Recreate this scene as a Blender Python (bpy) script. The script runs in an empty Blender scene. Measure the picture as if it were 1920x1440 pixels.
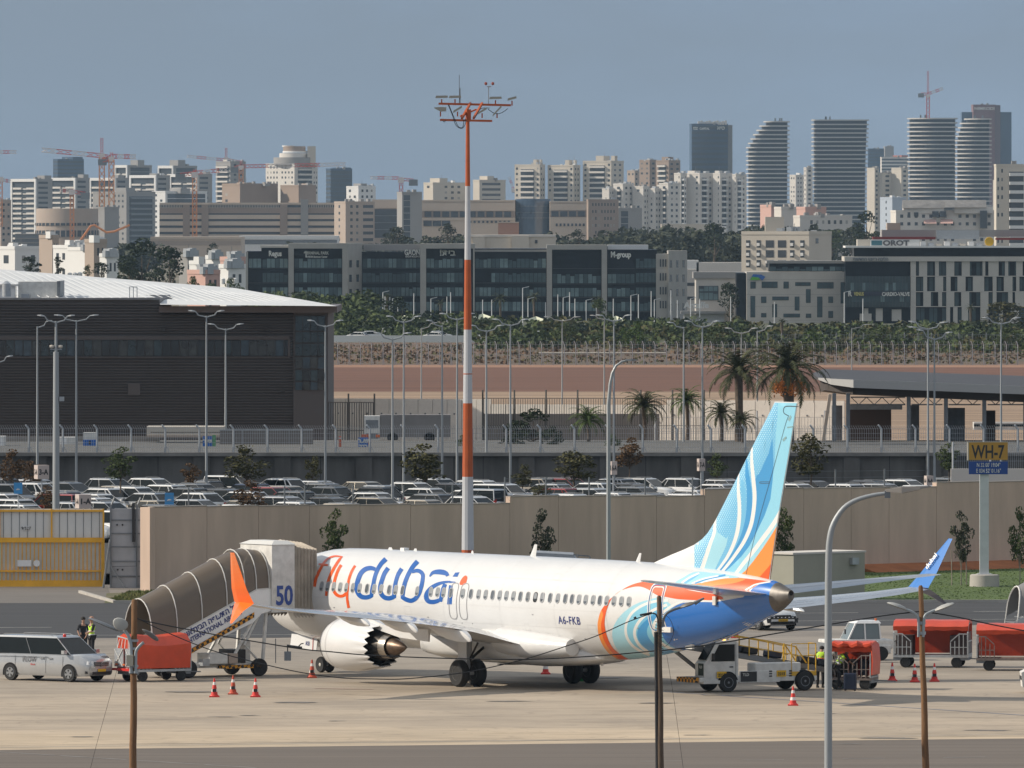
import bpy, bmesh, math, random
from mathutils import Vector, Matrix
from mathutils.geometry import delaunay_2d_cdt
random.seed(7)
PI=math.pi
scene=bpy.context.scene
COL=scene.collection
FPX,HOR,EYE=20685.0,417.0,19.44     # focal length in photo pixels, horizon row, eye height
cam_d=bpy.data.cameras.new('camera'); cam=bpy.data.objects.new('camera',cam_d); COL.objects.link(cam)
cam.location=(0,0,EYE); cam.rotation_euler=(PI/2,0,0)
cam_d.sensor_width=36; cam_d.lens=36*FPX/1920; cam_d.shift_y=-(720-HOR)/1920
cam_d.clip_start=5; cam_d.clip_end=60000
scene.camera=cam
SUN_EL,SUN_AZ=math.radians(32),math.radians(-90)   # azimuth measured from +Y (view direction) towards +X
world=bpy.data.worlds.new('World'); scene.world=world; world.use_nodes=True
wn=world.node_tree.nodes; wl=world.node_tree.links
bg=wn['Background']
sky=wn.new('ShaderNodeTexSky'); sky.sky_type='NISHITA'; sky.sun_disc=False
sky.sun_elevation=SUN_EL; sky.sun_rotation=SUN_AZ; sky.air_density=1.0; sky.dust_density=2.0; sky.ozone_density=2.0; sky.altitude=0
tc=wn.new('ShaderNodeTexCoord'); mp=wn.new('ShaderNodeMapping'); mp.inputs['Scale'].default_value=(9,9,34)
nz=wn.new('ShaderNodeTexNoise'); nz.inputs['Scale'].default_value=1.6; nz.inputs['Detail'].default_value=5; nz.inputs['Roughness'].default_value=.55
rp=wn.new('ShaderNodeValToRGB'); rp.color_ramp.elements[0].position=.40; rp.color_ramp.elements[1].position=.62
rp.color_ramp.elements[0].color=(.80,.80,.80,1); rp.color_ramp.elements[1].color=(1,1,1,1)
mx=wn.new('ShaderNodeMix'); mx.data_type='RGBA'; mx.inputs['B'].default_value=(2.68,3.50,4.62,1)
wl.new(tc.outputs['Generated'],mp.inputs['Vector']); wl.new(mp.outputs['Vector'],nz.inputs['Vector']); wl.new(nz.outputs['Fac'],rp.inputs['Fac'])
wl.new(rp.outputs['Color'],mx.inputs['Factor']); wl.new(sky.outputs['Color'],mx.inputs['A']);
mp2=wn.new('ShaderNodeMapping'); mp2.inputs['Scale'].default_value=(2.2,2.2,5); nz2=wn.new('ShaderNodeTexNoise'); nz2.inputs['Scale'].default_value=1.3; nz2.inputs['Detail'].default_value=7; nz2.inputs['Roughness'].default_value=.58
rp2=wn.new('ShaderNodeValToRGB'); rp2.color_ramp.elements[0].position=.44; rp2.color_ramp.elements[1].position=.62
sx=wn.new('ShaderNodeSeparateXYZ'); mr=wn.new('ShaderNodeMapRange'); mr.interpolation_type='SMOOTHSTEP'; mr.inputs['From Min'].default_value=.06; mr.inputs['From Max'].default_value=.28
ml=wn.new('ShaderNodeMath'); ml.operation='MULTIPLY'; m3=wn.new('ShaderNodeMix'); m3.data_type='RGBA'; m3.inputs['B'].default_value=(10.4,10.3,10.2,1)
wl.new(tc.outputs['Generated'],mp2.inputs['Vector']); wl.new(mp2.outputs['Vector'],nz2.inputs['Vector']); wl.new(nz2.outputs['Fac'],rp2.inputs['Fac'])
wl.new(tc.outputs['Generated'],sx.inputs[0]); wl.new(sx.outputs['Z'],mr.inputs['Value']); wl.new(mr.outputs[0],ml.inputs[0]); wl.new(rp2.outputs['Color'],ml.inputs[1])
wl.new(ml.outputs[0],m3.inputs['Factor']); wl.new(mx.outputs['Result'],m3.inputs['A']); wl.new(m3.outputs['Result'],bg.inputs['Color'])
bg.inputs['Strength'].default_value=.092
sun_d=bpy.data.lights.new('sun','SUN'); sun_d.energy=4.5; sun_d.angle=math.radians(.8); sun_d.color=(1,.90,.76)
sun=bpy.data.objects.new('sun',sun_d); COL.objects.link(sun); sun.location=(-60,0,80)
sdir=Vector((math.sin(SUN_AZ)*math.cos(SUN_EL),math.cos(SUN_AZ)*math.cos(SUN_EL),math.sin(SUN_EL)))
sun.rotation_euler=sdir.to_track_quat('Z','Y').to_euler()
scene.view_settings.view_transform='Standard'; scene.view_settings.look='None'; scene.view_settings.exposure=0; scene.view_settings.gamma=1
scene.view_settings.use_curve_mapping=False
scene.cycles.max_bounces=6; scene.cycles.diffuse_bounces=2; scene.cycles.glossy_bounces=3; scene.cycles.transmission_bounces=4
scene.cycles.transparent_max_bounces=12; scene.cycles.volume_bounces=0
def lin(c):
 c=c/255.0
 return c/12.92 if c<=.04045 else ((c+.055)/1.055)**2.4
def C8(r,g,b): return (lin(r),lin(g),lin(b))
MATS={}
def M(name,col,rough=.7,metal=0,var=0,scale=1.0,bump=0,bscale=None,coat=0,spec=.5,col2=None,stretch=(1,1,1),coords='Object',emit=0,alpha=1,trans=0,detail=4):
 """principled material with optional noise variation (col -> col2) and fine bump"""
 if name in MATS: return MATS[name]
 m=bpy.data.materials.new(name); m.use_nodes=True; MATS[name]=m
 n=m.node_tree.nodes; l=m.node_tree.links; b=n['Principled BSDF']
 b.inputs['Base Color'].default_value=(*col,1); b.inputs['Roughness'].default_value=rough; b.inputs['Metallic'].default_value=metal
 b.inputs['Specular IOR Level'].default_value=spec; b.inputs['Coat Weight'].default_value=coat; b.inputs['Coat Roughness'].default_value=.06
 if trans: b.inputs['Transmission Weight'].default_value=trans
 if alpha<1: b.inputs['Alpha'].default_value=alpha
 if emit: b.inputs['Emission Color'].default_value=(*col,1); b.inputs['Emission Strength'].default_value=emit
 if var or bump:
  t=n.new('ShaderNodeTexCoord'); mp=n.new('ShaderNodeMapping'); mp.inputs['Scale'].default_value=stretch
  l.new(t.outputs[coords],mp.inputs['Vector'])
 if var:
  z=n.new('ShaderNodeTexNoise'); z.inputs['Scale'].default_value=scale; z.inputs['Detail'].default_value=detail; z.inputs['Roughness'].default_value=.62
  l.new(mp.outputs['Vector'],z.inputs['Vector'])
  r=n.new('ShaderNodeValToRGB'); r.color_ramp.elements[0].position=.32; r.color_ramp.elements[1].position=.68
  c2=col2 if col2 else tuple(max(0,c*(1-var)) for c in col); c1=col if col2 else tuple(min(1,c*(1+var)) for c in col)
  r.color_ramp.elements[0].color=(*c2,1); r.color_ramp.elements[1].color=(*c1,1)
  l.new(z.outputs['Fac'],r.inputs['Fac']); l.new(r.outputs['Color'],b.inputs['Base Color'])
 if bump:
  z2=n.new('ShaderNodeTexNoise'); z2.inputs['Scale'].default_value=bscale or scale*4; z2.inputs['Detail'].default_value=3
  l.new(mp.outputs['Vector'],z2.inputs['Vector'])
  bp=n.new('ShaderNodeBump'); bp.inputs['Strength'].default_value=bump; bp.inputs['Distance'].default_value=.05
  l.new(z2.outputs['Fac'],bp.inputs['Height']); l.new(bp.outputs['Normal'],b.inputs['Normal'])
 return m
def P(px,py,Y): return Vector(((px-960)*Y/FPX, Y, EYE-(py-HOR)*Y/FPX))   # point seen at photo pixel (px,py), Y metres away
def X(px,Y): return (px-960)*Y/FPX
def Zp(py,Y): return EYE-(py-HOR)*Y/FPX
def Yg(py,z=0): return FPX*(EYE-z)/(py-HOR)                                 # distance of the ground seen at row py
def G(px,py,z=0):
 Y=Yg(py,z); return Vector((X(px,Y),Y,z))
class MB:
 def __init__(s): s.v=[]; s.f=[]; s.m=[]; s.mi=0
 def add(s,vs,fs):
  o=len(s.v); s.v+= [tuple(p) for p in vs]; s.f+=[tuple(i+o for i in f) for f in fs]; s.m+=[s.mi]*len(fs); return s
 def box(s,c,d,rz=0,taper=1.0):
  cx,cy,cz=c; x,y,z=d[0]/2,d[1]/2,d[2]/2; co,si=math.cos(rz),math.sin(rz); vs=[]
  for k,t in ((-1,1),(1,taper)):
   for a,b in ((-1,-1),(1,-1),(1,1),(-1,1)):
    u,w=a*x*t,b*y*t; vs.append((cx+u*co-w*si,cy+u*si+w*co,cz+k*z))
  return s.add(vs,[(3,2,1,0),(4,5,6,7),(0,1,5,4),(1,2,6,5),(2,3,7,6),(3,0,4,7)])
 def bb(s,x0,x1,y0,y1,z0,z1): return s.box(((x0+x1)/2,(y0+y1)/2,(z0+z1)/2),(abs(x1-x0),abs(y1-y0),abs(z1-z0)))
 def tube(s,path,r,n=8,cap=True,flat=1.0):
  path=[Vector(p) for p in path]; rs=r if isinstance(r,(list,tuple)) else [r]*len(path)
  rings=[]; up=None
  for i,p in enumerate(path):
   d=(path[min(i+1,len(path)-1)]-path[max(i-1,0)]).normalized()
   if up is None:
    up=Vector((0,0,1)) if abs(d.z)<.9 else Vector((1,0,0))
   a=d.cross(up).normalized(); b=a.cross(d).normalized(); up=b
   rings.append([p+a*math.cos(2*PI*k/n+PI/n)*rs[i]+b*math.sin(2*PI*k/n+PI/n)*rs[i]*flat for k in range(n)])
  return s.loft(rings,cap)
 def loft(s,rings,cap=True,close=True):
  n=len(rings[0]); vs=[p for r in rings for p in r]; fs=[]
  for i in range(len(rings)-1):
   for k in range(n if close else n-1):
    k2=(k+1)%n; fs.append((i*n+k,i*n+k2,(i+1)*n+k2,(i+1)*n+k))
  if cap: fs+= [tuple(range(n-1,-1,-1)),tuple(range((len(rings)-1)*n,len(rings)*n))]
  return s.add(vs,fs)
 def lathe(s,prof,n=16,c=(0,0,0),axis='z',cap=True):
  rings=[]
  for r,h in prof:
   ring=[]
   for k in range(n):
    a=2*PI*k/n; u,w=r*math.cos(a),r*math.sin(a)
    q={'z':(u,w,h),'x':(h,u,w),'y':(w,h,u)}[axis]; ring.append((c[0]+q[0],c[1]+q[1],c[2]+q[2]))
   rings.append(ring)
  return s.loft(rings,cap)
 def prism(s,pts,d0,d1,axis='y'):
  """closed 2D outline extruded: axis y -> pts are (x,z); z -> (x,y); x -> (y,z)"""
  f={'y':lambda p,d:(p[0],d,p[1]),'z':lambda p,d:(p[0],p[1],d),'x':lambda p,d:(d,p[0],p[1])}[axis]
  return s.loft([[f(p,d0) for p in pts],[f(p,d1) for p in pts]])
 def quad(s,a,b,c,d): return s.add([a,b,c,d],[(0,1,2,3)])
 def mesh(s,name):
  me=bpy.data.meshes.new(name); me.from_pydata(s.v,[],s.f)
  if any(s.m): me.polygons.foreach_set('material_index',s.m)
  return me
 def build(s,name,mats,parent=None,smooth=False,fix=True,loc=None):
  me=s.mesh(name)
  if fix:
   b=bmesh.new(); b.from_mesh(me); bmesh.ops.recalc_face_normals(b,faces=b.faces[:]); b.to_mesh(me); b.free()
  for m in (mats if isinstance(mats,(list,tuple)) else [mats]): me.materials.append(m)
  if smooth: shade(me)
  return put(name,me,parent,loc)
def shade(me,ang=40):
 me.polygons.foreach_set('use_smooth',[True]*len(me.polygons))
 try: me.set_sharp_from_angle(angle=math.radians(ang))
 except Exception: pass
def put(name,data,parent=None,loc=None,rz=0):
 o=bpy.data.objects.new(name,data); COL.objects.link(o)
 if parent is not None: o.parent=parent
 if loc is not None: o.location=loc
 if rz: o.rotation_euler[2]=rz
 return o
def tag(o,label=None,cat=None,group=None,kind=None):
 if label: o['label']=label
 if cat: o['category']=cat
 if group: o['group']=group
 if kind: o['kind']=kind
 return o
def thing(name,label,cat,loc=(0,0,0),rz=0,group=None):
 o=put(name,None,None,loc,rz); o.empty_display_size=.3
 return tag(o,label,cat,group)
def copytree(o,parent=None,swap=None):
 """a copy of a thing with copies of its parts and sub-parts; swap maps material names to other materials"""
 c=o.copy(); COL.objects.link(c); c.parent=parent
 if swap and c.data:
  for i,sl in enumerate(c.material_slots):
   if sl.material and sl.material.name in swap:
    sl.link='OBJECT'; sl.material=swap[sl.material.name]
 for ch in list(KIDS.get(o,())) : copytree(ch,c,swap)
 return c
class _Kids(dict):
 def get(s,o,d=()): return o.children
KIDS=_Kids()
def text_mesh(txt,size=1.0,depth=.004,font_bold=0,align='LEFT',shear=0,space=1.0):
 cu=bpy.data.curves.new('text','FONT'); cu.body=txt; cu.size=size; cu.extrude=depth; cu.align_x=align; cu.shear=shear; cu.offset=font_bold; cu.resolution_u=3
 cu.space_character=space
 ob=bpy.data.objects.new('text',cu); COL.objects.link(ob)
 dg=bpy.context.evaluated_depsgraph_get(); me=bpy.data.meshes.new_from_object(ob.evaluated_get(dg)); bpy.data.objects.remove(ob)
 me.materials.clear()
 return me
def text(name,txt,size,mat,parent,mtx,depth=.004,bold=0,align='CENTER',width=None,shear=0,space=1.0):
 """raised lettering; mtx places its local x (reading) and y (up) axes"""
 me=text_mesh(txt,size,depth,bold,align,shear,space); me.materials.append(mat)
 if width:
  xs=[v.co.x for v in me.vertices]
  if xs and max(xs)>min(xs):
   k=width/(max(xs)-min(xs)); me.transform(Matrix.Diagonal((k,1,1,1)))
 me.transform(mtx); me.name=name
 return put(name,me,parent)
def frame(o,xd,yd):
 """matrix with origin o, x axis xd and y axis yd"""
 x=Vector(xd).normalized(); z=x.cross(Vector(yd)).normalized(); y=z.cross(x)
 m=Matrix((( x.x,y.x,z.x,o[0]),(x.y,y.y,z.y,o[1]),(x.z,y.z,z.z,o[2]),(0,0,0,1)))
 return m
def bez(pts,n=6,closed=False):
 """catmull-rom through 2D/3D points"""
 P_=[Vector(p) for p in pts]; out=[]; N=len(P_)
 for i in range(N if closed else N-1):
  p0=P_[(i-1)%N] if closed or i>0 else P_[0]; p1=P_[i]; p2=P_[(i+1)%N]; p3=P_[(i+2)%N] if closed or i+2<N else P_[-1]
  for k in range(n):
   t=k/n; out.append(.5*((2*p1)+(p2-p0)*t+(2*p0-5*p1+4*p2-p3)*t*t+(3*p1-p0-3*p2+p3)*t*t*t))
 if not closed: out.append(P_[-1])
 return out
def lerp(a,b,t): return a+(b-a)*t
def interp(tab,x):
 if x<=tab[0][0]: return tab[0][1]
 for (a,b),(c,d) in zip(tab,tab[1:]):
  if x<=c: return b+(d-b)*(x-a)/(c-a)
 return tab[-1][1]
def smoothtab(tab,n=8):
 p=bez([(a,b) for a,b in tab],n); return [(q.x,q.y) for q in p]
concrete=M('concrete',(.40,.375,.34),.85,var=.12,scale=.6,bump=.2,bscale=30)
conc_dark=M('dark_concrete',(.085,.085,.085),.9,var=.3,scale=.35,stretch=(1,1,.25))
wallpaint=M('beige_render',(.54,.41,.325),.9,var=.13,scale=.7,stretch=(1,1,.16),detail=7,bump=.12,bscale=14)
galv=M('galvanised_steel',(.42,.44,.46),.45,metal=.6,var=.12,scale=3)
galv_d=M('dull_steel',(.20,.215,.23),.55,metal=.4,var=.15,scale=2)
lampgrey=M('lamp_grey',(.33,.35,.36),.5,metal=.2)
white_p=M('white_paint',(.78,.78,.77),.35,var=.05,scale=1.5,coat=.3)
white_d=M('white_dirty',(.62,.61,.58),.55,var=.15,scale=2.5)
black_r=M('black_rubber',(.018,.018,.019),.8,var=.2,scale=6)
black_p=M('black_plastic',(.025,.025,.027),.5)
black_g=M('black_gap',(.006,.006,.007),.9)
dglass=M('dark_glass',(.02,.028,.034),.06,spec=.8)
red_p=M('red_paint',(.55,.03,.025),.45)
orange_p=M('orange_paint',(.62,.14,.03),.5,var=.12,scale=1.2)
yellow_p=M('yellow_paint',(.62,.36,.03),.5,var=.15,scale=2)
white_l=M('white_line',(.62,.62,.58),.7,var=.25,scale=2)
def sheet(name,pts,m,sub=None,kind='structure'):
 mb=MB(); mb.add(pts,[tuple(range(len(pts)))]); o=mb.build(name,m,fix=False)
 if o.data.polygons[0].normal.z<0: o.data.flip_normals()
 return tag(o,kind=kind)
def strip(name,prof,m,w=1.0):
 """ground running away from the camera: prof = [(Y,z)...]"""
 mb=MB(); n=len(prof)
 vs=[]
 for Y,z in prof:
  e=400+Y*.35; vs+=[(-e*w,Y,z),(e*w,Y,z)]
 mb.add(vs,[(2*i,2*i+1,2*i+3,2*i+2) for i in range(n-1)])
 return tag(mb.build(name,m,fix=False),kind='structure')
def apron_mat():
 m=bpy.data.materials.new('apron_concrete'); m.use_nodes=True; n=m.node_tree.nodes; l=m.node_tree.links; b=n['Principled BSDF']
 t=n.new('ShaderNodeTexCoord'); sp=n.new('ShaderNodeSeparateXYZ'); l.new(t.outputs['Object'],sp.inputs[0])
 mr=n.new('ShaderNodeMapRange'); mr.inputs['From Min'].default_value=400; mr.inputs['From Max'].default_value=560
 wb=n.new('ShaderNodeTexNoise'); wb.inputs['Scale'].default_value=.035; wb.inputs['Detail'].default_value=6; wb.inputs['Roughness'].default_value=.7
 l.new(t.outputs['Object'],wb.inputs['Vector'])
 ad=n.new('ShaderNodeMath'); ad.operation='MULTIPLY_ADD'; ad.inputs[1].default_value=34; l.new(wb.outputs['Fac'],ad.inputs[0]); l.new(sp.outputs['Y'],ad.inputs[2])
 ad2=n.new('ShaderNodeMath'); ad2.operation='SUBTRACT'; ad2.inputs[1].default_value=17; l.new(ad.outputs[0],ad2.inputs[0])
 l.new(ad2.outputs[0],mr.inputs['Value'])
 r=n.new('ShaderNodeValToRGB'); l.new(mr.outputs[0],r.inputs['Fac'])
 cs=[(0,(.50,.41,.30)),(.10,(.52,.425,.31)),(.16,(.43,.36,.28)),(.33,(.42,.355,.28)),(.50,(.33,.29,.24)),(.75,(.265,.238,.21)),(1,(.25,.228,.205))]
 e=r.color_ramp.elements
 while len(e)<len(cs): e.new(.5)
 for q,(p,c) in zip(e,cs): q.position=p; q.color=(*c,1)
 mp=n.new('ShaderNodeMapping'); mp.inputs['Scale'].default_value=(.085,.11,1); l.new(t.outputs['Object'],mp.inputs['Vector'])
 z=n.new('ShaderNodeTexNoise'); z.inputs['Scale'].default_value=1.0; z.inputs['Detail'].default_value=8; z.inputs['Roughness'].default_value=.68; l.new(mp.outputs[0],z.inputs['Vector'])
 r2=n.new('ShaderNodeValToRGB'); r2.color_ramp.elements[0].position=.30; r2.color_ramp.elements[0].color=(.70,.70,.71,1); r2.color_ramp.elements[1].position=.62; r2.color_ramp.elements[1].color=(1.08,1.06,1.03,1); l.new(z.outputs['Fac'],r2.inputs['Fac'])
 mx=n.new('ShaderNodeMix'); mx.data_type='RGBA'; mx.blend_type='MULTIPLY'; mx.inputs['Factor'].default_value=1
 l.new(r.outputs['Color'],mx.inputs['A']); l.new(r2.outputs['Color'],mx.inputs['B'])
 mp3=n.new('ShaderNodeMapping'); mp3.inputs['Scale'].default_value=(.035,.07,1); mp3.inputs['Rotation'].default_value=(0,0,.35); l.new(t.outputs['Object'],mp3.inputs['Vector'])
 wv=n.new('ShaderNodeTexNoise'); wv.inputs['Scale'].default_value=1.6; wv.inputs['Detail'].default_value=2; wv.inputs['Distortion'].default_value=1.5; l.new(mp3.outputs[0],wv.inputs['Vector'])
 mt=n.new('ShaderNodeMath'); mt.operation='PINGPONG'; mt.inputs[1].default_value=.03; l.new(wv.outputs['Fac'],mt.inputs[0])
 r3=n.new('ShaderNodeValToRGB'); r3.color_ramp.elements[0].position=0; r3.color_ramp.elements[0].color=(.72,.72,.73,1); r3.color_ramp.elements[1].position=.008; r3.color_ramp.elements[1].color=(1,1,1,1); l.new(mt.outputs[0],r3.inputs['Fac'])
 mx2=n.new('ShaderNodeMix'); mx2.data_type='RGBA'; mx2.blend_type='MULTIPLY'; mx2.inputs['Factor'].default_value=.55
 l.new(mx.outputs['Result'],mx2.inputs['A']); l.new(r3.outputs['Color'],mx2.inputs['B']);
 mp4=n.new('ShaderNodeMapping'); mp4.inputs['Scale'].default_value=(.22,1.3,1); mp4.inputs['Rotation'].default_value=(0,0,-.12); l.new(t.outputs['Object'],mp4.inputs['Vector'])
 z4=n.new('ShaderNodeTexNoise'); z4.inputs['Scale'].default_value=1; z4.inputs['Detail'].default_value=9; z4.inputs['Roughness'].default_value=.75; l.new(mp4.outputs[0],z4.inputs['Vector'])
 r4=n.new('ShaderNodeValToRGB'); r4.color_ramp.elements[0].position=.33; r4.color_ramp.elements[0].color=(.62,.60,.58,1); r4.color_ramp.elements[1].position=.50; r4.color_ramp.elements[1].color=(1.02,1.02,1.02,1); l.new(z4.outputs['Fac'],r4.inputs['Fac'])
 mx5=n.new('ShaderNodeMix'); mx5.data_type='RGBA'; mx5.blend_type='MULTIPLY'; mx5.inputs['Factor'].default_value=.7; l.new(mx2.outputs['Result'],mx5.inputs['A']); l.new(r4.outputs['Color'],mx5.inputs['B']); l.new(mx5.outputs['Result'],b.inputs['Base Color'])
 b.inputs['Roughness'].default_value=.82; b.inputs['Specular IOR Level'].default_value=.3
 return m
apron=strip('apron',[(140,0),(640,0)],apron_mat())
asphalt=M('asphalt',(.040,.040,.042),.85,var=.22,scale=1,stretch=(.05,.5,1),detail=7)
asph_f=M('old_asphalt',(.135,.111,.09),.88,var=.17,scale=1,stretch=(.04,.9,1),detail=8)
fa=[(-60,1407,0),(1980,1384,0)]
a,b=G(-60,1407),G(1980,1384)
o=sheet('taxiway',[(-80,150,.004),(80,150,.004),(b.x+30,b.y+1,.004),(b.x,b.y,.004),(a.x,a.y,.004),(a.x-30,a.y-1,.004)],asph_f)
rl=[(-400,1197),(520,1196),(1300,1176),(2600,1166)]; ru=[(2600,1129),(1500,1130),(600,1132),(200,1131),(-400,1131)]
sheet('service_road',[G(x,y)+Vector((0,0,.004)) for x,y in rl+ru],asphalt)
def line(name,p,q,w,m=white_l,z=.009,dash=None):
 a,b=G(*p),G(*q); d=(b-a); L=d.length; d.normalize(); n=Vector((-d.y,d.x,0))*w/2; mb=MB(); t=0
 while t<L:
  e=min(L,t+(dash[0] if dash else L)); u,v=a+d*t,a+d*e
  mb.add([u-n,v-n,v+n,u+n],[(0,1,2,3)]); t=e+(dash[1] if dash else L)
 for i,v in enumerate(mb.v): mb.v[i]=(v[0],v[1],z)
 return tag(mb.build(name,m,fix=False),kind='structure')
line('road_marking',(-20,1177),(640,1174),.16,dash=(3,4.5))
line('road_marking',(-20,1192),(560,1190),.13)
line('road_marking',(1500,1150),(1940,1146),.15,dash=(3,6))
line('road_marking',(1180,1167),(1940,1161),.12)
blue_l=M('blue_line',(.16,.19,.26),.7,var=.3,scale=.8)
line('apron_marking',(-20,1402),(1940,1377),.16,M('worn_white_line',(.50,.47,.42),.8,var=.2,scale=.7),z=.012)
line('apron_marking',(-20,1400.6),(1940,1375.6),.06,M('tar_seam',(.14,.13,.13),.8),z=.014)
line('apron_marking',(1240,1297),(1960,1344),.17,blue_l,z=.010)
line('apron_marking',(860,1283),(960,1280),.5,white_l,z=.010)
line('apron_marking',(-20,1409),(480,1440),.14,M('worn_white_line2',(.27,.26,.25),.8,var=.3,scale=.6),z=.012,dash=(4,.3))
line('apron_marking',(1200,1428),(1920,1419),.14,MATS['worn_white_line2'],z=.012,dash=(1.6,2.2))
line('tar_joint',(-20,1410-12),(1940,1386-6),.10,MATS['tar_seam'],z=.016)
line('apron_marking',(590,1291),(700,1293),.22,M('faded_red_line',(.34,.20,.17),.8,var=.2,scale=1),z=.010)
for i_,(p_,q_) in enumerate((((-20,1352),(1940,1334)),((-20,1308),(660,1302)),((-20,1236),(520,1230)),((1300,1216),(1940,1210)))): line('tar_joint',p_,q_,.05,M('joint_dark',(.20,.18,.16),.8,var=.2,scale=.5),z=.007+i_*.0005)
rs=random.Random(31); stn_=M('oil_stain',(.17,.155,.14),.7,var=.3,scale=2)
for i_ in range(26):
 c_=G(rs.uniform(60,1880),rs.choice((rs.uniform(1210,1300),rs.uniform(1300,1395)))); mb=MB(); R_=rs.uniform(.12,.55); mb.add([(c_.x+R_*rs.uniform(.5,1.3)*2.2*math.cos(k*PI/7),c_.y+R_*rs.uniform(.5,1.3)*math.sin(k*PI/7),.0125+i_*.0003) for k in range(14)],[tuple(range(14))]); tag(mb.build('oil_stain',stn_,fix=False),kind='structure')
sheet('gate_pad',[G(-300,1131)+Vector((0,0,.006)),G(215,1131)+Vector((0,0,.006)),G(200,1098)+Vector((0,0,.006)),G(-300,1098)+Vector((0,0,.006))],M('pad_concrete',(.15,.135,.12),.9,var=.16,scale=1,stretch=(.15,.8,1),detail=6))
def grass_mat(name,c1,c2,sc=.25):
 return M(name,c1,.95,var=1,col2=c2,scale=sc,bump=.15,bscale=9,detail=8)
gr_m=grass_mat('lawn_grass',(.075,.120,.020),(.050,.082,.016),.25)
W0,W1=G(285,1110),G(1965,1062)   # foot of the perimeter wall
WD=(W1-W0).normalized(); WN=Vector((WD.y,-WD.x,0))   # along the wall, out of the wall towards the stand
def wallpt(px):  # point on the wall foot line seen at photo column px
 k=(px-960)/FPX; t=(W0.x-k*W0.y)/(k*WD.y-WD.x); return W0+WD*t
gl=[wallpt(600),wallpt(1980)+WD*25]
sheet('lawn',[Vector((p.x,p.y,.02)) for p in (G(600,1131),G(2600,1128),wallpt(2300),wallpt(600))],gr_m)
sheet('verge',[Vector((p.x,p.y,.015)) for p in (G(196,1131),G(600,1131),wallpt(600),wallpt(200))],M('verge_soil',(.17,.13,.085),.95,var=1,col2=(.06,.085,.02),scale=.5,detail=6))
mb=MB();
for a_,b_ in ((G(215,1131),G(150,1112)),(G(600,1131),G(215,1131)),(G(2600,1129),G(600,1131))): mb.tube([a_+Vector((0,0,.06)),b_+Vector((0,0,.06))],.12,4)
tag(mb.build('kerb',concrete),kind='structure')
def tufts(name,quad,n,h,m,zf=0.0,seed=1,w=.05,kind='stuff'):
 rnd=random.Random(seed); mb=MB(); a,b,c,d=[Vector(q) for q in quad]
 for i in range(n):
  u,v=rnd.random(),rnd.random(); p=lerp(lerp(a,b,u),lerp(d,c,u),v); p.z+=zf; t=rnd.random()*PI; hh=h*rnd.uniform(.5,1.3); ww=w*rnd.uniform(.6,1.5)
  q=Vector((math.cos(t)*ww,math.sin(t)*ww,0)); s=Vector((rnd.uniform(-.4,.4)*hh,rnd.uniform(-.4,.4)*hh,hh))
  mb.add([p-q,p+q,p+s],[(0,1,2)])
 return tag(mb.build(name,m,fix=False),kind=kind)
tag(tufts('grass',(G(1490,1127),G(1990,1127),wallpt(1990),wallpt(1490)),5000,.035,gr_m,.02,3),'green lawn grass at the foot of the beige perimeter wall','grass')
tag(tufts('grass',(G(200,1129),G(420,1130),wallpt(420),wallpt(240)),3500,.14,M('verge_grass',(.07,.11,.02),.95,var=1,col2=(.14,.12,.05),scale=.7),.02,4),'ragged grass strip between service road and wall end','grass')
orange_soil=M('orange_soil',(.36,.13,.05),.95,var=.3,scale=.5)
mb=MB(); a_,b_=wallpt(1600),wallpt(2000)+WD*8
mb.loft([[a_+WN*2.0,a_+Vector((0,0,.42)),a_],[b_+WN*2.0,b_+Vector((0,0,.42)),b_]]); tag(mb.build('soil_bank',orange_soil),kind='structure')
park_m=M('carpark_asphalt',(.045,.045,.045),.9,var=.15,scale=.2)
cp0=wallpt(-1500); cp1=wallpt(3600)
sheet('car_park',[Vector((-260,592,.6)),Vector((W0.x-1,592,.6)),Vector((W0.x,W0.y+.3,.6)),Vector((W1.x+40,W1.y+36,.6)),Vector((260,758,.6)),Vector((-260,758,.6))],park_m)
def terr(name,y0,z0,y1,z1,m): return strip(name,[(y0,z0),(y1,z1)],m)
strip('terrace',[(760.6,3.55),(805,3.55)],M('terrace_asphalt',(.11,.107,.10),.9,var=.15,scale=.3))
strip('embankment',[(805,3.55),(860,1.0),(1290,-.35)],M('pale_sand',(.27,.185,.12),.95,var=.3,scale=1,stretch=(.02,.08,1),detail=7))
strip('field',[(1290,-.35),(1552,-.95)],M('red_field',(.128,.054,.030),.97,var=.22,scale=1,stretch=(.02,.10,1),detail=8,bump=.2,bscale=1))
strip('field_track',[(1552,-.95),(1582,-.95)],M('track_sand',(.28,.15,.09),.95,var=.15,scale=1,stretch=(.02,.2,1)))
strip('rough_field',[(1582,-.95),(1960,-1.9)],M('dry_scrub',(.15,.082,.05),.97,var=1,col2=(.075,.066,.04),scale=1,stretch=(.02,.012,1),detail=9))
strip('business_park_ground',[(1960,-1.9),(2660,-4)],M('park_ground',(.075,.08,.045),.95,var=.3,scale=.02))
strip('city_ground',[(2660,-4),(4200,2),(5600,6),(9000,8),(12300,8)],M('city_ground',(.16,.14,.10),.95,var=.4,scale=.01))
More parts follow.
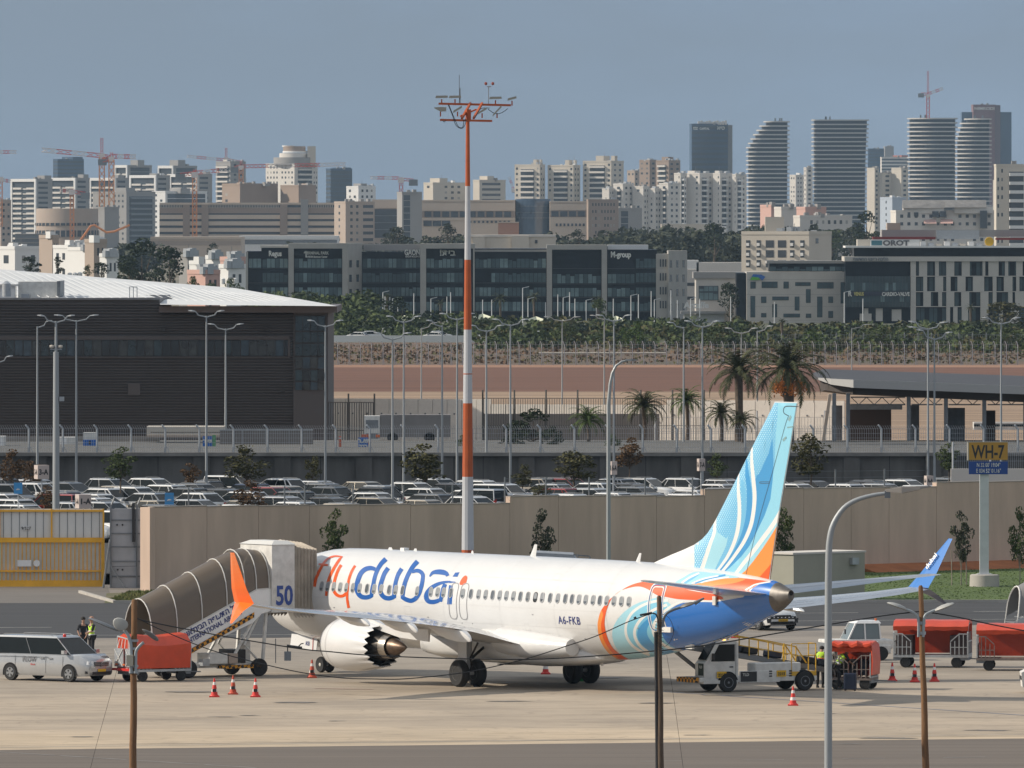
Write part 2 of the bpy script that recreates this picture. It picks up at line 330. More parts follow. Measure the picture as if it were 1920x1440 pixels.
# ================================================================ distant city
haze_d=.000075
cream=M('cream_render',(.54,.49,.42),.9,var=.06,scale=.05)
cream2=M('pale_stone',(.60,.565,.52),.9,var=.06,scale=.05)
whitew=M('white_render',(.70,.695,.68),.9,var=.05,scale=.05)
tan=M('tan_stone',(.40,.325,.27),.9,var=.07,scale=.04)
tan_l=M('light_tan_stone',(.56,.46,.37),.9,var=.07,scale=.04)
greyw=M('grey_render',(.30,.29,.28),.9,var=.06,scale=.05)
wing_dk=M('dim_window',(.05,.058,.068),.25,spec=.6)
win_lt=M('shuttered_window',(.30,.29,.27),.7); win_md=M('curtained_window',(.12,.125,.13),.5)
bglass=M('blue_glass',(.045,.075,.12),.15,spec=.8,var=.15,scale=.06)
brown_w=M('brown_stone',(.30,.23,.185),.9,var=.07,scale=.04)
pink_w=M('pink_render',(.55,.35,.30),.9)
redroof=M('red_roof',(.28,.085,.055),.9,var=.2,scale=.5)
class Face:
 """one facade: u metres along, z up, d out"""
 def __init__(s,o,d,n,w,z0,z1): s.o,s.d,s.n,s.w,s.z0,s.z1=o,d,n,w,z0,z1
 def rect(s,mb,u0,u1,z0,z1,d0,d1):
  p=[s.o+s.d*u+s.n*d for u,d in ((u0,d0),(u1,d0),(u1,d1),(u0,d1))]
  mb.loft([[Vector((q.x,q.y,z0)) for q in p],[Vector((q.x,q.y,z1)) for q in p]])
def footprint(px0,pxc,px1,Y,beta):
 """corner at pixel column pxc and distance Y; right face runs to px1, left face to px0"""
 c=Vector((X(pxc,Y),Y,0)); cb,sb=math.cos(beta),math.sin(beta)
 dr=Vector((cb,sb,0)); dl=Vector((-sb,cb,0))
 wr=max(.5,(px1-pxc)*Y/FPX/cb) if px1>pxc else 8; wl=max(.5,(pxc-px0)*Y/FPX/sb) if pxc>px0 else 8
 return c,dr,dl,wr,wl
def windows(mb,f,rows,cols,fw=.45,fh=.45,z0=None,z1=None,u0=0,u1=1,off=.05,skip=0,rnd=None):
 z0=f.z0 if z0 is None else z0; z1=f.z1 if z1 is None else z1; W=f.w*(u1-u0)
 for r in range(rows):
  zc=lerp(z0,z1,(r+.5)/rows); hh=(z1-z0)/rows*fh/2
  for c in range(cols):
   if skip and rnd.random()<skip: continue
   uc=f.w*u0+W*(c+.5)/cols; ww=W/cols*fw/2; f.rect(mb,uc-ww,uc+ww,zc-hh,zc+hh,-.1,off)
def bldg(label,px0,pxc,px1,ytop,Y,wall,beta=.75,z0=None,L=None,R=None,roofs=(),name='apartment_building',cat='building',group=None,depth=None,floor=3.2,wall_r=None,seed=1):
 c,dr,dl,wr,wl=footprint(px0,pxc,px1,Y,beta); zt=Zp(ytop,Y); zb=z0 if z0 is not None else 0
 if depth:
  if px1<=pxc: wr=depth
  if pxc<=px0: wl=depth
 b=thing(name,label,cat,(c.x,c.y,zb),0,group); O=Vector((0,0,0)); H=zt-zb
 mb=MB(); q=[O,O+dr*wr,O+dr*wr+dl*wl,O+dl*wl]; mb.loft([[Vector((p.x,p.y,0)) for p in q],[Vector((p.x,p.y,H)) for p in q]]); mb.build('wall',wall,b)
 mb=MB()
 for f in (Face(O,dr,Vector((dr.y,-dr.x,0)),wr,0,H),Face(O+dl*wl,-dl,Vector((-dl.y,dl.x,0))*1,wl,0,H)): f.rect(mb,0,f.w,H,H+.9,-.35,.12)
 mb.build('parapet',wall,b)
 rnd=random.Random(seed); FR=Face(O,dr,Vector((dr.y,-dr.x,0)),wr,0,H); FL=Face(O+dl*wl,-dl,Vector((-dr.x,-dr.y,0)),wl,0,H)
 nf=max(1,round(H/floor))
 for f,st in ((FL,L),(FR,R)):
  if not st: continue
  for item in st:
   k=item[0]; u0,u1=item[1] if len(item)>1 else (0,1); n=item[2] if len(item)>2 else 4
   if k=='punch':
    mb=MB(); windows(mb,f,nf,n,.42,.42,u0=u0,u1=u1,skip=.30,rnd=rnd); tag(mb.build('windows',wing_dk,b),kind='stuff')
    mb=MB(); windows(mb,f,nf,n,.36,.38,u0=u0,u1=u1,skip=.25,rnd=rnd,off=.03); tag(mb.build('shuttered_windows',rnd.choice((win_lt,win_md)),b),kind='stuff')
   elif k=='band':
    mb=MB(); windows(mb,f,nf,1,1.0,n if isinstance(n,float) else .45,u0=u0,u1=u1); tag(mb.build('window_bands',wing_dk,b),kind='stuff')
   elif k=='glass':
    mb=MB(); f.rect(mb,f.w*u0,f.w*u1,.5,H-.8,-.1,.06); tag(mb.build('glazing',wing_dk,b)); mb=MB()
    for r in range(nf): z=H*(r+1)/nf-.2; f.rect(mb,f.w*u0,f.w*u1,z-.35,z,-.1,.25)
    tag(mb.build('floor_slabs',wall,b),kind='stuff')
   elif k=='balc':    # recessed dark bay with balcony parapets
    mb=MB(); f.rect(mb,f.w*u0,f.w*u1,1,H-2.0,-.1,.08); mb.build('recess',wing_dk,b); mb=MB()
    for r in range(nf-1):
     z=H*(r+.9)/nf; f.rect(mb,f.w*u0,f.w*u1,z,z+floor*.36,-.1,1.3+.4*rnd.random())
    tag(mb.build('balconies',wall_r or wall,b),kind='stuff')
   elif k=='frame':   # white frame around a facade with balconies inside
    mb=MB(); w=f.w; t=max(.9,w*.06); f.rect(mb,0,t,0,H+.9,-.1,1.2); f.rect(mb,w-t,w,0,H+.9,-.1,1.2); f.rect(mb,t,w-t,H-.9,H+.9,-.1,1.2); mb.build('facade_frame',whitew,b)
    mb=MB(); f.rect(mb,t,w-t,0,H-1,-.1,.1); mb.build('recess',wing_dk,b); mb=MB()
    for r in range(nf-1):
     z=H*(r+.15)/nf
     for (p0,p1) in ((.08,.42),(.62,.92)): f.rect(mb,w*p0,w*p1,z,z+floor*.38,-.1,1.0)
     f.rect(mb,w*.44,w*.60,z,z+floor*.2,-.1,.3)
    tag(mb.build('balconies',cream2,b),kind='stuff')
 mb=MB()
 for k in range(rnd.randint(4,9)):
  p=dr*wr*rnd.uniform(.08,.92)+dl*wl*rnd.uniform(.08,.5); hh=rnd.uniform(.7,2.2); mb.box((p.x,p.y,H+hh/2),(rnd.uniform(.6,2.2),rnd.uniform(.6,2),hh),beta)
 tag(mb.build('rooftop_clutter',rnd.choice((whitew,galv,greyw)),b),kind='stuff')
 for (r0,r1,h,m) in roofs:   # roof boxes: extent in units of the right face's width, height in photo pixels
  w_=max(px1-pxc,10); pa=max(px0+1.5,pxc+r0*w_); pb=min(px1-1.5,pxc+r1*w_);
  if pb-pa<3: pb=pa+3
  c2,e1,e2,w1,w2=footprint(pa,lerp(pa,pb,.55),pb,Y+6,beta); c2=c2-c; c2.z=0; h*=Y/FPX
  mb=MB(); q=[c2,c2+e1*w1,c2+e1*w1+e2*w2,c2+e2*w2]; mb.loft([[Vector((p.x,p.y,H-.5)) for p in q],[Vector((p.x,p.y,H+h)) for p in q]]); mb.build('roof_structure',m,b)
  mb=MB(); mb.tube([c2+e1*w1*.4+e2+Vector((0,0,H+h-.2)),c2+e1*w1*.4+e2+Vector((0,0,H+h+2.5))],.1,4); mb.build('roof_aerial',greyw,b)
 return b
YA=7000; zA=5
for i,(a,c_,d,yt,rf) in enumerate(((20,69,97,338,((.0,1,9,greyw),)),(93,143,167,336,((.1,1,9,greyw),)),(168,218,241,336,((-.4,.6,8,greyw),)),(243,294,318,331,((-.6,.3,6,greyw),)),(318,372,397,329,((.1,.9,7,greyw),)))):
 nth=('leftmost','second from the left','third from left behind the cranes','fourth from the left','rightmost')[i]
 bldg(f'white framed apartment block with balconies, {nth} of its terrace',a,c_,d,yt,YA+i*30,greyw,.9,z0=zA,L=(('frame',),),R=(('band',(.1,.7)),),roofs=rf,seed=i)
bldg('stepped white apartment block with dark roof box, left one of two',216,240,283,312,YA+400,greyw,.9,z0=zA,L=(('frame',),),R=(('glass',(.1,.9)),),roofs=((.1,.7,12,greyw),))
bldg('stepped white apartment block with dark roof box, right one of two',297,326,368,313,YA+430,greyw,.9,z0=zA,L=(('frame',),),R=(('glass',(.1,.9)),),roofs=((-.2,.5,13,greyw),))
bldg('white and charcoal apartment block standing nearer, beside the twin crane masts',172,237,289,362,YA-500,greyw,.9,z0=zA,wall_r=galv_d,L=(('punch',(.05,.5),3),('punch',(.6,.95),3)),R=(('balc',(.1,.9)),),roofs=((-.4,.3,10,greyw),))
bldg('white apartment block partly hidden behind the long tan complex',284,310,386,361,YA-300,whitew,.9,z0=zA,L=(('punch',(.1,.9),2),),R=(('glass',(.05,.95)),),roofs=((.1,.6,8,greyw),))
bldg('blue glass office tower rising behind the white apartment blocks',99,108,156,300,9300,bglass,.6,z0=5,L=(('band',),),R=(('band',),),roofs=((.15,1.0,6,bglass),),name='office_tower',cat='tower')
bldg('small tan block at the left edge behind the white villas',-12,2,20,378,6000,tan,.8,z0=5,R=(('punch',(0,1),2),))
def drum(label,px0,px1,ytop,Y,m,bands,z0=4,name='round_building',mg=None,roof=None):
 r=(px1-px0)/2*Y/FPX; cx=X((px0+px1)/2,Y); zt=Zp(ytop,Y); b=thing(name,label,'building',(cx,Y+r,z0))
 mb=MB(); mb.lathe([(r,0),(r,zt-z0),(r*.97,zt-z0+.02)],40); mb.build('wall',m,b,smooth=True)
 for y0,y1 in bands:
  mb=MB(); za,zb_=Zp(y1,Y)-z0,Zp(y0,Y)-z0; mb.lathe([(r-.1,za),(r+.25,za),(r+.25,zb_),(r-.1,zb_)],40); mb.build('window_band',mg or wing_dk,b)
  n=36; mb=MB()
  for k in range(n): t=2*PI*k/n; mb.box(((r+.25)*math.cos(t),(r+.25)*math.sin(t),(za+zb_)/2),(.5,.5,zb_-za),t)
  tag(mb.build('mullions',m,b),kind='stuff')
 return b
drum('low round beige building with dark window bands behind the construction cranes',65,182,391,5600,tan,((418,423),(432,444)))
bldg('plain grey service block behind the base of the twin cranes',178,196,222,391,5700,greyw,.9,z0=4)
def bandwall(label,px0,px1,ytop,ybot,Y,bands,piers=(),wall=tan,back=40,name='institutional_building',wins=()):
 x0,x1=X(px0,Y),X(px1,Y); zt,zb=Zp(ytop,Y),Zp(ybot,Y)-6; b=thing(name,label,'building',((x0+x1)/2,Y,zb)); cx=(x0+x1)/2
 mb=MB(); mb.bb(x0-cx,x1-cx,0,back,0,zt-zb); mb.build('wall',wall,b)
 for y0,y1,m,d,nm in bands:
  mb=MB(); mb.bb(x0-cx,x1-cx,-d,.5,Zp(y1,Y)-zb,Zp(y0,Y)-zb); mb.build(nm,m,b)
 for p0,p1,m,y0 in piers:
  mb=MB(); mb.bb(X(p0,Y)-cx,X(p1,Y)-cx,-1.6,1,0,Zp(y0,Y)-zb); mb.build('pier',m,b)
 for p0,p1,y0,y1,n,m,fr in wins:
  for k in range(n):
   a=lerp(p0,p1,k/n); e=a+(p1-p0)/n*fr; mb=MB(); mb.bb(X(a,Y)-cx,X(e,Y)-cx,-.35,.2,Zp(y1,Y)-zb,Zp(y0,Y)-zb); mb.build('window',m,b)
 return b
YB=5500
bd=[(380,383.5,tan_l,.3,'parapet'),(384.5,389,wing_dk,.1,'window_band'),(390,399.5,brown_w,.25,'spandrel'),(400,402.5,wing_dk,.1,'window_band'),(403,410.5,tan_l,.8,'spandrel'),(411,414.5,wing_dk,.1,'window_band'),(415.5,422.5,tan_l,.8,'spandrel'),(423,427,wing_dk,.1,'window_band'),(428,434.5,tan_l,.8,'spandrel'),(435,439,wing_dk,.1,'window_band'),(440,446,tan_l,.8,'spandrel')]
bandwall('long tan institutional building with banded floors and brown stair piers',299,628,380,446,YB,bd,((343,356,brown_w,384),(378,391,brown_w,384),(525,539,brown_w,383),(564,578,greyw,374)),wins=((392,524,384.5,389,44,cream,.35),(300,342,384.5,389,14,cream,.35),(580,626,384.5,389,14,cream,.35)))
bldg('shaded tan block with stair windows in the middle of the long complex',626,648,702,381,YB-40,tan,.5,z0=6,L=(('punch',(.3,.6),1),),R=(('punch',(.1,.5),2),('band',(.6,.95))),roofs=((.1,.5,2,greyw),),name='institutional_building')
bandwall('dark glazed hall between the tan blocks and the grey stair tower',698,746,374,450,YB+20,[(374,390,tan_l,.3,'parapet'),(392,446,wing_dk,.1,'glazing'),(404,405,galv_d,.3,'mullion'),(417,418,galv_d,.3,'mullion'),(430,431,galv_d,.3,'mullion')],((700,744,galv_d,367),)[:0])
bldg('square grey stair tower with a glazed slot above the eucalyptus trees',744,754,791,363,YB-60,greyw,.35,z0=6,R=(('glass',(.08,.40)),),name='stair_tower',cat='tower')
bandwall('tan terminal building with a row of slanted windows left of the glass drum',791,966,375,440,YB,[(375,378,tan_l,.6,'parapet'),(380,395,tan_l,.4,'wall_band'),(396,408,brown_w,.1,'window_recess'),(409,413,tan_l,.4,'wall_band')],(),tan_l,wins=((796,962,396.5,407,10,wing_dk,.78),(794,846,414,424,3,wing_dk,.9),(880,960,414,418,10,wing_dk,.5)))
drum('glass drum building between the two tan terminal wings',966,1033,373,YB,bglass,((386,387),(398,399),(408,409)),mg=galv_d)
bandwall('tan terminal wing right of the glass drum with four slanted windows',1031,1103,377,440,YB-30,[(377,380,tan_l,.6,'parapet'),(382,394,tan_l,.4,'wall_band'),(395,407,brown_w,.1,'window_recess')],(),tan_l,wins=((1034,1100,396,406,4,wing_dk,.8),(1042,1100,419,424,8,wing_dk,.5)))
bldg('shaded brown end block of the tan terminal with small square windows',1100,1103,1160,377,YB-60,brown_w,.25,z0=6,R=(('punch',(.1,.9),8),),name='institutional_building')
bldg('low grey shed beside the brown end block',1150,1160,1204,393,YB-30,greyw,.4,z0=6,R=(('glass',(.1,.4)),),name='shed')
hot=bldg('white hotel tower with stepped round crown behind the crane jib',497,552,595,309,6800,cream2,.8,z0=5,L=(('punch',(.02,.45),4),('punch',(.52,.98),4)),R=(('balc',(.15,.75)),('punch',(.8,1),2)),name='hotel_tower',cat='tower')
cc=Vector((X(545,6800),6800,0))
for (a,e,y0,y1,m) in ((505,583,295,309,greyw),(516,572,287,295,cream2),(522,570,283,286,whitew),(523,565,274,283,brown_w),(521,545,272.5,275,whitew)):
 mb=MB(); r=(e-a)/2*6800/FPX; mb.lathe([(r,Zp(y1,6800)-5),(r,Zp(y0,6800)-5)],28,c=(X((a+e)/2,6800)-cc.x,14,0)); mb.build('crown_tier',m,hot,smooth=True)
mb=MB(); mb.bb(X(569,6800)-cc.x,X(584,6800)-cc.x,6,18,Zp(309,6800)-5,Zp(274,6800)-5); mb.build('lift_tower',cream,hot)
bldg('blue glass office block with white floor bands right of the hotel tower',611,620,660,318,8200,bglass,.4,z0=5,L=(('band',(0,1),.6),),R=(('glass',(0,1)),),roofs=((.05,.95,4,bglass),),name='office_tower',cat='tower')
bldg('small white stepped house block with dark rear above the tan complex',649,672,704,352,5900,whitew,.8,z0=6,L=(('punch',(.1,.9),2),),R=(('punch',(.1,.9),3),),roofs=((-.3,.5,8,greyw),))
bldg('low tan rooftop wing behind the long complex',525,560,592,350,5900,brown_w,.7,z0=6,roofs=((.1,.8,6,tan),))
bldg('pale stepped block left of the striped mast, with a crane in front',794,812,872,345,6300,cream,.8,z0=6,L=(('punch',(.2,.8),1),),R=(('punch',(.3,.9),3),),roofs=((-.1,.45,11,cream),))
bldg('pale stepped block right of the striped mast',887,899,948,340,6300,cream,.8,z0=6,R=(('band',(.1,.8)),),roofs=((.0,.55,10,cream),))
for i,(a,c_,d,yt,lab) in enumerate(((965,1012,1022,311,'beige apartment tower with round balconies, first of the three right of the mast'),(1027,1075,1088,312,'beige apartment tower with dark balcony bay, middle of the three right of the mast'),(1093,1146,1170,304,'tallest of the three beige apartment towers right of the mast'))):
 bldg(lab,a,c_,d,yt,6700,cream,1.15,z0=5,L=(('punch',(0,.18),1),('balc',(.24,.78)),('punch',(.84,1),1)),R=(('punch',(.1,.9),2),),roofs=((-1.2,-.1,12,cream),(.0,.5,12,cream)),wall_r=cream2,seed=i)
bldg('grey beige apartment block behind the three towers at their right',1176,1190,1204,322,7300,tan,.9,z0=5,L=(('punch',(0,1),2),),R=(('punch',(0,1),2),))
bldg('narrow brown tower with rounded shoulder',1199,1218,1232,302,7200,brown_w,.9,z0=5,L=(('punch',(0,1),2),),R=(('punch',(.1,.9),1),))
bldg('brown apartment tower with lit balconies and stepped top',1230,1254,1276,303,7100,brown_w,.9,z0=5,L=(('balc',(.2,.8)),),R=(('punch',(0,1),2),),roofs=((-.6,.4,9,brown_w),),wall_r=cream2)
for i,(a,c_,d,yt) in enumerate(((1129,1142,1152,356),(1150,1168,1189,347),(1186,1206,1218,352),(1214,1228,1240,356),(1236,1253,1276,346))):
 lab=('low cream stair block at the foot of the tallest beige tower','cream block with open balconies right of the beige towers','shaded cream block below the brown shoulder tower','lit cream wedge block below the brown balcony tower','cream block with bay windows left of the blue framed flats')[i]
 bldg(lab,a,c_,d,yt,6300,cream2,.9,z0=5,L=(('punch',(.2,.9),1),('balc',(.4,.8))) if i in (1,4) else (('punch',(.3,.8),1),),R=(('punch',(.1,.9),2),),roofs=((-.4,.3,4,cream2),))
dk=bldg('dark blue curtain wall office tower with pale rooftop screens',1293,1297,1365,234,8600,bglass,.2,z0=5,R=(('band',(0,1),.5),),name='office_tower',cat='tower',floor=4.2)
Yk=8600; ck0=X(1297,Yk)
mb=MB(); mb.bb(X(1364,Yk)-ck0,X(1374,Yk)-ck0,14,40,0,Zp(234,Yk)-5); mb.build('lift_shaft',greyw,dk)
mb=MB()
for a in range(1309,1362,5): mb.bb(X(a,Yk)-ck0,X(a+4,Yk)-ck0,4,18,Zp(234,Yk)-5,Zp(226+(a%3),Yk)-5)
mb.build('roof_screen',cream2,dk)
for (t,x,w,sz) in (('ttz',1304,9,4.0),('CAPITAL',1321,19,2.2),('איט',1352,14,4.0)):
 text('sign_lettering',t,sz*1.0,white_l,dk,frame((X(x,Yk)-ck0,-.8+(X(x,Yk)-ck0)*.2,Zp(243,Yk)-5),(1,.2,0),(0,0,1)),.1,.1,width=w*Yk/FPX)
for i,(a,c_,d,yt,rf) in enumerate(((1264,1276,1288,327,()),(1288,1312,1338,327,((-.9,.05,7,cream2),)),(1337,1350,1374,327,((-.4,.2,7,cream2),)),(1373,1380,1399,329,()))):
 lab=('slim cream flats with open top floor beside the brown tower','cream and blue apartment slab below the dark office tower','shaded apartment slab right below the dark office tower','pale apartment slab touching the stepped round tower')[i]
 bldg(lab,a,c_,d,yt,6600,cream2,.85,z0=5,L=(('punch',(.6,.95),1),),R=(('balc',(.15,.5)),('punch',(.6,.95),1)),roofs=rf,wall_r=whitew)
def slabtower(label,fn,ytop,n,Y,z0=5,pitch=8.1,deep=26):
 """fn(y)-> (px0,px1,round_left,round_right) outline at pixel row y"""
 a,b_,*_=fn(ytop+60); cx=X((a+b_)/2,Y); t=thing('slab_tower',label,'tower',(cx,Y,z0)); ph=pitch*Y/FPX; cache={}
 def plan(x0,x1,rl,rr,inset):
  pts=[]; x0+=inset; x1-=inset; d=deep-inset; m=10
  for k in range(m+1):
   s=k/m; pts.append((x1-rr*(1-math.sin(s*PI/2)), inset+rr*(1-math.cos(s*PI/2))*1.0))
  pts+=[(x1,d),(x0,d)]
  for k in range(m+1):
   s=k/m; pts.append((x0+rl*(1-math.cos(s*PI/2)), inset+rl*(1-math.sin(s*PI/2))))
  return pts
 for k in range(n):
  y=ytop+pitch*k; p0,p1,rl,rr=fn(y); x0,x1=X(p0,Y)-cx,X(p1,Y)-cx; z=Zp(y,Y)-z0
  key=(round(x0,1),round(x1,1))
  if key not in cache:
   mb=MB(); mb.prism(plan(x0,x1,rl,rr,0),-.95,0,'z'); me=mb.mesh('balcony_slab'); bm=bmesh.new(); bm.from_mesh(me); bmesh.ops.recalc_face_normals(bm,faces=bm.faces[:]); bm.to_mesh(me); bm.free(); me.materials.append(slabm)
   mb=MB(); mb.prism(plan(x0,x1,rl,rr,1.7),-ph,-.2,'z'); mg=mb.mesh('glass_storey'); bm=bmesh.new(); bm.from_mesh(mg); bmesh.ops.recalc_face_normals(bm,faces=bm.faces[:]); bm.to_mesh(mg); bm.free(); mg.materials.append(stg)
   cache[key]=(me,mg)
  me,mg=cache[key]; put('balcony_slab',me,t,(0,0,z)); put('glass_storey',mg,t,(0,0,z-.1))
 mb=MB(); rn=random.Random(ytop)
 for k in range(3):
  p0,p1,_,_=fn(ytop); xx=lerp(X(p0,Y),X(p1,Y),rn.uniform(.2,.8))-cx; zz=Zp(ytop,Y)-z0; mb=MB(); mb.box((xx,8,zz+1.2),(1.2,1.2,2.4)); mb.build('roof_plant',galv_d,t)
 return t
slabm=M('slab_white',(.46,.44,.41),.8,var=.05,scale=.1); stg=M('storey_glass',(.018,.022,.034),.35,spec=.3,var=.3,scale=.15)
YT=8500; k_=YT/FPX
slabtower('slab tower with a stepped slanting left shoulder, leftmost of the ribbed towers',lambda y:(interp([(226,1434),(232,1427),(240,1422),(250,1414),(265,1405),(276,1400),(300,1400)],y),interp([(226,1481),(400,1480)],y),8,2),227,27,YT)
slabtower('broad rectangular ribbed slab tower, second from the left',lambda y:(1523,interp([(224,1630),(300,1627),(420,1626)],y),3,3),224,27,YT+100)
slabtower('ribbed slab tower with a rounded left corner under the tower crane',lambda y:(1703,1796,20,4),221,27,YT)
slabtower('ribbed slab tower with curved left edge in front of the mauve office tower',lambda y:(interp([(222,1810),(230,1802),(245,1796),(260,1793)],y),1860,14,3),222,27,YT-80)
nm=bldg('mauve and blue office tower with roof lettering behind the ribbed slab tower',1822,1825,1868,198,9300,M('mauve_cladding',(.20,.115,.12),.6,var=.1,scale=.2),.15,z0=5,R=(('glass',(.0,.0)),)[:0],name='office_tower',cat='tower')
Yn=9300; cn=X(1825,Yn); mb=MB(); mb.bb(X(1804,Yn)-cn,X(1826,Yn)-cn,4,30,0,Zp(210,Yn)-5); mb.bb(X(1868,Yn)-cn,X(1897,Yn)-cn,4,30,0,Zp(210,Yn)-5); mb.build('glass_wing',bglass,nm)
mb=MB(); mb.bb(X(1866,Yn)-cn,X(1876,Yn)-cn,2,26,0,Zp(197,Yn)-5); mb.build('side_fin',M('mauve_dark',(.13,.09,.10),.6),nm)
text('sign_lettering','NIMRODI',3.4,white_l,nm,frame((X(1846,Yn)-cn,-.9+2.2,Zp(206,Yn)-5),(1,.15,0),(0,0,1)),.1,.1,width=38*Yn/FPX)
bldg('faraway blue glass tower with antenna between two ribbed towers',1627,1628,1658,280,11000,bglass,.2,z0=5,R=(('band',(0,1),.4),),name='office_tower',cat='tower')
bldg('faraway slim grey tower beside the blue one',1657,1659,1676,276,11200,greyw,.3,z0=5,name='office_tower',cat='tower')
bldg('faraway pale banded office block with a red roof screen',1651,1653,1704,296,10400,cream2,.2,z0=5,R=(('band',(0,1),.5),),roofs=((.45,1,5,redroof),),name='office_tower',cat='tower')
for i,(a,c_,d,yt,Y_) in enumerate(((1380,1390,1400,330,7600),(1481,1492,1512,330,7600),(1507,1512,1524,316,7500),(1626,1640,1648,317,7300),(1646,1655,1673,326,7300),(1672,1690,1703,317,7300),(1862,1866,1872,340,7200))):
 lab=('pale flats squeezed left of the slanting ribbed tower','white framed flats right of the slanting ribbed tower','narrow white flats touching the broad ribbed tower','plain beige slab right of the broad ribbed tower','shaded beige slab with dark top, between two ribbed towers','beige slab with arched top left of the rounded ribbed tower','pale flats in front of the mauve tower')[i]
 bldg(lab,a,c_,d,yt,Y_,cream2 if i<3 else cream,.8,z0=5,L=(('punch',(.1,.9),2),) if i<3 else (),R=(('punch',(.1,.9),3),) if i in (0,1) else (('band',(.3,.7)),) )
bldg('blank bluish service block above the villas',1651,1673,1700,373,5600,M('bluish_render',(.42,.47,.54),.9),.7,z0=6,L=(('punch',(.4,.6),1),))
crane_r=M('crane_red',(.60,.09,.07),.6); crane_w=M('crane_white',(.66,.60,.58),.6); crane_y=M('crane_orange',(.70,.26,.08),.6)
def truss(mb,p,q,w,seg,alt=None):
 p,q=Vector(p),Vector(q); d=(q-p).normalized(); u=Vector((0,0,1)) if abs(d.z)<.9 else Vector((1,0,0)); s=d.cross(u).normalized()*w/2; t=s.cross(d).normalized()*w/2; L=(q-p).length; n=max(2,int(L/seg)); r=w*.12
 cs=[s+t,s-t,-s-t,-s+t]
 for c in cs: mb.tube([p+c,q+c],r,4)
 for i in range(n):
  a,b=p+d*L*i/n,p+d*L*(i+1)/n
  for k in range(4): mb.tube([a+cs[k],b+cs[(k+1)%4]],r*.7,3,False)
def crane(label,xm,ybase,ytop,jib,Y,mast=None,cj=None,luff=0,w=2.7,name='tower_crane'):
 """mast at column xm from ybase to ytop; jib from pixel jib[0] to jib[1]"""
 c=thing(name,label,'crane',(X(xm,Y),Y,Zp(ybase,Y))); L=lambda px,py:(X(px,Y)-X(xm,Y),0,Zp(py,Y)-Zp(ybase,Y))
 if ytop<ybase-2:
  mb=MB(); truss(mb,(0,0,0),L(xm,ytop),w,w*1.3); mb.build('mast',mast or crane_y,c)
 (x0,y0),(x1,y1)=jib; n=4
 for i in range(n):
  mb=MB(); truss(mb,L(lerp(x0,x1,i/n),lerp(y0,y1,i/n)),L(lerp(x0,x1,(i+1)/n),lerp(y0,y1,(i+1)/n)),w*.8,w); mb.build('jib',crane_w if i%2 else crane_r,c)
 if cj:
  mb=MB(); truss(mb,L(*cj[0]),L(*cj[1]),w*.8,w); mb.build('counter_jib',crane_r,c)
  mb=MB(); p=L(*cj[1]); mb.box((p[0],0,p[2]-1.2),(4.5,2.5,3.2)); mb.build('counterweight',galv_d,c)
 mb=MB(); p=L(xm,ytop); mb.box((p[0],0,p[2]+.5),(3,2.6,2.6)); mb.build('cab',crane_w,c)
 mb=MB(); truss(mb,p,(p[0],0,p[2]+luff),1.2,2); mb.build('peak',crane_r,c)
 return c
YC=5800
crane('tall tower crane with long red and white jib, left one of the twins',191,462,294,((191,292),(78,281)),YC,None,((191,293),(206,295)),10)
crane('tall tower crane right of its twin, jib pointing right',209,462,300,((209,293),(255,294)),YC-50,None,((209,296),(192,300)),4)
crane('short tower crane mast beside the round beige building',135,462,362,((135,359),(112,357)),YC-300,None,((135,359),(160,363)),2,1.9)
crane('tower crane mast standing before the tan complex, jib pointing right',365,478,330,((365,324),(427,318)),YC-700,None,((365,325),(338,328)),3,2.0)
crane('red luffing crane on the unfinished concrete block',424,322,300,((424,300),(350,293)),7200,crane_r,((424,299),(452,304)),8,2.0)
crane('tower crane with very long jib running in front of the hotel tower',452,345,316,((456,312),(648,308)),6500,crane_y,((452,312),(440,315)),5,2.4)
crane('small red and white tower crane above the grey stair tower',752,362,340,((748,334),(694,333)),5600,crane_r,((752,336),(775,338)),2,1.8)
crane('crane jib end entering at the left edge, upper',-20,400,284,((-20,285),(31,285)),6000,crane_y,None,1,2)
crane('crane jib end entering at the left edge, lower',1,425,338,((1,337),(20,340)),6000,crane_y,None,1,2)
crane('red and white tower crane on top of the rounded ribbed tower',1740,222,182,((1740,176),(1768,166)),8450,crane_r,((1740,177),(1727,176)),20,2.4)
crane('small leaning crane far behind the beige apartment tower',963,362,358,((963,356),(955,332)),7600,galv_d,None,1,1.5)
un=bldg('unfinished concrete block with scaffold and cranes on its roof',404,432,460,305,7100,greyw,.8,z0=5,L=(('balc',(.1,.9)),),R=(('punch',(.1,.9),2),),roofs=((-.5,.3,6,cream),),wall_r=cream2)
bldg('low tan roof block below the unfinished concrete one',415,450,520,347,5900,brown_w,.6,z0=6,L=(('punch',(.1,.4),1),),roofs=((-.1,.3,5,tan),(.5,.8,3,greyw)))
pump=thing('concrete_pump','orange concrete pump boom folded between crane masts','pump',(X(148,5500),5500,Zp(462,5500)))
mb=MB(); lp=lambda x,y:(X(x,5500)-X(148,5500),0,Zp(y,5500)-Zp(462,5500)); mb.tube([lp(146,458),lp(170,424),lp(177,422),lp(200,436),lp(215,434),lp(243,422)],.6,5); mb.build('boom',crane_y,pump)
vb=bldg('pale stone villa row with grey tiled roofs and pink awnings, right of the tree belt',1672,1680,1866,398,4700,cream2,.12,z0=4,R=(('punch',(.02,.98),13),),name='villa_row',floor=3.4)
Yv=4700; vx=X(1680,Yv)
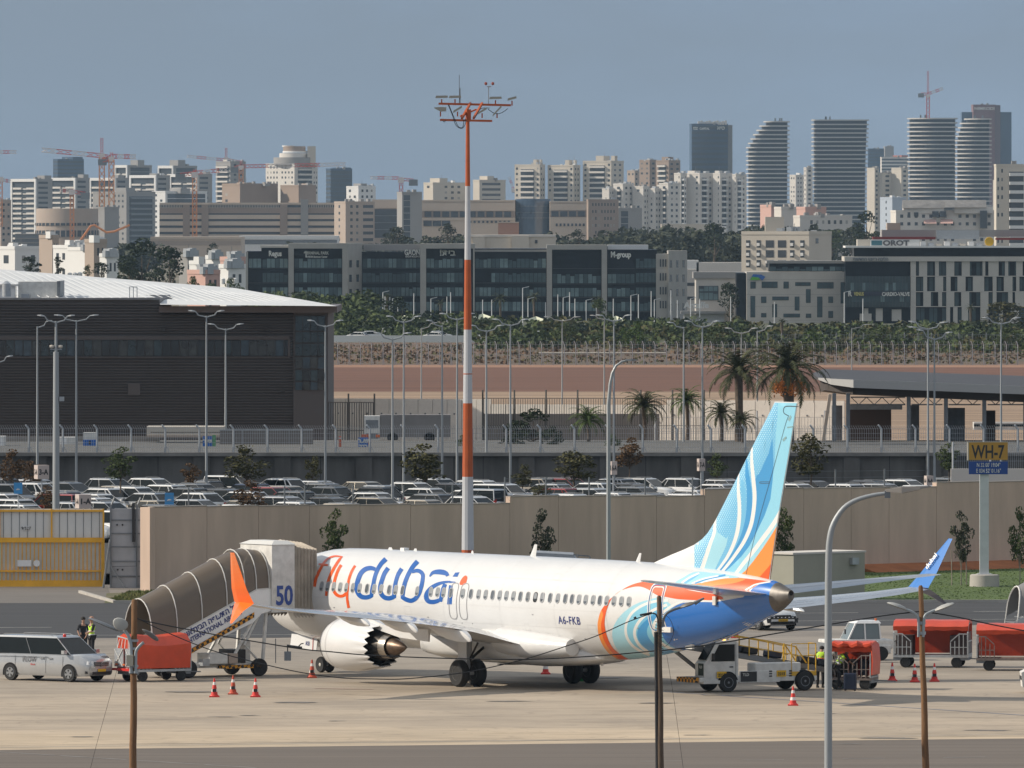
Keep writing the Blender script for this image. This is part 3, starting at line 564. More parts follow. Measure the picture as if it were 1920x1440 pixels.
for a,e,y0,y1 in ((1693,1790,375,390),(1772,1850,375,389)):
 mb=MB(); x0,x1=X(a,Yv)-vx,X(e,Yv)-vx; zb,zt=Zp(y1,Yv)-4,Zp(y0,Yv)-4; mb.loft([[(x0,-1,zb),(x0,6,zt),(x0,13,zb)],[(x1,-1+2,zb),(x1,6,zt),(x1,13,zb)]]); mb.build('tiled_roof',M('grey_roof_tiles',(.20,.19,.18),.9,var=.2,scale=.4),vb)
mb=MB(); mb.bb(X(1694,Yv)-vx,X(1770,Yv)-vx,1,12,Zp(400,Yv)-4,Zp(389,Yv)-4); mb.bb(X(1790,Yv)-vx,X(1862,Yv)-vx,1.5,12,Zp(400,Yv)-4,Zp(387,Yv)-4); mb.build('upper_storey',cream2,vb)
mb=MB(); mb.bb(X(1838,Yv)-vx,X(1851,Yv)-vx,-.1,4,Zp(428,Yv)-4,Zp(395,Yv)-4); mb.build('dark_bay',wing_dk,vb)
for a in (1733,1764):
 mb=MB(); mb.loft([[(X(a,Yv)-vx,2,Zp(411,Yv)-4),(X(a+22,Yv)-vx,2,Zp(411,Yv)-4)],[(X(a-1,Yv)-vx,-1.5,Zp(419,Yv)-4),(X(a+23,Yv)-vx,-1.5,Zp(419,Yv)-4)]],cap=False,close=False); mb.build('awning',pink_w,vb)
for a,e,y0,y1 in ((1699,1707,398,406),(1714,1722,398,406),(1748,1760,396,407),(1762,1774,396,407)):
 mb=MB(); mb.bb(X(a,Yv)-vx,X(e,Yv)-vx,.6,3,Zp(y1,Yv)-4,Zp(y0,Yv)-4); mb.build('arched_window',wing_dk,vb)
ap=bldg('tall cream apartment building with glass balconies at the right edge',1865,1868,1990,312,4200,cream,.12,z0=4,L=(),R=(('punch',(.0,.12),2),('balc',(.20,.42)),('balc',(.5,.98))),wall_r=whitew,floor=3.4)
bp=bldg('beige apartment building with air conditioners on its lit front, above the stone offices',1391,1517,1563,440,2900,cream,1.25,z0=0,L=(),R=(('punch',(.2,.5),1),),floor=3.1,roofs=((-1.1,-.2,3,cream),))
Yp=2900; k=Yp/FPX
FLb=Face(Vector((X(1391,Yp)-X(1517,Yp),44*.0,0)),Vector((1,0,0)),Vector((0,-1,0)),(1517-1391)*k,0,1)
c,dr,dl,wr,wl=footprint(1391,1517,1563,Yp,1.25); FL=Face(dl*wl,-dl,Vector((-dr.x,-dr.y,0)),wl,0,Zp(440,Yp))
for r in range(3):
 for u,w in ((.07,.06),(.225,.06),(.36,.12),(.54,.12),(.72,.06),(.87,.06)):
  z=Zp(457+r*18.5,Yp); mb=MB(); FL.rect(mb,FL.w*u,FL.w*(u+w),z-1.0,z+.9,-.1,.08); mb.build('window',wing_dk,bp)
  if w<.1:
   mb=MB(); FL.rect(mb,FL.w*(u+.01),FL.w*(u+.05),z-.6,z+.2,.08,.6); mb.build('air_conditioner',whitew,bp)
mb=MB(); mb.box((FL.o+FL.d*FL.w*.5+Vector((0,8,0))+Vector((0,0,Zp(428,Yp)))),(5,5,6)); mb.build('roof_tank_room',cream,bp)
for px in (1385,1418,1555): pass
for i,(a,c_,d,yt,m,lab) in enumerate(((1426,1446,1452,388,pink_w,'pink stair block on a low roof left of the satellite dishes'),(1452,1465,1495,392,cream2,'cream low block with satellite dishes behind the beige flats'),(1494,1510,1550,392,pink_w,'faded pink block behind the beige flats'),(1488,1500,1600,408,cream2,'low cream terrace with a row of small windows behind the tree belt'))):
 bldg(lab,a,c_,d,yt,4400-60*i,m,.6,z0=4,R=(('punch',(.05,.95),8),) if i==3 else (),name='low_building')
lv=((-30,28,76,468,whitew,'white villa at the left edge with small windows'),(72,98,110,447,tan,'tan stair tower between the white villas'),(98,128,160,466,whitew,'white villa right of the tan stair tower'),(125,160,184,470,whitew,'white villa with a shaded curved side'),(158,176,200,455,tan,'tan tower block with small windows beside the dark tree'),(186,200,222,482,whitew,'white villa with a red roof edge behind the dark tree'),(335,352,372,482,greyw,'grey flat roofed house right behind the dark tree'),(354,376,388,496,whitew,'white terraced house just right of the dark tree'),(385,400,416,486,whitew,'taller white cube house right of the dark tree'),(412,436,460,489,pink_w,'long pink house with tiled roof patches left of the glass office'),(410,428,460,503,whitew,'white terraced house with water tanks left of the glass office'),(350,385,412,514,pink_w,'low pink house with a rust roof right of the dark tree'))
for i,(a,c_,d,yt,m,lab) in enumerate(lv):
 bldg(lab,a,c_,d,yt,2900-60*i,m,.7,z0=-3,L=(('punch',(.1,.9),2),) if i in (0,2,7) else (),R=(('punch',(.15,.85),2),),name='house',cat='house',floor=4.5,roofs=((.1,.4,4,whitew),) if i in (0,6,8) else ((-.2,.3,5,redroof),) if i in (9,11,5) else ())
for i,(px,py) in enumerate(((131,512),(141,512),(150,511),(368,528),(384,527),(418,522),(440,522))):
 mb=MB(); Y=2300; mb.lathe([(.5,0),(.5,1.1),(.2,1.3)],10); t=mb.build('water_tank',whitew,None,True,loc=(X(px,Y),Y,Zp(py,Y)-1.2)); tag(t,('small white water tank, '+('leftmost of three','middle of three','rightmost of three')[i]+' left of the dark tree') if i<3 else ('small white water tank right of the dark tree, '+('nearest the tree','second from the tree','third from the tree','farthest from the tree')[i-3]),'water tank','rooftop water tanks')
 if i==0:
  mb=MB(); mb.loft([[(-2,0,-1.6),(-2,4,0),(-2,8,-1.6)],[(8,0,-1.6),(8,4,0),(8,8,-1.6)]]); tag(mb.build('tiled_roof_house',redroof,None,loc=(X(px,Y)-2,Y+1,Zp(py,Y)-1.0)),'weathered red tiled roof left of the dark tree' if i==0 else 'weathered red tiled roof right of the dark tree','house')
bandwall('white warehouse roof with a glazed side below the tan complex',448,632,442,460,4300,[(442,449,whitew,.3,'fascia'),(450,458,galv_d,.1,'wall_band')],(),whitew,60,'warehouse')
bandwall('long low tan warehouse between the villas and the tan complex',282,452,444,470,4200,[(444,449,tan_l,.3,'fascia'),(452,460,tan,.1,'wall_band')],(),tan_l,60,'warehouse')
bandwall('dark scaffolded construction podium at the foot of the cranes',28,100,438,462,4400,[(438,440,greyw,.3,'slab'),(446,448,greyw,.5,'slab'),(454,456,greyw,.5,'slab')],(),galv_d,40,'construction_site')
bandwall('cream flat roofed building with vents behind the striped mast',874,1042,440,470,3300,[(440,444,cream2,.3,'parapet')],((887,909,cream,445),(960,992,cream,442)),cream,40,'low_building',wins=((960,972,452,460,1,wing_dk,.8),(978,988,452,460,1,wing_dk,.8),(1003,1009,450,456,1,wing_dk,.8)))
bandwall('small rust coloured block in front of the tan terminal',934,973,416,436,4500,[(416,418,tan_l,.3,'parapet')],(),M('rust_render',(.42,.22,.15),.9),20,'low_building')
for (a,e,y0,y1,m,lab) in ((1285,1310,488,504,whitew,'small white gabled house left of the low villas'),(1306,1392,492,506,cream2,'row of pale low villas behind the cafe building'),(1240,1330,420,432,cream,'pale low roof among the far trees'),(1330,1362,424,440,whitew,'white low house between far trees')):
 bandwall(lab,a,e,y0,y1,3000 if y0>480 else 4300,[],(),m,20,'house')
# ================================================================ office park (stone frames and dark glass)
YO=2600
stone=M('grey_stone_panels',(.36,.345,.32),.85,var=.08,scale=.3)
stone_w=M('pale_stone_panels',(.50,.47,.43),.85,var=.06,scale=.25)
og=M('office_glass',(.009,.012,.017),.2,spec=.2,var=.4,scale=.2)
teal=M('teal_pane',(.13,.19,.20),.25,spec=.6,var=.25,scale=.4)
teal2=M('dim_teal_pane',(.045,.075,.085),.2,spec=.6,var=.3,scale=.4)
mull=M('office_mullion',(.03,.034,.04),.5)
def office(label,px0,px1,ytop,Y=YO,ybase=612,back=22,name='office_building',wall=None):
 x0,x1=X(px0,Y),X(px1,Y); zb=Zp(ybase,Y); b=thing(name,label,'office building',(x0,Y,zb)); b['_']=0; del b['_']
 mb=MB(); mb.bb(0,x1-x0,0,back,0,Zp(ytop,Y)-zb); mb.build('glass_wall' if wall is None else 'wall',wall or og,b)
 def L(px,py,d=0): return Vector((X(px,Y)-x0,-d,Zp(py,Y)-zb))
 return b,L
def slabp(b,L,name,a,e,y0,y1,m,d0=-.3,d1=.1):
 p,q=L(a,y1),L(e,y0); mb=MB(); mb.bb(p.x,q.x,-d1,-d0,p.z,q.z); return mb.build(name,m,b)
rO=random.Random(11)
def panes(b,L,a,e,y0,y1,pw=8,lit=.6,d=.15,name='pane'):
 n=max(1,round((e-a)/pw)); prev=None
 for k in range(n):
  u,v=lerp(a,e,k/n),lerp(a,e,(k+1)/n); m=teal if rO.random()<lit else teal2
  yy0=y0+(rO.random()<.2)*rO.uniform(0,5); slabp(b,L,name,u+.45,v-.45,yy0,y1,m,-.1,d)
def glassbody(b,L,a,e,rows,lit=(.6,.15,.7,.6)):
 for (y0,y1),l in zip(rows,lit):
  if l>0: panes(b,L,a,e,y0,y1,8,l)
  slabp(b,L,'floor_band',a,e,y1+1,y1+2.0,mull,-.1,.3)
ROWS=((485,502),(512,529),(539,555),(566,583))
b1,L1=office('dark glass office framed in grey stone, with white lettering and a tree emblem',463,652,471)
slabp(b1,L1,'upper_glass',490,652,464,472,og,-20,.02)
glassbody(b1,L1,466,490,ROWS,(.7,0,0,0)); glassbody(b1,L1,492,540,ROWS,(.6,.05,.7,.3)); glassbody(b1,L1,552,641,ROWS,(.7,.05,.85,.6))
slabp(b1,L1,'stone_edge',461,465,472,612,stone,-22,.6)
for a,e in ((541,551),(642,652)): slabp(b1,L1,'stone_pillar',a,e,466,612,stone,-1,2.0)
slabp(b1,L1,'stone_lintel',541,652,456,466,stone,-22,2.0); slabp(b1,L1,'stone_parapet',488,541,460,464.5,stone_w,-20,.4)
def side(b,L,a,e,y0,m=stone,cols=2,d=0):
 p=L(a,612); q=L(e,y0); mb=MB(); x0,x1=p.x,q.x; mb.add([(x0,-2,0),(x1,12,0),(x1,24,0),(x0,22,0)]+[(x0,-2,q.z),(x1,12,q.z),(x1,24,q.z),(x0,22,q.z)],[(0,1,5,4),(1,2,6,5),(2,3,7,6),(3,0,4,7),(4,5,6,7)]); w=mb.build('side_wall',m,b)
 for r in range(4):
  for c in range(cols):
   f0=(c+.25)/cols; f1=(c+.6)/cols; y=488+r*27; zz=L(a,y).z; mb=MB(); A=lambda f,z:(x0+(x1-x0)*f,-2+14*f-.12,z); B=lambda f,z:(x0+(x1-x0)*f,-2+14*f+.3,z)
   mb.loft([[A(f0,zz-1.7),A(f1,zz-1.7),A(f1,zz),A(f0,zz)],[B(f0,zz-1.7),B(f1,zz-1.7),B(f1,zz),B(f0,zz)]]); mb.build('window',wing_dk,b)
side(b1,L1,652,677,456,stone,2)
text('sign_lettering','Regus',1.75,white_l,b1,frame(L1(516,480,.5),(1,0,0),(0,0,1)),.06,.06,width=24*YO/FPX)
text('sign_lettering','TERMINAL PARK',1.0,white_l,b1,frame(L1(594,477,.5),(1,0,0),(0,0,1)),.06,.03,width=45*YO/FPX)
text('sign_lettering','AFEKIM Business Center',0.6,white_l,b1,frame(L1(594,483,.5),(1,0,0),(0,0,1)),.06,.02,width=40*YO/FPX)
mb=MB(); mb.add([tuple(L1(574+4.5*math.cos(t*PI/8),475-4.5*math.sin(t*PI/8),.5)) for t in range(0,9)]+[tuple(L1(574,475,.5))],[tuple(range(10))]); mb.box(L1(574,479,.45),(.3,.1,.9)); mb.build('tree_emblem',white_l,b1)
b2,L2=office('dark glass office wing set back between the stone frames, louvres on its roof',677,789,472,YO+12)
slabp(b2,L2,'roof_louvre',681,788,458,470,greyw,-18,-4); glassbody(b2,L2,680,760,ROWS,(.25,.02,.35,.05)); glassbody(b2,L2,760,788,ROWS,(.75,.8,.85,.7))
text('sign_lettering','GAON',1.8,white_l,b2,frame(L2(773,478,.5),(1,0,0),(0,0,1)),.06,.06,width=29*YO/FPX)
text('sign_lettering','GROUP HOLDINGS',0.6,white_l,b2,frame(L2(774,482.5,.5),(1,0,0),(0,0,1)),.06,.02,width=28*YO/FPX)
b3,L3=office('dark glass office with Hebrew lettering inside the middle grey stone frame',788,1026,466)
glassbody(b3,L3,799,868,ROWS,(.65,.35,.75,.7)); glassbody(b3,L3,891,921,ROWS,(.7,.0,.8,.3)); glassbody(b3,L3,921,1024,ROWS,(.25,.35,.1,.1))
for a,e in ((788,799),(887,890)): slabp(b3,L3,'stone_pillar',a,e,466,612,stone,-1,2.0)
slabp(b3,L3,'stone_lintel',788,890,457,466,stone,-22,2.0); slabp(b3,L3,'roof_parapet',890,1025,468,472,greyw,-20,.3)
text('sign_lettering','!תיב',1.9,white_l,b3,frame(L3(839,479,.5),(1,0,0),(0,0,1)),.06,.05,width=29*YO/FPX)
b4,L4=office('dark glass office with the rightmost grey stone frame and a pierced side wall',1025,1232,468)
glassbody(b4,L4,1036,1127,((485,502),(514,531),(540,556),(566,583)),(.0,.65,.75,.6)); glassbody(b4,L4,1139,1190,((485,502),(514,531),(540,556),(566,583)),(.0,.4,.35,.7)); glassbody(b4,L4,1192,1230,ROWS,(.1,.05,.15,.05))
for a,e in ((1025,1035),(1128,1138)): slabp(b4,L4,'stone_pillar',a,e,468,612,stone,-1,2.0)
slabp(b4,L4,'stone_lintel',1025,1138,459,468,stone,-22,2.0); slabp(b4,L4,'roof_house',1140,1216,459,468,whitew,-18,-5)
slabp(b4,L4,'stone_edge',1230,1253,476,612,stone,-22,.8)
for r in range(4):
 for c in range(3): slabp(b4,L4,'window',1237+c*5,1239.5+c*5,486+r*26,500+r*26,wing_dk,-.5,.95)
side(b4,L4,1253,1290,470,stone,3)
text('sign_lettering','M-group',1.8,white_l,b4,frame(L4(1164,482,.5),(1,0,0),(0,0,1)),.06,.09,width=38*YO/FPX)
b5,L5=office('low stone cafe building with white lettering over its shopfront, between the offices',1305,1398,515,YO-60,615,18,wall=stone_w)
slabp(b5,L5,'roof_band',1300,1398,510,522,greyw,-16,.4); slabp(b5,L5,'window_recess',1310,1347,536,563,wing_dk,-.2,.12); panes(b5,L5,1311,1346,537,546,9,.9,.3); panes(b5,L5,1311,1346,549,562,9,.9,.3)
slabp(b5,L5,'shop_canopy',1276,1360,583,588,greyw,-.5,5); slabp(b5,L5,'shopfront',1282,1358,589,606,whitew,-.2,3)
text('sign_lettering','Arcaffe',1.9,whitew,b5,frame(L5(1305,577,5),(1,0,0),(0,0,1)),.1,.08,width=46*YO/FPX)
bandwall('pale cube building seen between the office and the cafe',1276,1306,505,600,2750,[(530,536,wing_dk,.1,'window_band'),(556,562,wing_dk,.1,'window_band')],(),stone_w,20,'low_building')
b6,L6=office('pale stone office with scattered rectangular windows and a green blue logo',1400,1588,510,YO-80,616,24,wall=stone_w)
for a,e,y0,y1 in ((1407,1417,528,541),(1428,1458,528,540),(1469,1479,528,541),(1491,1520,529,536),(1532,1563,529,541),(1576,1584,529,569),(1511,1520,542,568),(1407,1416,555,595),(1427,1437,556,568),(1448,1479,556,563),(1490,1499,556,582),(1532,1542,556,595),(1553,1562,556,568),(1427,1437,587,595),(1448,1457,570,595),(1469,1500,588,595),(1511,1521,588,596),(1553,1562,583,596)):
 slabp(b6,L6,'window_recess',a,e,y0,y1,mull,-.2,.06); n=max(1,round((e-a)/9));
 for k_2 in range(n): slabp(b6,L6,'pane',lerp(a,e,k_2/n)+.6,lerp(a,e,(k_2+1)/n)-.6,y0+.8,y1-.8,teal2,-.1,.14)
slabp(b6,L6,'penthouse_glass',1443,1602,493,509,og,-18,-2.5); slabp(b6,L6,'penthouse_roof',1438,1604,489,494,greyw,-20,-.5); panes(b6,L6,1444,1600,500,508,11,.4,-2.3,'penthouse_pane')
slabp(b6,L6,'side_glass',1381,1399,512,612,og,-16,-2.5)
mb=MB(); mb.add([tuple(L6(x,y,.4)) for x,y in ((1407,523),(1412,514),(1428,515),(1435,519),(1429,526),(1424,521),(1415,524))],[(0,1,2,3,4,5,6)]); lg=mb.build('logo_shape',M('logo_blue',(.03,.13,.42),.5),b6)
mb=MB(); mb.add([tuple(L6(x,y,.46)) for x,y in ((1406,525),(1410,519),(1422,520),(1425,524),(1418,525))],[(0,1,2,3,4)]); mb.build('logo_shape',M('logo_green',(.12,.42,.05),.5),b6)
for yy in (524,552,574,600):
 slabp(b6,L6,'stone_joint',1400,1586,yy,yy+.5,greyw,-.1,.03)
b7,L7=office('glazed centre block of the stone offices with a lettered band and a roof sign board',1585,1708,490,YO-90,616,24)
slabp(b7,L7,'stone_beam',1583,1925,481,490,stone_w,-20,1.6); slabp(b7,L7,'upper_glass',1602,1922,464,481,og,-16,-3)
slabp(b7,L7,'roof_slab',1585,1925,461,464.5,whitew,-18,1.0)
slabp(b7,L7,'curtain_wall',1585,1706,518,576,M('curtain_glass',(.035,.055,.06),.15,spec=.7,var=.4,scale=.3),-1,1.2)
for k_2 in range(20): slabp(b7,L7,'mullion',1586+k_2*6.2,1586.6+k_2*6.2,518,576,mull,-.2,1.35)
panes(b7,L7,1594,1702,530,545,7,.3,1.3); panes(b7,L7,1596,1704,552,566,9,.12,1.3)
slabp(b7,L7,'sign_band',1588,1704,547,554,M('sign_band_navy',(.02,.025,.05),.5),-.1,1.5)
text('sign_lettering','VENUS',1.1,M('sign_yellow',(.5,.45,.15),.5),b7,frame(L7(1610,554,1.7),(1,0,0),(0,0,1)),.05,.05,width=18*YO/FPX)
text('sign_lettering','CARDIO-VALVE',1.15,white_l,b7,frame(L7(1679,554.5,1.7),(1,0,0),(0,0,1)),.05,.05,width=50*YO/FPX)
text('sign_lettering','R',1.5,white_l,b7,frame(L7(1593,555,1.7),(1,0,0),(0,0,1)),.05,.07,width=7*YO/FPX)
for a,e,y0,y1 in ((1612,1634,588,602),(1642,1655,578,602),(1672,1690,580,602),(1620,1628,578,588)): slabp(b7,L7,'stone_panel',a,e,y0,y1,stone_w,-.2,.4)
text('sign_lettering','תושדחה יאופר הבילה',1.0,galv_d,b7,frame(L7(1632,488.5,1.8),(1,0,0),(0,0,1)),.05,.05,width=64*YO/FPX)
sg=slabp(b7,L7,'sign_board',1632,1724,449,461,whitew,-1,-.2)
slabp(b7,L7,'sign_patch',1634,1654,451,460,M('sign_teal',(.05,.16,.20),.5),-.5,-.12)
text('sign_lettering','OROT',1.6,M('sign_grey',(.10,.10,.11),.5),b7,frame(L7(1680,460,-.08),(1,0,0),(0,0,1)),.03,.07,width=48*YO/FPX)
slabp(b7,L7,'red_roof_edge',1638,1755,444,449,M('maroon',(.16,.02,.02),.7),-10,-3); slabp(b7,L7,'shed_roof',1655,1925,431,444,greyw,-18,-6); slabp(b7,L7,'roof_hut',1608,1632,449,461,cream,-8,-2); slabp(b7,L7,'roof_hut',1665,1690,418,431,tan,-12,-6)
slabp(b7,L7,'roof_plant_screen',1757,1838,432,448,galv,-9,-5)
for k_2 in range(9): slabp(b7,L7,'roof_unit',1726+k_2*15,1736+k_2*15,453+(k_2%3)*2,461,(whitew,galv,cream)[k_2%3],-5,-1)
slabp(b7,L7,'red_roof_edge',1870,1925,446,450,MATS['maroon'],-10,-3)
mb=MB(); c_=L7(1855,453,0); mb.lathe([(1.0,-.3),(1.05,.1)],20,c=(c_.x,c_.y,c_.z),axis='y'); mb.build('yellow_disc_sign',M('sign_amber',(.70,.42,.02),.5),b7)
b8,L8=office('stone and glass office with staggered vertical panels at the right edge',1706,1930,490,YO-90,616,24)
pat=((491,517,((1707,1717),(1723,1738),(1753,1760),(1774,1789),(1803,1818),(1842,1847),(1853,1872),(1884,1890),(1905,1917))),(520,546,((1707,1717),(1731,1738),(1753,1768),(1774,1782),(1795,1810),(1824,1845),(1861,1868),(1882,1898),(1905,1911))),(548,574,((1707,1717),(1731,1745),(1759,1766),(1774,1789),(1802,1817),(1838,1853),(1861,1868),(1890,1898),(1903,1920))),(577,606,((1707,1717),(1774,1781),(1787,1795),(1803,1815),(1838,1853),(1873,1880),(1895,1910))))
for y0,y1,cols in pat:
 for a,e in cols: slabp(b8,L8,'stone_panel',a,e,y0-1.2,y1+1.6,stone_w,-.2,1.2)
 for k_2 in range(26): slabp(b8,L8,'pane',1718+k_2*8+.6,1725.4+k_2*8,y0+1,y1-1,teal2 if (k_2*7+y0)%3 else og,-.1,.12)
 slabp(b8,L8,'floor_band',1706,1926,y1,y1+1.6,stone_w,-.1,1.0)
sail=M('shade_sail',(.50,.52,.40),.8)
for i,(px,py,w) in enumerate(((757,601,24),(775,600,22),(905,598,20),(1005,603,20),(1040,603,20),(1155,602,18))):
 Y=2150; t=thing('shade_sail',('pale green shade sail, %s')%('left of the striped mast','second one left of the striped mast','just right of the striped mast','left one of the pair before the glass office','right one of the pair before the glass office','small one near the tall shrubs')[i],'shade sail',(X(px,Y),Y,Zp(648,Y)))
 w_=w*Y/FPX; z=Zp(py,Y)-Zp(648,Y); mb=MB(); mb.tube([(0,0,0),(0,0,z-.6)],.15,6); mb.build('post',galv,t)
 mb=MB(); mb.add([(0,0,z-.8),(w_,-2,z+.3),(-w_,-2,z+.4),(0,4,z+1),(0,-3.2,z-.2)],[(0,1,4),(0,4,2),(0,3,1),(0,2,3)]); mb.build('canopy',sail,t)
# ================================================================ vegetation
ORD='first second third fourth fifth sixth seventh eighth ninth tenth eleventh twelfth thirteenth fourteenth fifteenth sixteenth seventeenth eighteenth nineteenth twentieth'.split()
ORD+=['twenty-'+o for o in ORD[:9]]+['thirtieth']+['thirty-'+o for o in ORD[:9]]
def leafm(name,c,v=.5): return M(name,c,.85,var=v,scale=.9,spec=.25)
def leafm2(name,c1,c2,sc=.6): return M(name,c1,.85,var=1,col2=c2,scale=sc,spec=.25)
lf_dark=leafm2('dark_evergreen_leaves',(.042,.060,.028),(.018,.026,.015)); lf_mid=leafm2('mid_green_leaves',(.095,.122,.042),(.042,.060,.024))
lf_olive=leafm2('olive_leaves',(.105,.095,.035),(.05,.052,.022)); lf_brown=leafm2('autumn_brown_leaves',(.155,.085,.035),(.08,.05,.028)); lf_bright=leafm2('bright_green_leaves',(.085,.135,.025),(.04,.065,.018))
lf_grey=leafm2('grey_green_leaves',(.072,.080,.050),(.036,.042,.030))
bark=M('bark',(.11,.085,.065),.9,var=.3,scale=4); bark_p=M('pale_bark',(.26,.23,.19),.9,var=.3,scale=4)
def leaves(mb,c,r,n,sz,rnd,flat=1.0):
 c=Vector(c)
 for i in range(n):
  while True:
   d=Vector((rnd.uniform(-1,1),rnd.uniform(-1,1),rnd.uniform(-1,1)))
   if .02<d.length<1: break
  d=d.normalized()*(d.length**.45); p=c+Vector((d.x*r[0],d.y*r[1],d.z*r[2]))
  a=Vector((rnd.gauss(0,1),rnd.gauss(0,1),rnd.gauss(0,.7))).normalized(); b=a.cross(Vector((rnd.gauss(0,1),rnd.gauss(0,1),rnd.gauss(0,1)))).normalized(); s=sz*rnd.uniform(.5,1.3)
  mb.add([p-a*s-b*s*.3,p+a*s*.2-b*s*.6,p+a*s,p+b*s*.6],[(0,1,2,3)])
def blobs(rnd,n,h0,h1,w,top=.6):
 out=[]
 for i in range(n):
  t=rnd.random(); z=lerp(h0,h1,t); env=w*(math.sin(PI*min(1,max(.08,(t*.80+.18))))**.7); a=rnd.random()*2*PI; rr=env*math.sqrt(rnd.random())*.72
  s=rnd.uniform(.20,.36)*w; out.append(((rr*math.cos(a),rr*math.sin(a),z),(s,s,s*.72)))
 return out
def tree_meshes(kind,seed,H=1.0,W=.4,trunk=.3,nb=16,nl=55,leaf=.035,tr=.03,lean=0,spread=1):
 """unit tree: crown + trunk meshes"""
 rnd=random.Random(seed); bl=blobs(rnd,nb,trunk+W*.15,H-W*.12,W); mc=MB()
 for c,r in bl: leaves(mc,c,r,nl,leaf,rnd)
 mt=MB(); pts=[(0,0,0),(lean*.3,.01,trunk*.6),(lean,0,trunk+.05),(lean*.8,.01,H*.7)]; mt.tube(pts,[tr,tr*.8,tr*.6,tr*.15],7)
 for c,r in bl[:8]:
  b0=Vector((lean*.6,0,trunk*rnd.uniform(.75,1.1))); mt.tube([b0,(b0+Vector(c))/2+Vector((0,0,-.02)),c],[tr*.45,tr*.3,tr*.1],5)
 a,b=mc.mesh('crown'),mt.mesh('trunk'); return a,b
def plant(meshes,name,label,cat,loc,sx,sz,mleaf,mbark=bark,rz=0,group=None):
 t=thing(name,label,cat,loc,rz,group); t.scale=(sx,sx,sz)
 for me,m,nm in ((meshes[0],mleaf,'crown'),(meshes[1],mbark,'trunk')):
  if not me.materials: me.materials.append(None)
  o=put(nm,me,t); o.material_slots[0].link='OBJECT'; o.material_slots[0].material=m
 return t
TV=[tree_meshes('b',s,1,.40,.22,18,60,.030) for s in (1,2,3,4)]          # broad
TT=[tree_meshes('t',s,1,.26,.15,20,55,.026) for s in (5,6)]              # tall
TS=[tree_meshes('s',s,1,.36,.30,22,60,.026,.016) for s in (7,8,9)]      # sparse street tree
TB=[tree_meshes('u',s,1,.75,.02,16,60,.05,.02) for s in (10,11,12)]      # bush, wide
def ptree(meshset,i,px,ptop,pbase,Y,wpx,label,mleaf,name='tree',cat='tree',zoff=0,W=.40,rz=None,bk=bark,group=None):
 b=P(px,pbase,Y); h=(pbase-ptop)*Y/FPX; w=wpx*Y/FPX
 return plant(meshset[i%len(meshset)],name,label,cat,(b.x,b.y,b.z),w/(2*W*.93),h,mleaf,bk,rz if rz is not None else i*1.3,group)
ptree(TV,0,266,446,560,2250,104,'large dark evergreen tree left of the glass office',lf_dark,'evergreen_tree')
ptree(TV,1,318,462,560,2200,70,'dark evergreen leaning against the large dark tree, right side',lf_dark,'evergreen_tree')
ptree(TV,2,243,482,560,2150,50,'low dark evergreen at the left foot of the large dark tree',lf_dark,'evergreen_tree')
ptree(TV,3,56,480,522,2300,48,'dark tree in front of the white villa at the left edge',lf_dark)
ptree(TT,0,108,480,520,2300,26,'narrow dark tree in front of the tan stair tower',lf_dark,W=.26)
ptree(TV,1,190,492,530,2300,40,'small dark tree beside the red roofed house',lf_dark)
ptree(TV,2,165,496,525,2320,20,'little tree between the white villas',lf_mid)
ptree(TV,0,400,455,490,3600,28,'dark tree between the tan warehouse and the white terraces',lf_dark)
for i,(px,pt,pb,w) in enumerate(((360,520,560,40),(395,532,566,52),(432,522,570,46),(455,540,575,40),(350,538,565,44))):
 ptree(TB,i,px,pt,pb,2050-30*i,w,'rounded green garden bush behind the white sloping roof, %s from the dark tree'%ORD[i],lf_mid,'garden_bush','bush',W=.75)
rnd=random.Random(21); mb=MB()
for px0,px1,y0,y1,n,Y0,Y1 in ((705,905,432,455,20,3700,4300),(1040,1200,425,450,20,3500,4300),(1180,1400,412,450,34,3300,4300),(1400,1680,410,445,26,3800,4500),(560,700,447,458,8,3900,4100),(225,300,446,462,6,4000,4200)):
 for i in range(n):
  px=rnd.uniform(px0,px1); Y=rnd.uniform(Y0,Y1); yt=rnd.uniform(y0,y1); c=P(px,yt,Y); R=rnd.uniform(4.5,8)
  for k in range(9):
   a=rnd.random()*2*PI; q=R*rnd.random()*.9; leaves(mb,(c.x+q*math.cos(a)*1.2,c.y+q*math.sin(a),c.z-R*.4-rnd.random()*8),(R*.42,R*.42,R*.34),46,1.0,rnd)
tag(mb.build('woodland',lf_grey,fix=False),'hazy grey green tree belt between the offices and the apartment towers','woodland',kind='stuff')
for i,(px,pt,pb,w,m,lab) in enumerate(((1625,395,470,60,lf_dark,'big dark round tree left of the villa row'),(1340,418,500,60,lf_dark,'broad dark tree rising above the pale low villas'),(1310,430,490,50,lf_mid,'green tree left of the broad dark one in the far tree belt'),(1230,432,490,56,lf_grey,'grey green eucalyptus above the right end of the glass offices'),(1085,430,485,50,lf_grey,'grey green eucalyptus above the M-shaped gap of the glass offices'),(745,425,480,50,lf_grey,'grey green eucalyptus below the grey stair tower'),(840,418,470,44,lf_grey,'grey green eucalyptus touching the left side of the striped mast'),(1560,430,480,54,lf_mid,'green tree behind the beige flats at their right'),(1440,420,450,40,lf_dark,'dark tree behind the satellite dishes'),(1600,425,500,60,lf_grey,'grey green tree between the beige flats and the roof sign board'))):
 ptree(TV,i,px,pt,pb,3300+50*i,w,lab,m)
ptree(TV,2,690,552,640,2120,90,'broad bright green tree at the left end of the business park car park',lf_mid)
ptree(TV,0,745,556,640,2130,66,'dark green tree right of the broad bright tree',lf_dark)
ptree(TV,3,655,560,640,2140,60,'green tree right behind the corner of the dark ribbed building',lf_mid)
ptree(TV,1,1368,530,615,2400,50,'dense dark green tree beside the cafe building',lf_dark)
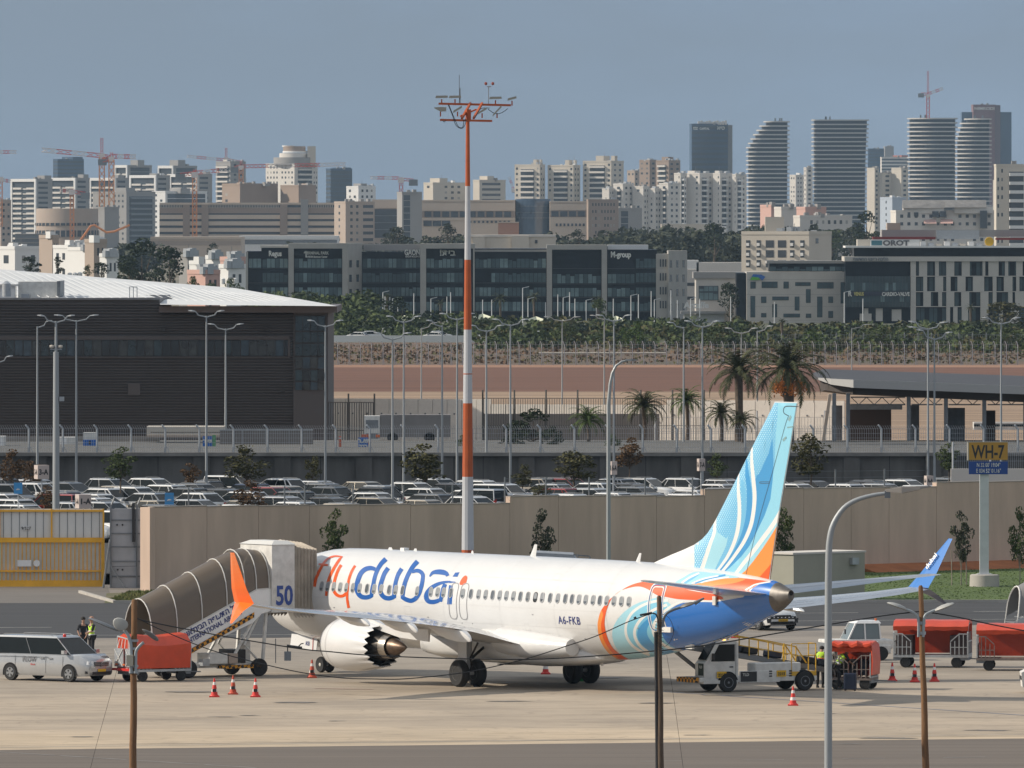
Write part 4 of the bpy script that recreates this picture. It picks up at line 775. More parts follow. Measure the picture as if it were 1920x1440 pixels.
ptree(TV,1,1885,566,640,2150,100,'broad olive tree at the right edge before the stone office',lf_olive)
ptree(TV,2,1835,600,645,2140,50,'smaller olive tree left of the broad olive tree',lf_olive)
ptree(TV,3,1125,558,650,2120,50,'green tree with airy top before the rightmost stone frame',lf_mid)
rnd=random.Random(5); mb=MB(); mb2=MB(); mb3=MB()
def scrub(px0,px1,yt0,yt1,yb0,yb1,Y0,Y1,n,R0,R1,sel,sz=.55,nl=70):
 for i in range(n):
  px=rnd.uniform(px0,px1); f=rnd.random(); Y=lerp(Y1,Y0,f); c=P(px,lerp(yt0,yb0,f)+rnd.uniform(0,5),Y); R=rnd.uniform(R0,R1)
  leaves(rnd.choice(sel),(c.x,c.y,c.z-R*.3),(R,R,R*.62),nl,sz,rnd)
scrub(480,700,548,560,585,600,2000,2100,50,1.8,3.2,(mb,mb2,mb)); scrub(640,880,585,600,632,640,1990,2100,60,1.5,2.6,(mb,mb,mb2))
scrub(880,1400,597,607,640,645,1830,2150,190,1.3,2.9,(mb,mb,mb2,mb3)); scrub(1400,1930,607,618,645,655,1800,2100,220,1.3,2.9,(mb,mb,mb2,mb3)); scrub(1480,1930,640,650,655,662,1760,1850,60,1.0,1.8,(mb,mb3))
tag(mb.build('scrub',lf_mid,fix=False),'dense dark green scrub belt in front of the business park','scrub',kind='stuff')
tag(mb2.build('scrub',lf_dark,fix=False),'darker evergreen scrub mixed through the belt before the offices','scrub',kind='stuff')
tag(mb3.build('scrub',lf_olive,fix=False),'olive and brownish scrub mixed through the belt before the offices','scrub',kind='stuff')
for i,(px,w,pt,pb) in enumerate(((1192,46,605,650),(1170,30,615,650),(1522,60,618,665),(1060,60,606,640),(1340,70,612,650),(1655,60,612,645),(1890,60,615,652))):
 ptree(TB,i,px,pt,pb,1790-6*i,w,('bright green rounded bush at the middle of the scrub belt','small bright bush left of the brightest round bush','bright green bush above the dark double fence','dark rounded bush near the pair of shade sails','wide low green bush before the cafe building','rounded bush under the glazed office centre','rounded bush below the broad olive tree')[i],lf_bright if i in (0,1,2) else lf_mid,'bush','bush',W=.75)
mb=MB(); mb2=MB(); rnd=random.Random(9)
for i in range(1300):
 Y=rnd.uniform(1586,1900); px=rnd.uniform(600,1930); z=-.95-(Y-1582)/378*.95; leaves(mb if rnd.random()<.6 else mb2,(X(px,Y),Y,z+.2),(1.5,.8,.2),5,.32,rnd)
tag(mb.build('dry_grass',leafm2('dry_grass_leaves',(.17,.10,.06),(.12,.085,.055)),fix=False),'reddish dry grass across the rough field by the far fence','grass',kind='stuff')
tag(mb2.build('weeds',lf_olive,fix=False),'greyish green weeds across the rough field by the far fence','weeds',kind='stuff')
def palm(label,px,pcrown,pbase,Y,rpx,nf=34,lm=None,tm=bark,tr=.22,dates=False,up=.5,seed=1,name='date_palm',ll=.62):
 rnd=random.Random(seed); b=P(px,pbase,Y); h=(pbase-pcrown)*Y/FPX; R=rpx*Y/FPX; t=thing(name,label,'palm tree',(b.x,b.y,b.z),0)
 mt=MB(); mt.tube([(0,0,0),(.05,0,h*.5),(0,0,h-.5),(0,0,h)],[tr*1.15,tr*.9,tr,tr*1.3],10); mt.build('trunk',tm,t)
 mf=MB(); lm=lm or lf_mid
 for i in range(nf):
  a=i*2.399+rnd.uniform(-.2,.2); el=lerp(1.45,-.25,(i/nf)**.9)+rnd.uniform(-.1,.1); d=Vector((math.cos(a),math.sin(a),0)); L=R*rnd.uniform(.85,1.1); pts=[]; e=el; p=Vector((0,0,h)); n=9
  for k in range(n+1):
   pts.append(p.copy()); p=p+(d*math.cos(e)+Vector((0,0,math.sin(e))))*L/n; e-=.13+.022*k
  side=Vector((-d.y,d.x,0)); mf.tube(pts[::2]+[pts[-1]],[.035,.03,.025,.02,.012,.008][:len(pts[::2])+1],3,False)
  for k in range(1,n+1):
   for s in (1,-1):
    for q in range(3):
     f=(k-1+q/3)/n; p0=lerp(pts[k-1],pts[k],q/3); tang=(pts[k]-pts[k-1]).normalized(); ln=ll*R/3*math.sin(PI*min(.95,f*.8+.18))*rnd.uniform(.8,1.1); dirv=(side*s*.75+tang*.65+Vector((0,0,-.12+rnd.uniform(-.3,.12)))).normalized(); w=tang*.05*R/3
     mf.add([p0-w,p0+w,p0+dirv*ln],[(0,1,2)])
 mf.build('crown',lm,t,fix=False)
 if dates:
  dm=M('orange_dates',(.60,.20,.035),.6,var=.3,scale=6)
  for i in range(9):
   a=i*.7; mb=MB(); c=Vector((math.cos(a)*.95,math.sin(a)*.95,h-.75-rnd.random()*.5)); mb.tube([(0,0,h),(c.x*.6,c.y*.6,h+.1),c],.03,4);
   for k in range(60): q=c+Vector((rnd.gauss(0,.15),rnd.gauss(0,.15),-abs(rnd.gauss(0,.36)))); mb.box(q,(.08,.08,.10),rnd.random())
   mb.build('date_cluster',dm,t)
 return t
lf_palm=leafm2('palm_leaves',(.085,.09,.04),(.028,.036,.018),1.2); lf_palm2=leafm2('palm_leaves_fresh',(.09,.13,.035),(.035,.055,.02),1.2)
palm('tall date palm without fruit, left of the fruiting palm above the tail fin',1385,698,850,800,84,36,lf_palm,tr=.30,seed=2)
palm('date palm heavy with orange fruit rising behind the tail fin',1478,694,850,790,98,46,lf_palm,tr=.40,dates=True,seed=3)
palm('feathery palm with drooping fronds behind the fence, leftmost of the tall ones',1208,762,842,810,56,40,lf_palm,tr=.14,seed=4,name='palm_tree')
palm('slim palm with a bright top between two lamp poles',1288,752,842,812,46,34,lf_palm2,tr=.14,seed=5,name='palm_tree')
palm('young palm with stiff fronds below the tall date palm',1352,775,842,800,46,32,lf_palm,tr=.15,seed=6,name='palm_tree')
palm('low palm leaning right, between the young palm and the fruiting one',1392,790,842,795,38,28,lf_palm,tr=.13,seed=7,name='palm_tree')
palm('low bushy palm behind the mesh fence right of the dark conifer hedge',1103,790,845,800,50,34,lf_palm2,tr=.12,seed=8,name='palm_tree')
for i,(px,pc,pb,r,Y) in enumerate(((826,570,632,16,2350),(938,562,632,24,2300),(1001,558,632,22,2320),(1120,565,630,20,2320),(726,556,600,14,2400),(1820,578,640,15,2150),(1466,604,650,15,1900))):
 palm(('small palm left of the striped mast before the glass office','palm with a bushy crown right of the striped mast','palm beside the bushy crowned one, before the glass office','hazy palm before the rightmost stone frame','small hazy palm above the broad bright tree','palm with a ragged trunk before the staggered stone office','low palm at the foot of the scattered window office')[i],px,pc,pb,Y,r,16,lf_palm,tr=.25,seed=20+i,ll=.6)
for i,(px,pt,pb,w,Y,m,lab) in enumerate(((1000,766,842,90,800,lf_dark,'tall dark conifer hedge plant behind the mesh fence'),(962,792,842,60,792,lf_dark,'lower dark bush left of the tall hedge plant'),(1035,800,842,50,790,lf_dark,'dark bush right of the tall hedge plant'),(1150,815,845,40,785,lf_mid,'low green bush behind the fence beside the curved lamp'),(870,815,842,40,785,lf_mid,'small bush behind the fence right of the grey container'))):
 ptree(TV if i==0 else TB,i,px,pt,pb,Y,w,lab,m,'bush','bush',W=.40 if i==0 else .75)
for i,(px,pt,pb,w,Y,m,lab) in enumerate(((226,838,925,70,700,lf_mid,'full green tree standing among the parked cars on the left'),(22,842,925,56,735,lf_brown,'thin brown leafed tree at the left edge of the car park'),(62,860,925,46,738,lf_brown,'thin brown leafed tree behind the taller white column sign'),(355,868,925,44,735,lf_brown,'small autumn brown tree beside the tall double lamp'),(462,834,925,90,738,lf_olive,'airy yellow green tree before the retaining wall'),(586,850,920,36,745,lf_olive,'slender yellow green sapling left of the lamp pole'),(798,832,930,100,735,lf_olive,'wide airy olive tree left of the striped mast'),(980,870,925,50,735,lf_olive,'small olive tree under the dark hedge plants'),(1075,840,925,100,738,lf_olive,'wide yellow green tree right of the mast in the car park'),(1180,820,900,60,745,lf_brown,'brownish tree behind the curved lamp arm'),(1345,850,912,46,742,lf_mid,'compact green tree beside the 7-A column sign'),(1522,806,925,90,735,lf_olive,'tall brownish olive tree touching the rear edge of the tail fin'),(90,910,975,44,655,lf_brown,'bare reddish shrub between the blue sign and the grey mast'),(470,900,975,70,650,lf_brown,'ragged brown tree above the beige wall, left part'),(1010,905,955,50,650,lf_olive,'ragged olive shrub showing over the beige wall'),(1780,830,905,50,700,lf_mid,'green tree left of the yellow gate sign post'))):
 ptree(TS,i,px,pt,pb,Y,w,lab,m,W=.33,bk=bark)
for i,(px,pt,pb,w,m,lab) in enumerate(((628,954,1112,54,lf_mid,'slim dark green sapling against the wall above the nose of the airliner'),(1016,954,1108,52,lf_grey,'bare topped sapling against the wall above the airliner roof'),(1474,944,1100,50,lf_mid,'leafy dark sapling right behind the tail fin'),(1802,958,1098,46,lf_grey,'leaning thin sapling with wooden stake left of the yellow gate sign'),(1912,950,1100,44,lf_mid,'sapling cut by the right edge of the lawn'))):
 Y=wallpt(px).y-(6 if i>2 else 3); Y=min(Y,Yg(pb) if i>2 else Y);
 b=Vector((X(px,Y),Y,0)); h=Zp(pt,Y)
 t=plant(TS[i%3],'sapling',lab,'tree',b,w*Y/FPX/.62,h,m,bark_p if i>2 else bark,i*1.1)
 if i==3:
  mb=MB();
  for dx in (-.3,.5): mb.tube([(dx/t.scale[0],0,0),((dx+.02)/t.scale[0],0,1.9/h)],.03/t.scale[0],5)
  mb.build('stake',bark_p,t)
# ================================================================ terrace, retaining wall, dark ribbed building
YR=760
def wallseg(name,label,x0,x1,Y,z0,z1,m,th=.5,cat='wall'):
 t=thing(name,label,cat,((x0+x1)/2,Y,z0)); mb=MB(); mb.bb(-(x1-x0)/2,(x1-x0)/2,0,th,0,z1-z0); mb.build('wall_body',m,t); return t
rw=thing('retaining_wall','long dark stained concrete retaining wall behind the car park','wall',(0,YR,.6))
darkw=M('stained_dark_concrete',(.105,.098,.090),.92,var=.35,scale=.5,stretch=(1,1,.22),detail=6)
mb=MB(); mb.bb(-250,250,0,.8,-.7,2.75); mb.build('wall_body',darkw,rw)
mb=MB(); mb.bb(-250,250,-.45,.9,2.75,3.0); mb.build('coping',M('coping_concrete',(.20,.19,.175),.9,var=.2,scale=.8),rw)
for i in range(-9,10):
 mb=MB(); x=i*5.6+1.0; mb.bb(x-.55,x+.55,-.28,0,0,2.75); mb.build('pilaster',darkw,rw)
 mb=MB(); mb.bb(x+2.6,x+2.63,-.004,.1,0,2.75); mb.build('joint',black_g,rw)
def mesh_fence(label,xs,Y,z,h,bar=.15,m=galv,rails=5,crank=True,br=.011,name='mesh_fence',dirv=None,cat='fence',postw=.07):
 """cranked-post fence with welded panels between posts at the x positions"""
 t=thing(name,label,cat,(0,Y,z)); W=xs[1]-xs[0]
 mp=MB();
 if crank: mp.tube([(0,0,0),(0,0,h*.86),(-.22,-.1,h*1.02)],postw,5); mp.tube([(.28,0,0),(0,0,h*.30)],postw*.5,4)
 else: mp.tube([(0,0,0),(0,0,h)],postw,5)
 pm=mp.mesh('post'); pm.materials.append(m)
 mb=MB(); n=int(W/bar)
 for k in range(n):
  x=W*(k+.5)/n; mb.tube([(x,0,.02),(x,0,h*.86)]+([(x-.14,-.06,h)] if crank else []),br,3,False)
 for k in range(rails): zz=h*.86*k/(rails-1)+.03; mb.tube([(0,0,zz),(W,0,zz)],br,3,False)
 me=mb.mesh('mesh_panel'); me.materials.append(m)
 for x in xs: put('post',pm,t,(x,0,0))
 for x in xs[:-1]: put('mesh_panel',me,t,(x,0,0))
 return t
mesh_fence('grey welded mesh fence with cranked posts on the retaining wall, full width',[-38+i*2.35 for i in range(34)],YR+.2,3.6,1.85,.15,galv,6)
YD=850; kD=YD/FPX
rib_m=M('ribbed_charcoal_cladding',(.070,.067,.069),.55,metal=.15,var=.08,scale=.3); dk_tr=M('charcoal_trim',(.075,.071,.073),.6)
def DZ(py): return Zp(py,YD)-1.0
db=thing('ribbed_building','long charcoal building with ribbed cladding, window band and white sloping roof','building',(X(300,YD),YD,1.0))
def DX(px): return X(px,YD)-X(300,YD)
mb=MB(); mb.bb(DX(-60),DX(552),.25,30,0,DZ(588)); mb.bb(DX(-60),DX(299),.25,30,DZ(588),DZ(561)); mb.build('wall',rib_m,db)
def ribs(name,a,e,y0,y1,pitch=.215):
 mb=MB(); z=DZ(y1); n=int((DZ(y0)-z)/pitch); x0,x1=DX(a),DX(e)
 for k in range(n):
  zz=z+k*pitch; mb.loft([[(x0,.25,zz+.03),(x0,.10,zz+.05),(x0,.10,zz+pitch*.62),(x0,.25,zz+pitch*.72)],[(x1,.25,zz+.03),(x1,.10,zz+.05),(x1,.10,zz+pitch*.62),(x1,.25,zz+pitch*.72)]])
 return tag(mb.build(name,rib_m,db),kind='stuff')
ribs('cladding_ribs',-60,550,671,815); ribs('cladding_ribs',-60,550,588,631); ribs('cladding_ribs',-60,299,562,588); ribs('cladding_ribs',543,550,631,671)
mb=MB(); mb.bb(DX(-60),DX(543),-.05,.3,DZ(637),DZ(630)); mb.bb(DX(-60),DX(543),-.05,.3,DZ(671),DZ(668.5)); mb.bb(DX(540),DX(544),-.05,.3,DZ(668),DZ(637)); mb.build('window_band_frame',dk_tr,db)
rD=random.Random(4); pg=[M('reflective_pane_%s'%n_,c,.08,spec=.9,var=.6,scale=.8) for n_,c in (('teal',(.018,.035,.042)),('grey',(.035,.040,.038)),('dark',(.010,.014,.016)),('blue',(.03,.055,.075)))]
x=-22
while x<538:
 mb=MB(); mb.bb(DX(x+.6),DX(x+15.7),.12,.3,DZ(667),DZ(638)); mb.build('pane',rD.choice(pg),db); mb=MB(); mb.bb(DX(x-.6),DX(x+.6),.0,.3,DZ(668),DZ(637)); mb.build('mullion',black_p,db); x+=16.3
mb=MB(); mb.bb(DX(550),DX(615),-.1,28,0,DZ(585)); mb.build('corner_tower_wall',dk_tr,db)
for r,(y0,y1) in enumerate(((593,620),(623,642),(645,667),(670,691),(694,714),(717,731))):
 for c in range(4):
  a=554+c*14.2; mb=MB(); mb.bb(DX(a),DX(a+13),-.18,.2,DZ(y1),DZ(y0)); mb.build('pane',pg[(r*3+c*2)%4] if r>2 else pg[0],db)
for k in range(5): mb=MB(); a=553+k*14.2; mb.bb(DX(a),DX(a+1),-.26,.2,DZ(732),DZ(592)); mb.build('mullion',black_p,db)
roofw=M('white_membrane_roof',(.66,.67,.67),.6,var=.08,scale=.15,stretch=(1,.1,1));
def DL(px,py,Y): v=P(px,py,Y); return (v.x-X(300,YD),v.y-YD,v.z-1.0)
mb=MB(); mb.add([DL(300,571,848),DL(632,574,848),DL(632,573,872),DL(440,540,960),DL(150,517,960),DL(-60,500,960),DL(-60,560,862),DL(112,560,862),DL(300,562,862)],[(0,1,2,3,8),(3,4,5,6,7,8)]); mb.build('white_roof',roofw,db,fix=False)
for k in range(34):   # standing seams
 f=k/34; a=DL(lerp(40,632,f),lerp(556,572.5,f),lerp(862,858,f)); b_=DL(lerp(-60,560,f),lerp(501.5,560,f),lerp(958,900,f)); mb=MB(); mb.tube([Vector(a)+Vector((0,0,.01)),Vector(b_)+Vector((0,0,.01))],.03,3,False); mb.build('roof_seam',roofw,db)
mb=MB(); mb.bb(DX(299),DX(632),-1.0,.2,DZ(586),DZ(574)); mb.bb(DX(612),DX(632),.2,24,DZ(586),DZ(574)); mb.build('eave_fascia',M('fascia_grey',(.11,.10,.102),.6),db)
mb=MB(); mb.bb(DX(-60),DX(300),-.05,.2,DZ(562),DZ(558.5)); mb.build('parapet_trim',galv_d,db)
mb=MB(); mb.add([DL(130,553,900),DL(318,553,900),DL(325,563,875),DL(200,561,868)],[(0,1,2,3)]);
mb=MB(); p0,p1=DL(110,560,868),DL(322,553,880); mb.loft([[DL(146,553.5,880),DL(318,553.5,880),DL(323,562,866),DL(190,561.5,866)],[Vector(q)+Vector((0,.5,.02)) for q in (DL(146,553.5,880),DL(318,553.5,880),DL(323,562,866),DL(190,561.5,866))]]); mb.build('roof_recess',black_p,db)
def rbox(name,a,e,y0,y1,Y,d,m):
 mb=MB(); p,q=DL(a,y1,Y),DL(e,y0,Y); mb.bb(p[0],q[0],p[1],p[1]+d,p[2],q[2]); return mb.build(name,m,db)
rbox('roof_plant_room',34,107,528,560,866,8,white_d); rbox('roof_plant_side',107,113,527,560,865.8,8,galv_d)
rbox('roof_hut',-10,27,537,562,862,4,white_p); rbox('roof_hut_cap',-12,30,533,537,861.8,4.6,white_d); rbox('roof_duct',40,55,551,561,861,2,galv)
mb=MB(); c=DL(12,556,860); mb.lathe([(.35,0),(.35,1.0),(.1,1.2)],12,c=(c[0],c[1],c[2]),axis='z'); mb.build('roof_vent',galv,db,True)
mb=MB();
for a in (243,250,257): mb.tube([DL(a,562,858),DL(a,538,858)],.04,4)
mb.tube([DL(243,538,858),DL(257,538,858)],.04,4); mb.build('roof_ladder',galv,db)
mb=MB(); mb.bb(DX(240),DX(263),-.02,.2,DZ(741),DZ(719)); mb.build('louvre_door',dk_tr,db)
for px,py in ((58,618),(306,618),(502,618),(530,733)): mb=MB(); mb.box((DX(px),-.25,DZ(py)),(.35,.4,.2)); mb.build('security_camera',black_p,db)
def tbox(label,a,e,y0,y1,Y,d,m,name,cat,parts=()):
 x0,x1=X(a,Y),X(e,Y); z0,z1=Zp(y1,Y),Zp(y0,Y); t=thing(name,label,cat,((x0+x1)/2,Y,z0)); w=(x1-x0)/2; mb=MB(); mb.bb(-w,w,0,d,0,z1-z0); mb.build('shell',m,t)
 for nm,u0,u1,v0,v1,mm,dd in parts: mb=MB(); mb.bb(lerp(-w,w,u0),lerp(-w,w,u1),-dd,.05,lerp(0,z1-z0,v0),lerp(0,z1-z0,v1)); mb.build(nm,mm,t)
 return t
blue_p=M('booth_blue',(.02,.13,.45),.5); green_p=M('booth_green',(.08,.30,.12),.5)
tbox('white and blue guard booth with a small dark window behind the fence',156,180,811,841,785,1.4,white_d,'guard_booth','booth',(('blue_base',0,1,.0,.55,blue_p,.03),('hatch',.42,.58,.25,.50,dglass,.05)))
tbox('white container box at the left edge behind the fence',-14,9,818,841,785,2,white_d,'container','container',(('door',.1,.9,.1,.9,white_p,.02),))
tbox('white low container left of the guard booth',110,144,820,841,790,2,white_d,'container','container',(('door',.1,.45,.1,.9,white_p,.02),))
tbox('long low concrete upstand in the service yard behind the fence',8,300,818,841,800,.4,M('yard_concrete',(.24,.22,.20),.9,var=.2,scale=.5),'upstand_wall','wall')
tbox('cream prefab roof with cables behind the mesh fence',275,420,800,820,795,4,cream,'prefab_cabin','cabin',(('eave',0,1,.0,.2,tan,.1),('cable',.05,.95,.45,.5,black_p,.02)))
tbox('grey brown site hoarding behind the mesh fence',412,587,805,842,790,.2,M('hoarding',(.19,.175,.165),.9,var=.1,scale=.6),'hoarding','fence',tuple(('panel_joint',u,u+.006,0,1,galv,.04) for u in (.24,.49,.74))+(('top_rail',0,1,.94,1,galv,.05),))
g1=tbox('blue Hebrew gate sign next to a green one behind the fence',380,398,818,841,783,.1,blue_p,'gate_sign','sign',(('green_board',1.02,1.35,.1,1.1,green_p,-.1),))
text('sign_lettering','רעש',.34,white_l,g1,frame((0,-.03,.42),(1,0,0),(0,0,1)),.01,.02)
g2=tbox('blue Hebrew gate sign leaning on an orange red box',672,690,820,842,781,.1,blue_p,'gate_sign','sign',(('orange_box',.30,1.3,.35,1.25,M('orange_red_box',(.50,.12,.06),.6),-.2),))
text('sign_lettering','רעש',.40,white_l,g2,frame((0,-.03,.46),(1,0,0),(0,0,1)),.01,.02); text('sign_lettering','רבכ',.36,white_l,g2,frame((0,-.03,.08),(1,0,0),(0,0,1)),.01,.02)
tbox('slim orange red bollard box on the terrace behind the fence',635,640,818,842,781,.3,MATS['orange_red_box'],'marker_post','post',(('band',0,1,.8,.9,white_l,.01),))
tk=tbox('white truck cab with a grey box body parked behind the fence',683,712,780,830,805,2.2,white_d,'truck','truck',(('windscreen',.1,.9,.55,.85,galv_d,.03),('grille',.1,.9,.15,.35,galv_d,.02),('orange_stripe',.75,1,.2,.3,orange_p,.04)))
mb=MB(); w=X(845,805)-X(698,805); mb.bb(.58,w,.1,2.4,.4,Zp(778,805)-Zp(830,805)); mb.build('box_body',M('truck_grey',(.20,.19,.185),.7,var=.12,scale=.5),tk)
for u in (.2,1.8,4.5): mb=MB(); mb.lathe([(.4,0),(.4,.3)],14,c=(u-.3,.1,.35),axis='y'); mb.build('wheel',black_r,tk)
pw_m=M('white_wall_panels',(.80,.75,.67),.9,var=.12,scale=.7)
ww=thing('panel_wall','long off white wall of upright concrete panels behind the palms','wall',(0,900,.6),-.28)
mb=MB(); mb.bb(-.60,.60,0,.25,0,4.4); pm1=mb.mesh('concrete_panel'); pm1.materials.append(pw_m); mb=MB(); mb.bb(-.60,.60,0,.25,0,4.0); pm2=mb.mesh('concrete_panel'); pm2.materials.append(pw_m)
mb=MB(); mb.box((0,0,0),(.12,.05,.12)); pmh=mb.mesh('lifting_hole'); pmh.materials.append(galv_d)
k=0; x=X(548,900)
while x<X(1600,900):
 px=x*FPX/900+960; me=pm1 if px<905 or px>1235 else pm2; p=put('concrete_panel',me,ww,(x+.62,(k%3)*.012,0)); put('lifting_hole',pmh,p,(0,-.02,me is pm1 and 3.2 or 2.6)); x+=1.24; k+=1
wallseg('low_wall','smooth grey brown wall behind the hedge and low palms',X(905,880),X(1236,880),880,.6,Zp(776,880),M('taupe_wall',(.24,.22,.20),.9,var=.1,scale=.3))
pal=M('palisade_steel',(.10,.10,.095),.6,metal=.3)
mesh_fence('tall dark palisade fence in front of the white panels, left part',[X(556,850)+i*2.0 for i in range(4)],850,1.2,Zp(738,850)-1.2,.17,pal,3,False,.035,'palisade_fence')
mesh_fence('tall dark palisade fence running behind the hedge and the curved lamp',[X(905,870)+i*2.5 for i in range(8)],872,1.2,Zp(731,872)-1.2,.19,pal,3,False,.022,'palisade_fence')
mesh_fence('thin mesh fence before the white panels under the palms',[X(1230,840)+i*2.6 for i in range(7)],845,1.2,Zp(770,845)-1.2,.22,galv,4,False,.015)
mesh_fence('far perimeter fence with cranked posts along the red field',[X(612,1577)+i*1.62 for i in range(62)],1577,-.95,3.35,.5,galv,3,True,.018,'perimeter_fence',postw=.075)
mesh_fence('second far fence behind the scrub edge on the right side',[X(1440,1860)+i*2.3 for i in range(20)],1860,-1.65,2.5,.35,galv_d,4,False,.03,'perimeter_fence',postw=.07)
tag(MB().tube([(X(1010,1700),1700,-.7),(X(1250,1700),1700,-.7)],.14,5).build('pipeline',cream),'pale pipe lying in the rough field left of the tall lamps','pipe')
def lowwall(label,a,e,y,Y,h,m):
 mb=MB(); x0,x1=X(a,Y),X(e,Y); z=Zp(y,Y); mb.bb(x0,x1,Y,Y+.4,z-h,z); tag(mb.build('low_white_wall',m),label,'wall')
lowwall('low white wall at the edge of the business park car park',612,940,629,1965,1.3,whitew); lowwall('short low white wall right of the striped mast',983,1087,635,1950,.8,whitew)
YS=800; kx=lambda px:X(px,YS)-X(1730,YS); kz=lambda py:Zp(py,YS)-1.0
st=thing('station_shelter','long station shelter with dark curved roof, white fascia and dark underside','shelter',(X(1730,YS),YS,1.0))
mb=MB(); rr=[]
for px,d0 in ((1540,8),(1560,3),(1600,0),(1700,0),(1990,0)):
 yf=interp([(1540,712),(1700,716),(1990,728)],px); yt=interp([(1540,700),(1560,692),(1990,706)],px); yb=interp([(1540,716),(1560,722),(1990,741)],px)
 rr.append([(kx(px),d0,kz(yb)),(kx(px),d0,kz(yf)),(kx(px),24,Zp(yt,YS+24)-1.0),(kx(px),24.5,kz(yb))])
mb.loft(rr); mb.build('roof',M('station_roof_grey',(.045,.045,.05),.6,var=.06,scale=.2),st)
mb=MB(); mb.loft([[(kx(px),d-.15,kz(yb)),(kx(px),d-.15,kz(yf)),(kx(px),d+.1,kz(yf)),(kx(px),d+.1,kz(yb))] for px,d,yf,yb in ((1540,8,711,715),(1560,3,711,722),(1600,0,712,727),(1700,0,715,731),(1990,0,727,742))]); mb.build('white_fascia',M('fascia_white',(.36,.36,.355),.7),st)
mb=MB(); mb.loft([[(kx(px),d,kz(ya)),(kx(px),d,kz(yb)),(kx(px),20,kz(yb)-.3),(kx(px),20,kz(ya))] for px,d,ya,yb in ((1552,6,722,734),(1600,1.2,727.5,740),(1700,1.2,731.5,744),(1990,1.2,742.5,757))]); mb.build('soffit',M('soffit_brown',(.06,.05,.045),.8),st)
for px in (1566,1592,1706,1776,1848,1925): mb=MB(); mb.bb(kx(px-4),kx(px+3),1.5,2.1,0,kz(738)); mb.build('column',galv_d,st)
mb=MB(); mb.loft([[(kx(1555),2,kz(740)),(kx(1561),2,kz(740)),(kx(1561),2.6,kz(740)),(kx(1555),2.6,kz(740))],[(kx(1541),2,kz(836)),(kx(1547),2,kz(836)),(kx(1547),2.6,kz(836)),(kx(1541),2.6,kz(836))]]); mb.build('slanted_strut',tan_l,st)
for y0,y1 in ((746,760),):
 for a,e in ((1598,1700),(1712,1770),(1782,1842),(1855,1930)):
  mb=MB(); mb.tube([(kx(a),3,kz(y0)),(kx(e),3,kz(y0))],.06,4); mb.tube([(kx(a),3,kz(y1)),(kx(e),3,kz(y1))],.06,4); n=max(3,int((e-a)/14))
  for k_2 in range(n): mb.tube([(kx(lerp(a,e,k_2/n)),3,kz(y1 if k_2%2 else y0)),(kx(lerp(a,e,(k_2+1)/n)),3,kz(y0 if k_2%2 else y1))],.04,4)
  mb.build('truss',galv_d,st)
brn=M('brown_panelling',(.085,.06,.048),.85)
for a,e,y0,y1,m,d in ((1598,1680,770,842,brn,10),(1712,1735,765,842,galv_d,12),(1568,1588,765,842,galv_d,11),(1786,1822,770,842,galv_d,12),(1862,1880,775,842,brn,12),(1598,1700,762,772,galv,9)):
 mb=MB(); mb.bb(kx(a),kx(e),d,d+.4,kz(y1),kz(y0)); mb.build('back_panel',m,st)
tbox('white parked vehicles seen through the station shelter',1826,1925,792,806,835,2,white_d,'parked_bus','bus',(('window_band',0,1,.45,.75,dglass,.03),))
lowwall('cream garden wall behind the yellow gate sign',1783,1990,879,640,2.6,cream2)
mesh_fence('mesh fence on top of the cream wall behind the gate sign',[X(1788,645)+i*2.2 for i in range(5)],646,Zp(880,646),1.6,.12,galv,4,False,.009)
# ================================================================ beige perimeter wall, gate and metal fence
pwl=thing('perimeter_wall','long beige rendered perimeter wall of tall panels behind the airliner','wall',(W0.x,W0.y,0),math.atan2(WD.y,WD.x))
def tw(px): return (wallpt(px)-W0).length*(1 if wallpt(px).x>=W0.x else -1)
js=[285,388,485,580,675,770,865,956,1047,1140,1231,1321,1409,1507,1596,1667,1756,1850,1945]
tops=lambda px:952 if px<300 else interp([(285,951),(955,945)],px) if px<955 else 931 if px<1320 else interp([(1320,918),(1750,914)],px) if px<1755 else interp([(1755,905),(1945,903)],px)
for a,e in zip(js,js[1:]):
 t0,t1=tw(a),tw(e); pm_=wallpt((a+e)/2); z=Zp(tops((a+e)/2),pm_.y); mb=MB(); mb.bb(t0+.012,t1-.012,0,.35,0,z); p=mb.build('wall_panel',wallpaint,pwl)
 mb=MB(); mb.bb(t0+.012,t1-.012,-.02,.37,z,z+.05); mb.build('panel_cap',M('cap_render',(.33,.29,.255),.9),p)
mb=MB(); mb.bb(-.35,0,-.25,.55,0,Zp(951,W0.y)); mb.build('end_pier',wallpaint,pwl)
for px in (365,545,583,673,768,860,958,1035,1116,1221,1310,1472,1578,1670):   # posts of the wire topped fence on the wall
 q=wallpt(px); t_=tw(px); z=Zp(tops(px),q.y); mb=MB(); mb.tube([(t_,.5,z-.3),(t_,.5,z+1.05)],.045,5); mb.build('fence_post',galv_d,pwl)
for hh in (.3,.6,.95):
 mb=MB();
 for a,e in ((285,950),(960,1315),(1325,1745)):
  pa,pe=wallpt(a),wallpt(e); mb.tube([(tw(a),.5,Zp(tops(a+2),pa.y)+hh),(tw(e),.5,Zp(tops(e-3),pe.y)+hh)],.008,3,False)
 mb.build('fence_wire',galv_d,pwl)
c,dr,dl,wr,wl=footprint(1445,1488,1626,565,.80)
ub_=thing('utility_block','plain beige utility block standing on the lawn behind the tail cone','building',c,0); H=Zp(1040,565)
mb=MB(); q=[Vector((0,0,0)),dr*wr,dr*wr+dl*wl*1.3,dl*wl*1.3]; mb.loft([[p for p in q],[p+Vector((0,0,H)) for p in q]]); mb.build('wall',M('pale_olive_render',(.33,.32,.265),.9,var=.06,scale=.5),ub_)
